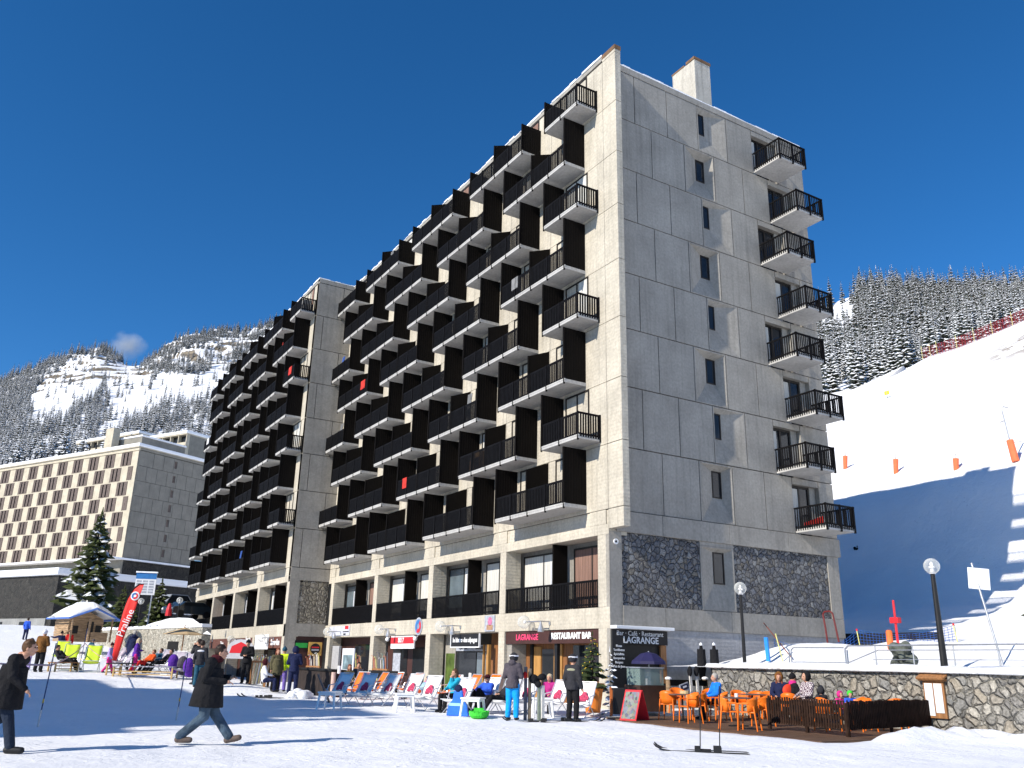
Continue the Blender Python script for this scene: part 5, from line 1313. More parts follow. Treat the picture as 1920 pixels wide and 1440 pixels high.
# sledges, bags
def sledge(loc, rz, m1, m2, label):
    r = empty('sledge', loc, rz, label, 'sledge'); b = MB(); b.lathe((0,0,0), [(.36,.02),(.45,.10),(.47,.22),(.44,.22),(.34,.08)], 20); o = b.build('tub', m1, r, smooth=False)
    for v in o.data.vertices: v.co.x *= .62
    MB().obox((0,-.36,.26), (1,0,0), (0,1,.6), (0,-.6,1), .14, .10, .02).build('handle', m2, r); return r
p = G_(898,1347)
gs = sledge(p, imgdir(0)+PI/2, CL['grn'], CL['grn'], 'bright green plastic sledge lying on the snow'); gs.scale = (1, 1.05, .9)
bsp = G_(858,1343); r = empty('sledge', bsp, imgdir(250), 'blue plastic sledge propped upright against the deck chair', 'sledge')
b = MB(); b.prism([(-.36,0),(.36,0),(.30,.30),(.17,.46),(.13,.72),(-.13,.72),(-.17,.46),(-.30,.30)], 'y', -.05, .05); b.build('tub', mat('blue_plastic', (.03,.16,.72), .35), r, bevel=.03)
MB().box(-.10,.051,.28,.26,.07,.36).build('printed_band', mat('pale_blue_plastic', (.30,.55,.85), .4), r)
b = MB(); b.ball((0,0,.76), .13, 12, 8, (1,.7,.9)); b.build('helmet', CL['navy'], r, smooth=True)

# skis
def ski_pair(loc, rz, label, lie=True, col=BLACK, poles=True):
    r = empty('skis', loc, rz, label, 'skis'); 
    for x in (-.17, .17):
        b = MB(); pr = [(-.85,.005),(-.80,.0),(.55,.0),(.72,.02),(.82,.07),(.86,.12),(.85,.13),(.80,.085),(.70,.035),(.55,.015),(-.80,.015)]
        b.prism(pr, 'x', x-.04, x+.04); s_ = b.build('ski', col, r)
        bb = MB(); bb.box(x-.035, -.36, .016, x+.035, -.22, .10); bb.box(x-.03, -.18, .016, x+.03, .02, .035); bb.box(x-.035, .02, .016, x+.035, .12, .085); bb.build('binding', BLACK, s_)
    if poles:
        for x in (-.33, .02): MB().path([(.1,x,.0), (.05,x-.05,1.2)], .010).build('pole', BLACK, r)
    return r
p = G_(1315,1408); sk_ = ski_pair(p, imgdir(168), 'pair of skis lying on the open snow with two poles stuck upright between them'); sk_.scale = (1,1.05,1)
p = G_(1078,1351); ski_pair((p.x,p.y,p.z+.005), imgdir(15), 'skis under the boots of the skier with the beige yoke', poles=False)
p = G_(1000,1352); ski_pair(p, imgdir(172), 'skis lying flat by the white table near the cyan trousers', poles=False)
p = G_(488,1314); ski_pair(p, imgdir(170), 'jumble of skis left on the snow by the three standing skiers', poles=False)
MIXC = [(.50,.46,.18),(.42,.14,.08),(.60,.58,.54),(.20,.26,.38),(.30,.22,.14),(.62,.50,.33),(.22,.26,.20),(.10,.10,.12),(.55,.50,.45)]
SKIM = [mat('ski_base_%d' % i, c, .4, .25, 9, stretch=(3,3,1)) for i, c in enumerate(MIXC)]
def ski_rack(loc, rz, n, wd, label, h=1.65):
    r = empty('ski_rack', loc, rz, label, 'ski rack'); b = MB()
    for x in (-wd/2, wd/2): b.box(x-.05, -.05, 0, x+.05, .05, 1.0)
    b.box(-wd/2, -.04, .92, wd/2, .04, 1.0); b.build('rail', WOOD, r); q = random.Random(n*7)
    for i in range(n):
        x = -wd/2+.1+(wd-.2)*i/max(1, n-1); H2 = h*q.uniform(.8, 1.06); lean_ = q.uniform(-.10, .10)
        s = MB(); s.obox((x+lean_/2, -.14+.1, H2/2), (1,0,0), (0,1,-.10), (lean_,.10,1), .042, .012, H2/2); s.ball((x+lean_, .13, H2), .05, 8, 5, (.8,.25,1)); s.build('ski', q.choice(SKIM), r)
    return r
ski_rack(G_(478,1300), imgdir(0), 16, 2.0, 'crowded ski rack right of the man all in black', 1.25)
ski_rack(G_(497,1302), imgdir(5), 8, .8, 'smaller bundle of skis beside the auburn-haired woman', 1.2)
pz = at_x(590, 1252, -2.3); ski_rack((-2.4, 31.5-2.6, .05), PI/2, 12, 2.4, 'ski rack in the recess under the narrow end wall', 1.75)
ski_rack((-1.6, 24.0, .05), PI/2, 9, 2.2, 'ski rack by the pillar behind the grey-clad man', 1.8)
ski_rack((-1.8, 19.6, .05), PI/2, 10, 2.0, 'ski rack beneath the red and white sign', 1.8)
p = G_(1003,1350); r = empty('standing_skis', p, 0, 'skis and poles with hanging gloves stuck upright beside the woman in magenta', 'skis')
for dx, hh, mt in ((-.28,1.45,SKIM[7]),(-.16,1.4,SKIM[4]),(.12,1.0,SKIM[6]),(.22,.95,SKIM[2])):
    q = Vector((RT.x, RT.y, 0))*dx; MB().obox((q.x,q.y,hh/2), (1,0,0), (0,1,0), (0.03,.05,1), .045, .02, hh/2).build('ski', mt, r)
for dx in (-.02, .06, .16): q = Vector((RT.x, RT.y, 0))*dx; MB().tube((q.x,q.y,0), (q.x,q.y,1.12), .010).build('pole', STEEL, r)
q = Vector((RT.x, RT.y, 0)); b = MB(); b.ball(q*-.05+V3((0,0,1.12)), .15, 10, 7, (1,.8,.9)); b.ball(q*.2+V3((0,0,1.18)), .12, 10, 7, (1.2,.8,.8)); b.ball(q*.08+V3((0,0,.98)), .10, 10, 7); fuse(b, 'gloves', CL['black'], r, .02)
b = MB(); b.ball(q*-.30+V3((0,0,1.22)), .085, 10, 7, (.9,.7,1.2)); fuse(b, 'red_glove', CL['red'], r, .02)

# plaza poles with rope
def marker(px, py, h_, label):
    p = G_(px, py); r = empty('piste_marker', p, 0, label, 'marker pole', 'thin marker poles on the plaza'); MB().tube((0,0,-.2), (h_*.045,0,h_), .016, .013, n=6).build('pole', mat('pole_blue', (.03,.05,.14), .5), r)
    MB().tube((h_*.045*.30,0,h_*.28), (h_*.045*.34,0,h_*.33), .019, n=6).build('yellow_band', YEL, r)
    MB().tube((-.002,0,-.2), (h_*.045*.2,0,h_*.2), .019, n=6).build('grey_tip', STEEL, r); return p
pA = marker(70, 1362, 1.75, 'leaning blue marker pole nearest the left edge'); pB = marker(330, 1349, 1.62, 'upright marker pole left of the striding man'); pC = marker(141, 1292, 1.9, 'thin distant marker pole between the two nearer ones')
def tape(a, b_, sag, mt, label, wd=.02, r0=.006):
    pts = []
    for i in range(25): t = i/24; pts.append(a.lerp(b_, t)-V3((0,0,sag*4*t*(1-t))))
    q = MB()
    for i in range(24): q.tube(pts[i], pts[i+1], r0, n=4, caps=False)
    o = q.build('barrier_tape', mt, None); tag(o, label, 'barrier tape')
TAPE = mat('tape_red_white', (.75,.40,.36), .5, .5, 6)
tape(pA+V3((-2.5,1,1.35)), pA+V3((.06,0,1.28)), .02, TAPE, 'red and white tape from the left edge to the nearest pole', r0=.02)
tape(pA+V3((.06,0,1.28)), pC+V3((.1,0,1.25)), .10, TAPE, 'pinkish tape running from the nearest pole to the distant one', r0=.02)
tape(pC+V3((.1,0,1.25)), GD(228,1262,38)+V3((0,0,.55)), .25, TAPE, 'tape running from the distant pole to the low tables', r0=.015)

# ------------------------------------------------------------------ deck, terrace wall and fence on the right
DZ = .02
b = MB(); 
for i in range(54):
    y = -12.45+i*.155
    b.box(-4.9+max(0, (y+6.0)*.25), y, DZ-.05, 1.05, y+.145, DZ)
b.box(-4.93, -12.48, -.2, -4.901, -5.9, DZ-.01); b.box(-4.9, -12.50, -.2, .7, -12.47, DZ-.01)
o = b.build('wooden_deck', DECKM, None); tag(o, 'brown timber deck under the orange chairs', 'deck')
wall = empty('terrace_wall', (0,0,0), 0, 'pale rubble terrace wall with a thick snow edge on the right', 'wall')
MB().box(1.10, -42, -.3, 1.5, -2.96, 1.50).build('masonry', STONEW, wall)
def snow_edge():
    b = MB(); q = random.Random(9); ny = 200; V = []; F = []
    prof = [(-.13,-.02),(-.16,.05),(-.10,.12),(.0,.15),(.2,.17),(.5,.12)]
    for j in range(ny+1):
        y = -42+39.2*j/ny; 
        for (x, z) in prof:
            n_ = float(fbm(y, x*3, 1.1, 4, 60)); V.append((1.10+x*(1+n_*1.2), y, 1.50+z*(1+n_*1.3)+.02))
    k = len(prof)
    F = [(j*k+i, j*k+i+1, (j+1)*k+i+1, (j+1)*k+i) for j in range(ny) for i in range(k-1)]
    F += [tuple(range(k)), tuple(ny*k+i for i in reversed(range(k)))]
    F += [(j*k+k-1, j*k, (j+1)*k, (j+1)*k+k-1) for j in range(ny)]
    return b.add(V, F)
snow_edge().build('snow_edge', SNOW, wall, smooth=True)
FBR = mat('fence_brown', (.030,.016,.011), .8, .4, 5, spec=.1)
def slat_fence(a, b_, h_, z, label):
    r = empty('deck_fence', (0,0,0), 0, label, 'fence', 'dark slatted fences round the deck'); A = V3(a); B_ = V3(b_); d = B_-A; L = d.length; d.normalize(); n = V3((-d.y, d.x, 0)); q = random.Random(2)
    b = MB(); k = int(L/.080)
    for i in range(k): c = A+d*L*(i+.5)/k; hh = h_*q.uniform(.97, 1.02); b.obox((c.x, c.y, z+.10+hh/2), d, n, (q.uniform(-.01,.01),0,1), .0235, .010, hh/2-.05)
    b.build('slats', FBR, r); b = MB()
    for zz in (.22, h_*.55, h_-.08): c = (A+B_)/2+n*.025; b.obox((c.x, c.y, z+zz), d, n, (0,0,1), L/2, .014, .04)
    for t in (0, .5, 1): c = A+d*L*t+n*.03; b.obox((c.x, c.y, z+h_/2), d, n, (0,0,1), .04, .03, h_/2)
    b.build('rails', FBR, r)
slat_fence((-3.0,-9.2,0), (-3.12,-11.75,0), .76, DZ, 'dark slatted deck fence, left panel behind the orange chairs')
slat_fence((-3.10,-11.77,0), (1.0,-11.2,0), .76, DZ, 'dark slatted deck fence, right panel ending at the stone wall')

def armchair():
    r = empty('armchair'); b = MB(); n = 10; V = []
    for j, z in enumerate((.46, .60, .74, .84)):
        for i in range(n+1):
            a = PI+PI*i/n; V.append((.25*math.cos(a)*(1+.03*j), .20*math.sin(a)*(1+.05*j)-.02+(0 if True else 0), z-(.10*abs(math.cos(a))**3 if j == 3 else 0)))
    b.add(V, [(j*(n+1)+i, j*(n+1)+i+1, (j+1)*(n+1)+i+1, (j+1)*(n+1)+i) for j in range(3) for i in range(n)])
    s = b.build('backrest', ORANGE, r, smooth=True); sd = s.modifiers.new('t', 'SOLIDIFY'); sd.thickness = .022
    MB().box(-.22,-.20,.43,.22,.22,.465).build('seat', ORANGE, r, bevel=.012)
    for x in (-1, 1):
        MB().path([(.255*x,-.06,.66),(.255*x,.22,.655),(.24*x,.24,.43)], .018).build('armrest', ORANGE, r)
        MB().tube((.23*x,.21,.66), (.25*x,.24,0), .024, .018).build('leg', ORANGE, r); MB().tube((.20*x,-.18,.60), (.24*x,-.26,0), .024, .018).build('leg', ORANGE, r)
    return r
ac = armchair(); au = [False]; GA = 'orange plastic armchairs on the deck'
def DK(px, py): p = ground_at(px, py, DZ); return V3((p.x, p.y, DZ))
def DKC(px, py):
    p = DK(px, py)
    if p.x > .35: d = ray(px, py); q = CAM+d*((.35-CAM.x)/d.x); p = V3((q.x, q.y, DZ))
    return p
def clampdeck(p): return V3((min(p.x, .75), p.y, p.z))
AC = [((1255,1350),60,'orange armchair nearest the chalk menu board'),((1296,1356),200,'orange armchair in front of the two closed parasols, seen from the side'),((1272,1338),280,'orange armchair behind the small bread-laden table'),((1312,1352),160,'orange armchair just left of the man in blue'),((1332,1340),250,'orange armchair behind the upright ski poles'),((1352,1352),185,'orange armchair holding the man in the blue jacket'),
      ((1368,1368),350,'orange armchair at the deck edge, left of its table'),((1406,1370),150,'orange armchair at the deck edge with its round back to us'),((1388,1345),280,'orange armchair behind the middle table'),((1432,1362),140,'orange armchair beside the slatted fence'),((1420,1343),250,'orange armchair against the stone wall, left one'),((1444,1346),260,'orange armchair against the stone wall next to the fence')]
for (px, py), hd, lab in AC: place(ac, au, DKC(px, py), imgdir(hd), lab, GA, 'chair', .98)
def dxy(x, y): return V3((x, y, DZ))
for (x, y), hd, lab in (((-1.9,-10.2),20,'orange armchair behind the left fence panel'),((-1.0,-10.6),200,'orange armchair behind the fence corner'),((-.3,-9.9),180,'orange armchair under the green-helmeted child'),((.2,-10.7),90,'orange armchair at the right end behind the fence')):
    place(ac, au, dxy(x, y), imgdir(hd), lab, GA, 'chair', .98)
TT = mat('table_top_brown', (.14,.085,.07), .5, .2)
def bistro_table(loc, label, items=True):
    r = empty('bistro_table', loc, imgdir(10), label, 'table', 'small tables on the deck'); MB().box(-.36,-.36,.71,.36,.36,.74).build('tabletop', TT, r, bevel=.008); MB().tube((0,0,.02), (0,0,.71), .03).build('leg', BLACK, r)
    b = MB(); b.box(-.28,-.03,0,.28,.03,.03); b.box(-.03,-.28,0,.03,.28,.029); b.build('foot', BLACK, r); return r
def item(name, loc, r_, h_, mt, label, cat):
    o = MB().lathe((0,0,0), [(r_*.8,0),(r_,.01),(r_,h_),(r_*.85,h_),(r_*.8,.02)], 12).build(name, mt, None); o.location = loc; return tag(o, label, cat)
p1 = DK(1281,1352); bistro_table(p1, 'deck table with a bread basket near the chalk menu board'); item('bread_basket', p1+V3((.1,0,.741)), .14, .09, mat('bread', (.55,.42,.22), .8), 'round bread basket on the first deck table', 'basket')
p2 = DK(1385,1362); bistro_table(p2, 'deck table with a white cup at the middle of the orange chairs'); item('cup', p2+V3((-.02,.0,.741)), .05, .10, WHITE, 'white cup standing on the middle deck table', 'cup')
p3 = DK(1413,1349); bistro_table(clampdeck(p3), 'deck table by the stone wall behind the others'); bistro_table(dxy(-1.4,-9.7), 'deck table hidden behind the left fence panel')
P_(DKC(1344,1350)+V3((0,0,0)), 195, 'sit', 'grey-haired man in a bright blue jacket seated on an orange chair', 1.72, 'blue', 'black', 'grey')
P_(DKC(1466,1349), 250, 'sit', 'person in a dark coat with a fur-trimmed hood seated behind the fence', 1.78, 'navy', 'black', 'auburn', 'hood', 'brown', longhair=True)
P_(DKC(1492,1349), 20, 'sit', 'person in black leaning to the plaid jacket, hand in pink glove', 1.76, 'black', 'black', 'dark', 'beanie', 'black', scarf='pink')
P_(DKC(1517,1349), 200, 'sit', 'person in a checked jacket with a black hood behind the fence', 1.84, 'plaid', 'black', 'dark', 'hood', 'black')
P_(DKC(1599,1356), 270, 'sit', 'child in a green and blue helmet behind the right fence panel', 1.22, 'royal', 'navy', 'dark', 'helmet', 'grn')
P_(DKC(1580,1353), 290, 'sit', 'small child in a pink hood beside the green helmet', 1.18, 'pink', 'navy', 'dark', 'hood', 'pink')
P_(DKC(1543,1350), 100, 'sit', 'person in a dark hood seen over the fence top', 1.3, 'charcoal', 'black', 'dark', 'hood', 'charcoal')
p = DKC(1484,1353); b = MB(); b.ball((0,0,0), .24, 18, 10, (1.1,.45,.8)); o = b.build('ski_jacket', mat('coral_cloth', (.80,.06,.02), .7), None, smooth=True); o.location = p+V3((0,0,.88)); tag(o, 'rounded coral red jacket hung over a chair back at the fence', 'jacket')
for (x, y) in ((0,0),): place(ac, au, p, imgdir(60), 'orange armchair carrying the coral jacket', GA, 'chair', .98)

# menu case on the wall
mc = empty('menu_case', (1.08,-11.38,0), 0, 'wooden display case with white menus fixed to the stone wall', 'display case')
b = MB(); b.box(-.07,-.30,.36,-.0,.30,1.30); b.box(-.16,-.38,1.30,.0,.38,1.37); b.obox((-.09,0,1.41), (0,1,0), (1,0,.5), (-.5,0,1), .40, .13, .03); b.build('case', WOOD, mc, bevel=.01)
b = MB(); b.box(-.085,-.25,.50,-.072,-.02,1.24); b.box(-.085,.02,.42,-.072,.25,1.24); b.build('menu_sheet', PAPER, mc)

# closed parasols, ski posts, leaning plaques
def parasol(x, y, z, h_, label):
    r = empty('closed_parasol', (x, y, z), 0, label, 'parasol', 'closed black parasols'); MB().lathe((0,0,0), [(.05,0),(.10,.10),(.17,.5),(.15,1.1),(.10,h_-.45),(.05,h_-.12),(.03,h_-.1)], 10).build('canopy', CL['black'], r, smooth=False)
    MB().tube((0,0,-.9), (0,0,.1), .025).build('pole', ALU, r); MB().lathe((0,0,h_-.12), [(.065,0),(.05,.07),(.01,.11)], 10).build('snow_cap', SNOW, r, smooth=True)
pp = at_y(1314, 1204, -1.6); parasol(pp.x, -1.6, 1.05, pp.z-1.05, 'closed black parasol against the grey wall, left one')
pp = at_y(1338, 1204, -1.9); parasol(pp.x, -1.9, 1.05, pp.z-1.05, 'closed black parasol against the grey wall, right one')
PINE = MATS['pine']
rk = empty('log_ski_rack', (0,0,0), 0, 'rustic ski rack of two thick logs and a dark beam by the grey wall', 'ski rack')
for nm, px in (('a',1253),('b',1322)):
    q = at_y(px, 1272, -2.3); MB().tube((q.x, -2.3, 0), (q.x, -2.3, q.z), .10, .09, n=10).build('log', LOG, rk); MB().ball((q.x,-2.3,q.z), .12, 10, 6, (1,1,.5)).build('snow_cap', SNOW, rk)
qa = at_y(1253,1280,-2.3); qb = at_y(1322,1280,-2.3); MB().obox(((qa.x+qb.x)/2,-2.35,qa.z), (1,0,0), (0,1,0), (0,0,1), (qb.x-qa.x)/2, .06, .10).build('beam', BROWN, rk)
for i, px in enumerate((1297,1309)):
    q = at_y(px, 1300, -2.6); r = empty('standing_skis', (q.x,-2.6,DZ), 0, ['first pair of white skis with black shoes leaning on the log rack','second pair of white skis with dark tips leaning on the log rack'][i], 'skis', 'skis on the log rack')
    MB().obox((0,0,.70), (1,0,0), (0,1,-.1), (.02,.1,1), .05, .02, .70).build('ski', SKIM[2], r); b = MB(); b.ball((0,.05,1.35), .12, 10, 7, (.7,.8,1.5)); b.build('tip_cover', CL['black'], r, smooth=True)
def plaque(px, py, y, w_, h_, rot, label):
    q = at_y(px, py, y); r = empty('leaning_board', (q.x, y, q.z), 0, label, 'sign'); r.rotation_euler = (0, rot, 0)
    MB().box(-w_/2,-.02,-h_/2,w_/2,.02,h_/2).build('board', PGREY, r); MB().box(-w_/2+.03,-.03,-.02,w_/2-.03,-.021,h_/2-.03).build('dark_field', mat('plaque_dark', (.015,.02,.05), .5), r); MB().box(-w_*.22,-.034,.05,w_*.22,-.031,h_/2-.08).build('pale_mark', PAPER, r)
plaque(1284, 1292, -2.7, .40, .38, math.radians(-16), 'tilted grey board with a dark printed field under the ski rack')
# things by the corner of the bar
DKB = mat('slate_board', (.012,.012,.014), .6)
sn = empty('bar_sign', (0,0,0), 0, 'black bar sign and chalk menu panel under a white awning box at the corner', 'sign')
b = MB(); b.box(-1.07,-.12,2.28,1.60,-.08,2.80); b.box(-1.07,-.12,.50,-.50,-.08,2.279); b.build('board', DKB, sn)
MB().box(-1.12,-.42,2.81,1.72,-.05,2.93).build('awning_box', WHITE, sn, bevel=.02)
text('Bar · Café · Restaurant', .245, (.25,-.124,2.66), '-y', PAPER, sn); text('LAGRANGE', .33, (.28,-.124,2.42), '-y', PAPER, sn, bold=.006)
for i, ln in enumerate(('Pizzas', 'Tartiflettes', 'Spécialités', 'Savoyardes', 'Burgers', 'Plat du Jour')): text(ln, .115, (-.78,-.124,2.20-.145*i), '-y', PAPER, sn, bold=.002)
text('Restaurant - Bar', .07, (-.78,-.124,.70), '-y', PAPER, sn); text('Lagrange', .06, (-.78,-.124,.61), '-y', PAPER, sn)
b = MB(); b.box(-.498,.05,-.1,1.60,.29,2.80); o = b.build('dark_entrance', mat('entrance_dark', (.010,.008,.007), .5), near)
MB().box(1.30,-.05,.9,1.58,.04,2.27).build('entrance_door', WOOD, near); MB().box(-1.10,-.06,-.1,-.50,-.025,.50).build('dark_plinth', BLACK, near)
# crepe stand with parasol
q = at_y(1213, 1300, -1.6); cs = empty('snack_kiosk', (q.x, -1.6, DZ), 0, 'glass-fronted snack counter below a small navy umbrella', 'kiosk')
b = MB(); b.box(-.62,-.4,0,.75,.45,.86); b.build('counter', mat('counter_brown', (.045,.02,.012), .6, .3, 4), cs)
gm, t_, bq = new_mat('clear_pane'); bq.inputs['Base Color'].default_value = (.25,.34,.32,1); bq.inputs['Roughness'].default_value = .08; bq.inputs['Alpha'].default_value = .55
MB().box(-.60,-.38,.861,.45,.35,1.42).build('glass_case', gm, cs); MB().box(-.05,-.1,.87,.12,0,1.40).build('napkin_roll', PAPER, cs); b = MB(); b.box(-.63,-.41,1.421,.48,.38,1.46); b.build('frame', STEEL, cs)
um = empty('umbrella', (q.x+.12,-1.6,DZ), 0, 'small open navy umbrella with a green edge over the snack counter', 'umbrella')
b = MB(); nn = 8; V = [(0,0,1.98)]+[(.30*math.cos(2*PI*(i+.5)/nn), .30*math.sin(2*PI*(i+.5)/nn), 1.91) for i in range(nn)]+[(.62*math.cos(2*PI*(i+.5)/nn), .62*math.sin(2*PI*(i+.5)/nn), 1.66) for i in range(nn)]+[(.64*math.cos(2*PI*(i+.5)/nn), .64*math.sin(2*PI*(i+.5)/nn), 1.56) for i in range(nn)]
b.add(V, [(0,1+i,1+(i+1)%nn) for i in range(nn)]+[(1+i+o_,1+(i+1)%nn+o_,9+(i+1)%nn+o_,9+i+o_) for o_ in (0,) for i in range(nn)]+[(9+i,9+(i+1)%nn,17+(i+1)%nn,17+i) for i in range(nn)])
o = b.build('canopy', mat('umbrella_navy', (.02,.018,.07), .6), um); sd = o.modifiers.new('t','SOLIDIFY'); sd.thickness = .01; MB().tube((0,0,.8),(0,0,2.0),.02).build('pole', ALU, um)
# bin and A-board
p = ground_at(1160, 1342, 0); bn = empty('litter_bin', (p.x, p.y, .05), imgdir(0), 'dark litter bin with two orange-brown side boards', 'bin'); MB().box(-.26,-.2,0,.26,.2,.78).build('box', BLACK, bn, bevel=.02)
b = MB(); b.box(-.27,-.25,-.05,-.13,-.201,.80); b.box(.0,-.25,-.05,.12,-.201,.72); b.build('boards', mat('orange_timber', (.42,.12,.03), .6, .3, 4), bn)
p = DK(1190, 1350); ab = empty('menu_board', (p.x, p.y, DZ), imgdir(50), 'red-edged A-board covered with pictures of ice creams and snacks', 'sign'); ab.scale = (.85,.85,.9)
for sgn in (-1, 1):
    MB().obox((0, sgn*.22, .45), (1,0,0), (0,1,sgn*.42), (0,-sgn*.42,1), .33, .015, .50).build('panel', PRED, ab)
PICT, t_, b_ = new_mat('picture_mix'); vo = N(t_, 'ShaderNodeTexVoronoi'); vo.inputs['Scale'].default_value = 11; tc = N(t_, 'ShaderNodeTexCoord'); t_.links.new(tc.outputs['Object'], vo.inputs['Vector'])
hs = N(t_, 'ShaderNodeHueSaturation'); hs.inputs['Saturation'].default_value = .45; hs.inputs['Value'].default_value = .22; t_.links.new(vo.outputs['Color'], hs.inputs['Color']); t_.links.new(hs.outputs[0], b_.inputs['Base Color'])
o = MB().obox((0,-.238,.45), (1,0,0), (0,1,-.42), (0,.42,1), .28, .006, .44).build('pictures', PICT, ab); o = MB().obox((0,.238,.45), (1,0,0), (0,1,.42), (0,-.42,1), .28, .006, .44).build('pictures', mat('picture_green', (.10,.14,.06), .7, .7, 6), ab)
# planter with spruce
p = GZ(1112, 1341); pt = empty('planter', (p.x, p.y, .0), 0, 'tall tapered orange planter with a lit spruce growing in it', 'planter'); MB().lathe((0,0,0), [(.24,0),(.36,.86),(.40,.88),(.40,.93),(.33,.93),(.30,.80)], 20).build('pot', mat('planter_orange', (.75,.22,.03), .5, .1), pt, smooth=False)
MB().lathe((0,0,.80), [(.30,0),(.2,.06),(.02,.10)], 14).build('snow_fill', SNOW, pt)
T_, B = fir_mesh('x', 77, 1.75, .62, 11, 10, None, parts=True, gap=.25, wide=.16, base=.02); o = T_.build('trunk', BARK, pt); o.location = (0,0,.85); o = B.build('crown', mat('spruce_green', (.030,.045,.014), .9, .6, 5), pt); o.location = (0,0,.85)
b = MB(); q = random.Random(4)
for i in range(40): a = q.uniform(0,6.3); z = q.uniform(.1,1.5); rr_ = .55*(1-z/1.8); b.ball((rr_*math.cos(a), rr_*math.sin(a), .9+z), .018, 6, 4)
b.build('bulbs', YEL, pt)
p = GZ(1128, 1338); o = empty('snowy_shrub', (p.x+.3, p.y-.1, 0), 0, 'snow-frosted bare conifer between planter and corner column', 'shrub'); T_, B = fir_mesh('x', 78, 2.1, .45, 12, 8, None, parts=True, gap=.3, wide=.16, base=.05); T_.build('trunk', BARK, o); B.build('crown', FIR_L, o)

# bar behind the white chairs
br = empty('outdoor_bar', (0,0,0), 0, 'dark timber outdoor bar counter behind the navy skier', 'bar'); a = G_(556,1304); c = G_(618,1309); d = (c-a).normalized(); n = V3((-d.y,d.x,0)); M_ = (a+c)/2+n*.3
MB().obox((M_.x,M_.y,.52), d, n, (0,0,1), (c-a).length/2, .3, .52).build('counter', mat('bar_timber', (.03,.022,.02), .7, .5, 3, stretch=(6,6,.5)), br); MB().obox((M_.x,M_.y,1.08), d, n, (0,0,1), (c-a).length/2+.08, .36, .035).build('countertop', BLACK, br)
a = G_(690,1306); c = G_(742,1309); bn2 = empty('dark_bench', (0,0,0), 0, 'long black bench back behind the orange deck chairs', 'bench'); MB().obox(((a.x+c.x)/2,(a.y+c.y)/2,.92), c-a, V3((-(c-a).y,(c-a).x,0)), (0,0,1), (c-a).length/2, .05, .16).build('backrest', BLACK, bn2)
for q in (a, c): MB().box(q.x-.04,q.y-.04,0,q.x+.04,q.y+.04,.80).build('leg', BLACK, bn2)
p = G_(622,1310); po = empty('patio_heater', p, 0, 'slim pale and white post standing at the end of the dark bar', 'post'); MB().tube((0,0,0),(0,0,.95),.09,.09,n=10).build('lower_post', mat('salmon_paint', (.60,.42,.36), .6), po); MB().tube((.22,0,.9),(.22,0,1.2),.07,n=10).build('upper_post', WHITE, po); MB().tube((.22,0,0),(.22,0,.9),.06,n=8).build('foot', mat('maroon_paint', (.06,.015,.015), .6), po)
p = G_(605,1318); o = MB().obox((0,0,.45),(1,0,0),(0,1,.5),(0,-.5,1),.42,.02,.55).build('tilted_board', mat('grey_board', (.11,.11,.12), .8, .3), None); o.location = p; o.rotation_euler = (0,0,imgdir(10)); tag(o, 'grey board leaning against the dark bar', 'board')
p = G_(565,1312); b = MB(); q = random.Random(3)
for i in range(22): b.ball((q.uniform(-1.1,1.4), q.uniform(-.3,.3), q.uniform(.0,.14)), q.uniform(.08,.24), 8, 6, (1,1,.8))
o = fuse(b, 'snow_heap', SNOW, None, .05); o.location = p; o.rotation_euler = (0,0,imgdir(0)-PI/2*0); tag(o, 'trampled snow heap in front of the dark bar', 'snow heap')
# ------------------------------------------------------------------ shopfronts and signs under the building
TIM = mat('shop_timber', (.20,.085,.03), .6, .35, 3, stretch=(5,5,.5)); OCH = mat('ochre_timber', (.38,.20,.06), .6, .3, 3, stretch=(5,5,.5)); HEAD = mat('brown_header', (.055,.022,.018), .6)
def put(parent, name, mt, boxes, **k):
    b = MB()
    for q in boxes: b.box(*q)
    return b.build(name, mt, parent, **k)
xb = -1.084+1.0
# bay 1: bar (y .7 to 7.6)
s1 = empty('shopfront', (0,0,0), 0, 'timber restaurant front under the pink and white bar lettering', 'shopfront')
put(s1, 'wall_panels', TIM, [(xb-.10,.72,0,xb-.001,7.60,2.82)])
put(s1, 'header', HEAD, [(-1.02,.72,2.30,-.94,7.60,2.825)])
put(s1, 'dark_window', GLASS, [(xb-.12,.9,.9,xb-.101,3.6,2.25),(xb-.12,5.0,.05,xb-.101,5.9,2.1)])
put(s1, 'ochre_panels', OCH, [(xb-.16,4.35,.0,xb-.101,4.95,2.3),(xb-.15,5.95,.0,xb-.101,6.5,2.2),(xb-.14,4.0,.7,xb-.101,4.3,1.3)])
put(s1, 'dark_post', BLACK, [(-.9,3.75,0,-.75,3.95,2.3)]); put(s1, 'dark_post', BLACK, [(xb-.2,6.55,0,xb-.101,6.75,2.3)])
put(s1, 'grey_reveal', CONC_SHADE, [(-.95,7.2,0,-.2,7.605,2.3)])
PINK = mat('pink_neon', (.75,.06,.16), .4); text('LAGRANGE', .34, (-1.026,5.85,2.56), '-x', PINK, s1, bold=.008); text('RESTAURANT BAR', .33, (-1.026,2.62,2.58), '-x', WHITE, s1, bold=.014)
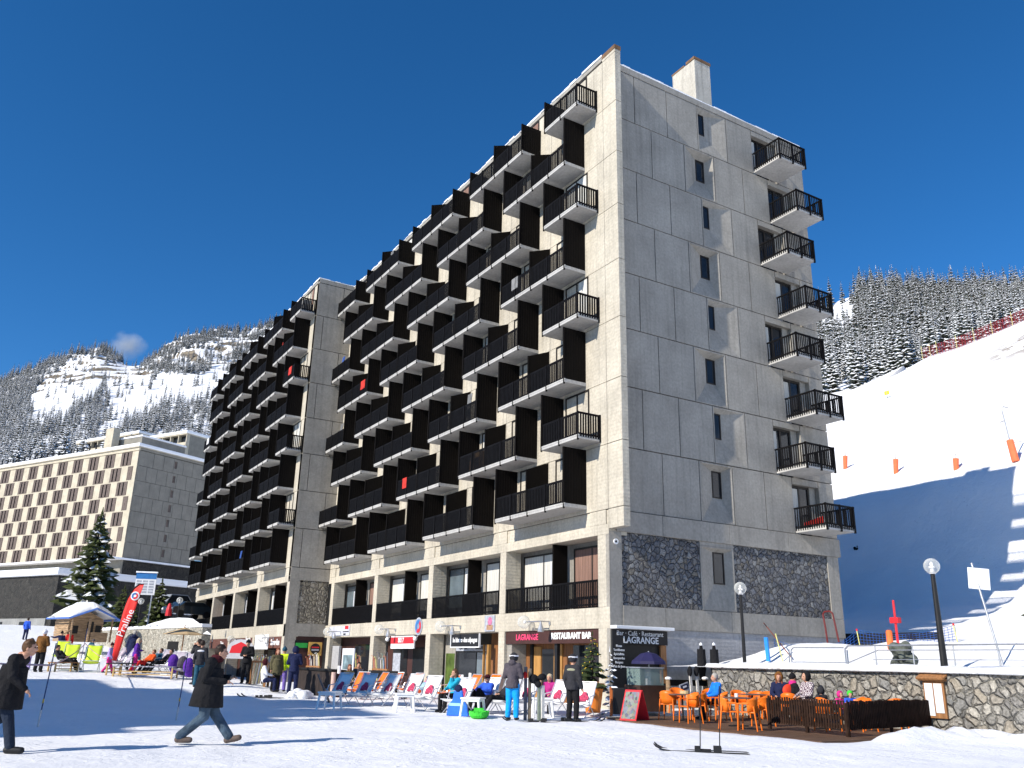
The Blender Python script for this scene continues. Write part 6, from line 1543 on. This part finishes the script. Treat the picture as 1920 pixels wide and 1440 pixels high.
# bay 2
s2 = empty('shopfront', (0,0,0), 0, 'dark glazed shopfront beneath the white-framed black sign', 'shopfront')
put(s2, 'wall_panels', TIM, [(xb-.10,8.15,0,xb-.001,10.3,2.82)]); put(s2, 'side_wall', CONC_SHADE, [(xb-.10,13.9,0,xb-.001,15.0,2.82)])
put(s2, 'dark_front', FRAME, [(xb-.10,10.32,0,xb-.001,13.88,2.82)]); put(s2, 'glass', GLASS2, [(xb-.13,10.5,.1,xb-.101,11.6,1.95),(xb-.13,8.5,.8,xb-.101,9.5,2.2)]); put(s2, 'door_glass', GLASS, [(xb-.13,11.7,.05,xb-.101,13.7,1.95)])
put(s2, 'poster', PAPER, [(xb-.14,12.1,.6,xb-.131,12.35,1.0),(xb-.14,12.9,.1,xb-.131,13.5,.9)]); put(s2, 'green_panel', mat('olive_poster', (.07,.11,.02), .6, .5, 2), [(xb-.12,13.95,.2,xb-.101,14.9,1.9)])
put(s2, 'post', OCH, [(-.6,9.85,0,-.45,10.05,2.3),(-.6,10.3,0,-.5,10.38,2.3)])
lb = put(s2, 'lintel_sign', PGREY, [(xb-.16,10.45,2.02,xb-.101,13.75,2.30)]); text('CREPERIE', .2, (xb-.165,12.95,2.16), '-x', BLACK, s2); text('SALADES', .2, (xb-.165,11.3,2.16), '-x', BLACK, s2)
g1 = empty('hanging_sign', (0,0,0), 0, 'white-framed black sign with two words hanging below the beam', 'sign', 'signs hanging below the beam'); put(g1, 'panel', DKB, [(-1.05,9.95,2.20,-.99,12.75,2.78)])
put(g1, 'frame', WHITE, [(-1.08,9.90,2.15,-1.0,12.80,2.199),(-1.08,9.90,2.2,-1.0,9.949,2.80),(-1.08,12.751,2.2,-1.0,12.80,2.80)]); text('le bistro des alpages', .30, (-1.056,11.35,2.50), '-x', WHITE, g1, bold=.008)
# bay 3
s3 = empty('shopfront', (0,0,0), 0, 'shadowy shopfront with a cream panel beneath the red and white sign', 'shopfront')
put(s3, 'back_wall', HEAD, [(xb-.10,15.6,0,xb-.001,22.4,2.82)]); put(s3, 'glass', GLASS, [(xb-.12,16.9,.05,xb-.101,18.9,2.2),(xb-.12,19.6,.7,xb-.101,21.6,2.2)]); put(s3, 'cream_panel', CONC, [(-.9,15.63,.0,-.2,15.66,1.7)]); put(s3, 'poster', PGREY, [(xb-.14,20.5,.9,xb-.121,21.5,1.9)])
g2 = empty('hanging_sign', (0,0,0), 0, 'red and white sign with small spotlights below the third bay beam', 'sign', 'signs hanging below the beam'); put(g2, 'panel', WHITE, [(-1.08,17.0,2.12,-1.0,20.0,2.78)]); put(g2, 'red_band', PRED, [(-1.10,17.02,2.38,-1.081,19.98,2.72)]); text('SKI 7', .34, (-1.104,18.6,2.55), '-x', WHITE, g2, bold=.012)
for y in (16.7, 20.35): b = MB(); b.ball((-1.15,y,2.62), .12, 10, 8); b.tube((-1.15,y,2.62),(-1.0,y,2.75),.03); b.build('spotlight', WHITE, g2, smooth=True)
# bay 4
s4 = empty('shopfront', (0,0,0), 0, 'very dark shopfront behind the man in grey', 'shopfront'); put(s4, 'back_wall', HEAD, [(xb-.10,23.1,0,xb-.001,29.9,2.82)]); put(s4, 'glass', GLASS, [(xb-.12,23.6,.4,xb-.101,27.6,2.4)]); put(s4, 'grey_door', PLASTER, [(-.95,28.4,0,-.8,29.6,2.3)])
g3 = empty('picture_board', (0,0,0), 0, 'white board with a blurred mountain picture standing in the dark bay', 'board'); p = G_(650,1300); put(g3, 'board', PAPER, [(p.x-.02,p.y-.6,1.0,p.x+.03,p.y+.9,2.0)]); put(g3, 'picture', mat('picture_mountain', (.14,.20,.22), .6, .9, 2), [(p.x-.03,p.y-.45,1.05,p.x-.021,p.y+.75,1.7)]); put(g3, 'post', BLACK, [(p.x,p.y+.1,0,p.x+.03,p.y+.2,.999)])
# things on the beam
rd = empty('round_sign', (-1.10,16.45,3.24), 0, 'round blue-grey emblem plate with a blue and a red comma on the beam', 'sign')
MX = Matrix(((0,0,-1),(-1,0,0),(0,1,0))); emblem(rd, V3((0,0,0)), MX, .46)
ps = empty('poster_board', (0,0,0), 0, 'small grey poster of a pink flower over a brown pot beside the second column', 'poster'); put(ps, 'board', PGREY, [(-1.13,8.45,2.86,-1.09,9.35,3.56)])
b = MB(); b.tube((-1.14,8.85,3.3),(-1.131,8.85,3.3),.20,n=10); b.build('pink_shape', mat('poster_pink', (.50,.16,.28), .6, .5, 12), ps); put(ps, 'brown_shape', mat('poster_brown', (.38,.22,.13), .6, .3, 8), [(-1.14,8.6,2.92,-1.131,9.15,3.14)])
bn_ = empty('pale_banner', (0,0,0), 0, 'pale banner with red and dark print at the left end of the near beam', 'banner'); put(bn_, 'sheet', mat('banner_sheet', (.50,.51,.58), .6, .15, 2), [(-1.12,26.4,2.92,-1.09,30.0,3.50)]); put(bn_, 'red_print', PRED, [(-1.13,26.6,3.3,-1.121,27.2,3.5)]); put(bn_, 'dark_print', BLACK, [(-1.13,26.5,3.12,-1.121,27.5,3.18),(-1.13,27.0,2.95,-1.121,27.4,3.05)])
# far block shops
XF = -3.80
def fshop(a, c, label, txt, size, hd=HEAD, board=None, col=WHITE, zz=2.50):
    r = empty('shopfront', (0,0,0), 0, label, 'shopfront'); put(r, 'back_wall', HEAD, [(XF+.80,a,0,XF+.899,c,2.82)]); put(r, 'header', hd, [(XF+.01,a,2.10,XF+.06,c,2.826)]); put(r, 'glass', GLASS, [(XF+.77,a+.4,.3,XF+.799,c-.8,2.0)])
    for t, y, z in txt: text(t, size, (XF-.0,y,z), '-x', col, r, bold=.02)
    return r
BRH = mat('brown_sign', (.13,.055,.04), .6)
f1 = fshop(31.6, 37.7, 'farther shopfront nearest the stone recess, with Snow fun lettering on brown', [('Snow fun', 32.9, 2.46)], .52, BRH); put(f1, 'white_board', PAPER, [(XF-.03,34.4,2.02,XF+.0,37.7,3.0)])
f2 = fshop(38.3, 44.9, 'farther shopfront with two short white words on a brown sign', [('Sports', 39.7, 2.72), ('mode', 40.2, 2.28)], .48, BRH)
f3 = fshop(45.5, 51.7, 'farther shopfront with a plain brown sign behind the walking man', [('Tabac', 47.4, 2.46)], .42, BRH)
f4 = fshop(52.3, 58.4, 'last shopfront of the row with a black sign at the left', [('Presse', 54.6, 2.46)], .40, CONC, col=BLACK)
# recess under the narrow end wall
r = empty('shopfront', (0,0,0), 0, 'brown recessed shop entrance between the two blocks with a green sign', 'shopfront'); put(r, 'back_wall', HEAD, [(-3.05,31.0,0,-1.1,31.05,2.85)])
put(r, 'green_sign', PGRN, [(-3.0,30.93,2.15,-2.2,30.96,2.45)]); put(r, 'dark_board', BLACK, [(-3.05,30.96,2.1,-2.1,30.99,2.6)])
rs = empty('square_sign', (-1.75,30.7,2.1), 0, 'orange square sign with a dark disc projecting by the near column', 'sign'); put(rs, 'plate', mat('sign_ochre', (.55,.32,.08), .6, .2), [(-.45,-.03,-.42,.45,.03,.42)])
o = MB().tube((0,-.05,0),(0,-.031,0),.34,n=20).build('disc', BLACK, rs); put(rs, 'red_band', PRED, [(-.25,-.06,.05,.25,-.051,.13)]); put(rs, 'grey_band', PGREY, [(-.25,-.06,-.12,.25,-.051,-.02)])
# half-round red shop banner and sand-coloured parasol on the left
p = G_(442,1296); rb_ = empty('arched_banner', p, imgdir(0)-PI/2*0, 'arched red and grey beach banner behind the man in black', 'banner'); b = MB()
V = [(-.62,0),(.62,0),(.62,.25)]+[(.62*math.cos(PI*i/10), .45+.42*math.sin(PI*i/10)) for i in range(11)]+[(-.62,.25)]
b.prism(V, 'y', -.02, .02); o = b.build('sheet', mat('banner_grey', (.50,.50,.53), .7), rb_); o.location = (0,0,.9); o2 = MB().prism([(-.5,.25),(.5,.25),(.42,.55),(0,.75),(-.42,.55)], 'y', -.03, -.021).build('red_print', PRED, rb_); o2.location = (0,0,.9)
put(rb_, 'legs', BLACK, [(-.6,-.02,0,-.56,.02,.9),(.56,-.02,0,.6,.02,.9)]); rb_.rotation_euler = (0,0,imgdir(0)+PI/2)
p = GD(335,1262,44); sp2 = empty('sand_parasol', p, 0, 'sand-coloured parasol tilted beside the stone wall', 'parasol'); b = MB(); V = [(0,0,2.1)]+[(1.05*math.cos(2*PI*i/8), 1.05*math.sin(2*PI*i/8), 1.75) for i in range(8)]
b.add(V, [(0,1+i,1+(i+1)%8) for i in range(8)]); o = b.build('canopy', mat('sand_cloth', (.50,.36,.20), .8), sp2); o.modifiers.new('t','SOLIDIFY').thickness = .01; MB().tube((0,0,0),(0,0,2.25),.03).build('pole', WOOD, sp2)
p = GD(317,1262,46); o = put(None, 'loudspeaker_panel', BLACK, [(-.28,-.05,.6,.28,.05,1.35)]); o.location = p; o.rotation_euler = (0,0,imgdir(0)+PI/2); tag(o, 'black square panel standing against the cobbled wall', 'panel')
P_(GD(50,1178,70), 90, 'stand', 'distant person in a blue jacket before the dark garage', 1.75, 'royal', 'navy', 'dark')

# ------------------------------------------------------------------ terrace details on the right
def Y_(px, py, x): return at_x(px, py, x)
rl = empty('guard_rail', (0,0,0), 0, 'galvanised guard rail along the snowy terrace edge', 'railing'); b = MB()
xr_ = 2.1; zt_ = lambda y: float(terr_h(np.float64(xr_), np.float64(y)))
ya = Y_(1483,1217,xr_).y; yb2 = Y_(1588,1217,xr_).y
b.path([(xr_,ya,1.5),(xr_,ya,2.12),(xr_,ya-.1,2.2),(xr_,yb2+.1,2.2),(xr_,yb2,2.12),(xr_,yb2,1.5)], .022); b.path([(xr_,ya,1.75),(xr_,yb2,1.75)], .015); b.path([(xr_,ya+.12,1.5),(xr_,ya+.08,2.15)], .02)
b.path([(xr_-.12,yb2-.02,1.5),(xr_-.12,yb2-.02,2.15),(xr_-.12,yb2-.15,2.25),(xr_-.12,-26,2.32)], .024); b.path([(xr_-.12,yb2-.02,1.72),(xr_-.12,yb2-1.2,2.12),(xr_-.12,-26,2.16)], .016)
for z in (1.95,): b.path([(xr_-.12,yb2-1.0,z-.1),(xr_-.12,-26,z)], .012)
y = yb2-1.1
while y > -26: b.tube((xr_-.12,y,1.45),(xr_-.12,y,2.27),.018); y -= 1.25
b.build('rails', STEEL, rl)
# square sign seen from behind
q = Y_(1832,1085,2.9); sg = empty('square_sign_post', (2.9, q.y, 0), 0, 'square white sign seen from behind on a galvanised post', 'sign'); tz = q.z
b = MB(); b.tube((0.05,-.35,1.7),(0,.10,tz+.45),.03); b.build('post', STEEL, sg); o = MB().box(-.62/2,-.012,-.30,.31,.012,.30).build('plate', WHITE, sg, bevel=.02); o.location = (.04,-.03,tz); o.rotation_euler = (0,0.07,imgdir(0)+PI/2)
# netting, bamboo, hoop, tarp, red pole
NET = mat('blue_net', (.03,.12,.42), .6)
def net(name, a, c, h_, sag, mt, label, step=.16, r0=.008):
    b = MB(); A = V3(a); C_ = V3(c); L = (C_-A).length; n = int(L/step)
    def pt(t, s): q = A.lerp(C_, t); return q+V3((0,0,h_*s-sag*4*t*(1-t)*s+.03*math.sin(t*23)))
    m_ = max(3, int(h_/step))
    for i in range(n+1): b.tube(pt(i/n, 0), pt(i/n, 1), r0, n=3, caps=False)
    for j in range(m_+1):
        for i in range(n): b.tube(pt(i/n, j/m_), pt((i+1)/n, j/m_), r0, n=3, caps=False)
    o = b.build(name, mt, None); return tag(o, label, 'safety net')
n0 = at_x(1540,1205,8.0); n1 = at_x(1606,1180,8.6); n2 = at_x(1700,1203,8.6); n3 = at_x(1790,1172,8.6)
z8 = lambda v: V3((v.x, v.y, float(terr_h(np.float64(v.x), np.float64(v.y)))-.1))
nl = at_x(1440,1192,7.6)
def net2(a, c, label):
    A = z8(a); C_ = z8(c); b = MB(); L = (C_-A).length; n = int(L/.14)
    def pt(t, s): lo = A.lerp(C_, t); hi = V3(a).lerp(V3(c), t)-V3((0,0,.25*4*t*(1-t))); return lo.lerp(hi, s)
    for i in range(n+1): b.tube(pt(i/n,0), pt(i/n,1), .009, n=3, caps=False)
    for j in range(8):
        for i in range(n): b.tube(pt(i/n,j/7), pt((i+1)/n,j/7), .009, n=3, caps=False)
    tag(b.build('safety_net', NET, None), label, 'safety net', 'blue nets on the terrace')
net2(n0, n1, 'blue safety net left of the yellow-tipped stake'); net2(n1, n3, 'blue safety net sagging behind the red pole'); net2(nl, n0, 'blue safety net running along the grey end wall')
def stake(px0, py0, px1, py1, x, mt, label, tip=None, r0=.02):
    a = at_x(px0, py0, x); c = at_x(px1, py1, x); r = empty('stake', (0,0,0), 0, label, 'stake', 'stakes holding the terrace nets'); MB().tube(a-V3((0,0,.3)), c, r0, n=6).build('shaft', mt, r)
    if tip: MB().tube(c-(c-a)*.12, c+V3((0,0,.02)), r0*1.8, n=6).build('tip', tip, r)
YST = mat('yellow_stake', (.62,.60,.22), .6)
stake(1612,1202,1606,1180,8.5,YST,'yellow stake with a red tip at the top of the blue net',PRED); stake(1794,1192,1787,1170,8.5,YST,'short yellow stake with a red tip near the white sign',PRED)
stake(1470,1236,1454,1188,3.2,YST,'leaning yellow stake by the snow heap'); stake(1484,1218,1432,1168,3.4,mat('rust_paint', (.18,.05,.03), .7),'long rusty stake leaning to the left',None,.018)
a = at_x(1441,1240,3.0); c = at_x(1436,1195,3.0); r = empty('blue_strip', (0,0,0), 0, 'upright bright blue padding strip at the left end of the terrace', 'padding'); MB().obox((a+c)/2, (0,1,0), (1,0,0), c-a, .075, .03, (c-a).length/2).build('pad', mat('padding_blue', (.03,.25,.70), .5), r)
hp = empty('rescue_hoop', (0,0,0), 0, 'dark red tubular hoop standing in the snow at the building corner', 'hoop'); pts = [at_x(px, py, 8.2) for px, py in ((1552,1206),(1548,1178),(1543,1152),(1546,1147),(1556,1146),(1561,1150),(1567,1176),(1573,1204))]; MB().path(pts, .035, 8).build('tube', mat('dark_red_paint', (.13,.015,.015), .5), hp)
q = at_x(1683,1200,7.5); rp = empty('red_pole', (q.x,q.y,q.z), 0, 'red pole with a small red box above the terrace snow', 'pole'); tp = at_x(1682,1125,7.5); MB().tube((0,0,-.8),(0,0,tp.z-q.z),.05,.04).build('pole', PRED, rp); hb = at_x(1680,1163,7.5).z-q.z; MB().box(-.1,-.17,hb-.10,.1,.17,hb+.10).build('box', PRED, rp)
q = at_x(1668,1196,7.2); op_ = empty('orange_pad', (q.x,q.y,q.z), 0, 'orange padded bollard left of the red pole', 'padding'); MB().lathe((0,0,-.4), [(.10,0),(.11,.1),(.11,.62),(.09,.66),(.03,.68)], 12).build('pad', mat('pad_orange', (.80,.16,.04), .6), op_)
q = at_x(1692,1246,2.6); b = MB(); rr2 = random.Random(5)
for i in range(26): b.ball((rr2.uniform(-.12,.12), rr2.uniform(-.20,.20), rr2.uniform(0,.62)), rr2.uniform(.07,.15)*(1.1), 8, 6, (1,1,rr2.uniform(.7,1.2)))
o = fuse(b, 'rock_pile', mat('grey_rock', (.09,.10,.085), .9, .6, 5, .6, 12), None, .025, 1); o.location = (q.x, q.y, 1.50); o.scale = (1.25,1.25,1.22); tag(o, 'dark grey boulder with snow patches behind the guard rail', 'boulder')
dw = empty('dark_barrier', (0,0,0), 0, 'long dark barrier at the foot of the shaded slope', 'barrier'); a = at_x(1578,1196,13.5); c = at_x(1762,1196,13.5); MB().box(13.4, c.y, 1.2, 13.6, a.y, at_x(1650,1187,13.5).z).build('boards', BLACK, dw)
# cylinder-padded pylons and a snow gun on the piste
PAD = mat('mattress_orange', (.78,.17,.07), .6, .1)
def on_piste(px, py):
    d = ray(px, py); lo, hi = 20.0, 260.0
    for t in np.arange(30, 260, .5):
        p = CAM+d*float(t)
        if p.x > 14 and p.z < float(piste_h(np.float64(p.x), np.float64(p.y))): return p
    return CAM+d*60
for px, py, top, lab in ((1585,880,845,'orange crash mat on a post, farthest left on the slope'),(1680,889,850,'orange crash mat on a post, second from the left on the slope'),(1793,884,850,'orange crash mat on a post, third from the left on the slope')):
    p = on_piste(px, py); dep = (p-CAM).dot(FWD); hh = (py-top)/FPX*dep; r = empty('crash_mat', p, 0, lab, 'crash mat', 'orange crash mats on the slope'); MB().tube((0,0,-.3),(-.12*0,-.10*hh,hh*.98),.05,n=8).build('post', STEEL, r)
    o = MB().tube((0,0,0),(-.0,-.08*hh,hh*.72),.17,.20,n=10).build('mattress', PAD, r)
p = on_piste(1905, 868); dep = (p-CAM).dot(FWD); k_ = dep/FPX
sg = empty('snow_gun', p, 0, 'tall snow lance with an orange mattress round its base', 'snow gun'); hh = 112*k_; MB().path([(0,0,-.3),(0,.10*hh*.9,hh*.93),(0,.06*hh,hh),(0,-.02*hh,hh*.96)], .05).build('lance', ALU, sg); MB().tube((0,0,.1),(0,.04*hh,hh*.40),.24,.22,n=10).build('mattress', PAD, sg)
b = MB(); b.path([(0,.08*hh,hh*.75),(0,.3+.08*hh,hh*.74)], .03); b.path([(0,.03*hh,hh*.35),(0,-.9,hh*.34)], .02); b.build('fittings', STEEL, sg)
# red net along the crest
pts = []
for px, py in ((1740,673),(1752,671),(1765,668),(1800,654),(1835,640),(1870,625),(1905,612),(1940,596)):
    i = np.argmin([abs(project(np.array([x_, y_, float(piste_plane(np.float64(x_)))]))[0]-px) for x_, y_ in zip(crest_x(np.arange(10, 60, .25)), np.arange(10, 60, .25))]); yv = float(np.arange(10, 60, .25)[i]); xv = float(crest_x(yv))-1.0
    pts.append(V3((xv, yv, float(piste_h(np.float64(xv), np.float64(yv))))))
RN = mat('red_net', (.34,.04,.05), .6, .4, 2); r = empty('red_safety_net', (0,0,0), 0, 'long red safety net climbing the crest in front of the spruces', 'safety net'); b = MB(); pb = MB()
for a, c in zip(pts[:-1], pts[1:]):
    if (c-a).length < .01: continue
    n = max(2, int((c-a).length/.35)); 
    for i in range(n):
        q0 = a.lerp(c, i/n); q1 = a.lerp(c, (i+1)/n)
        for s in np.linspace(0, 1.5, 8): b.tube(q0+V3((0,0,s)), q1+V3((0,0,s)), .035, n=3, caps=False)
        b.tube(q0, q0+V3((0,0,1.5)), .035, n=3, caps=False)
    pb.tube(a-V3((0,0,.3)), a+V3((0,0,1.9)), .035, n=5)
b.build('mesh', RN, r); pb.build('posts', YST, r)
# skiers on the slope
def _skier(px, py, lab, h_):
    p = on_piste(px, py); P_(V3((p.x,p.y,p.z-.05)), 200, 'stride', lab, h_, 'charcoal', 'black', 'dark', 'helmet', 'charcoal'); s_ = ski_pair(p+V3((0,0,.02)), imgdir(200), 'skis worn by the '+lab, poles=False)
    sl = (piste_h(np.float64(p.x+.5), np.float64(p.y))-piste_h(np.float64(p.x-.5), np.float64(p.y))); s_.rotation_mode = 'QUATERNION'; s_.rotation_quaternion = Vector((-float(sl),0,1)).to_track_quat('Z','Y')
p = on_piste(1608, 1034); b = MB(); q = random.Random(8)
for i in range(14): b.ball((q.uniform(-.2,.2), q.uniform(-.25,.25), q.uniform(.0,.35)), q.uniform(.05,.12), 6, 4)
o = fuse(b, 'dark_bush', mat('bush_dark', (.012,.012,.010), .9), None, .04, 1); o.location = p; tag(o, 'small dark bush poking through the shaded slope', 'bush')
p = on_piste(1664, 748); mk = empty('piste_sign', p, 0, 'tiny yellow marker board high on the sunlit piste', 'sign'); MB().tube((0,0,-.3),(0,0,.9),.04,n=6).build('post', STEEL, mk); MB().box(-.03,-.3,.5,.03,.3,.95).build('plate', YEL, mk)

# unseen block and spruces added on the left, shaped to shade the plaza
ob = empty('apartment_building', (0,0,0), 0, 'unseen stepped block added outside the view on the left to shade the plaza snow', 'apartment building')
b = MB(); sb2 = MB()
for (y0, y1, h_) in ((-9.6,-7.6,14.2),(-7.6,-6.2,16.6),(-6.2,-2.75,18.9),(-2.35,.1,21.2),(.1,1.0,19.8),(1.0,3.6,18.0),(3.6,6.6,17.0),(6.6,10.2,15.6),(10.2,13.0,14.0)):
    b.box(-60, y0+.001, -2, -41.8, y1-.001, h_-.25); sb2.box(-60, y0+.002, h_-.249, -41.75, y1-.002, h_)
b.build('wall', CONC_SHADE, ob); sb2.build('roof_snow', SNOW, ob)
sh = [((-9.0,-2.2),17,2.2),((-14.4,-3.6),17,2.4),((-17.0,-5.2),15,3.0),((-13.0,9.4),17,2.4),((-15.6,13.2),16,2.6)]
base = fir_mesh('spruce', 91, 18, 3.4, 24, 13, [BARK, FIR_N], wide=.42)
for i, ((tx, ty), hh, rad) in enumerate(sh):
    s = (hh)/.60; o = D.objects.new('spruce_tree', base); COL.objects.link(o); o.location = (tx-s, ty-s*.15, -.1); o.scale = (rad/3.4, rad/3.4, hh/18); o.rotation_euler = (0,0,i*1.3)
    tag(o, 'unseen spruce added outside the view on the left to roughen the edge of the plaza shade', 'tree', 'unseen spruces added to shade the plaza')
# a wisp of cloud over the ridge
m_, t, b_ = new_mat('cloud'); t.nodes.remove(b_); pv = N(t, 'ShaderNodeVolumePrincipled'); pv.inputs['Color'].default_value = (1,1,1,1); tc = N(t, 'ShaderNodeTexCoord'); nz = N(t, 'ShaderNodeTexNoise'); nz.inputs['Scale'].default_value = 2.3; nz.inputs['Detail'].default_value = 5
gr = N(t, 'ShaderNodeTexGradient', gradient_type='SPHERICAL'); t.links.new(tc.outputs['Object'], gr.inputs[0]); t.links.new(tc.outputs['Object'], nz.inputs[0]); mu = N(t, 'ShaderNodeMath', operation='MULTIPLY'); t.links.new(gr.outputs[0], mu.inputs[0]); t.links.new(nz.outputs[0], mu.inputs[1])
sb_ = N(t, 'ShaderNodeMath', operation='SUBTRACT'); t.links.new(mu.outputs[0], sb_.inputs[0]); sb_.inputs[1].default_value = .15; m2 = N(t, 'ShaderNodeMath', operation='MULTIPLY'); t.links.new(sb_.outputs[0], m2.inputs[0]); m2.inputs[1].default_value = .14; mxx = N(t, 'ShaderNodeMath', operation='MAXIMUM'); t.links.new(m2.outputs[0], mxx.inputs[0]); mxx.inputs[1].default_value = 0
t.links.new(mxx.outputs[0], pv.inputs['Density']); t.links.new(pv.outputs[0], t.nodes['Material Output'].inputs['Volume'])
p = at_depth(240, 648, 1050); cb = MB().ball((0,0,0), 1.0, 20, 12).build('cloud', m_, None); cb.location = p; cb.scale = (32,32,26); tag(cb, 'small white wisp of cloud rising behind the ridge', kind='stuff')
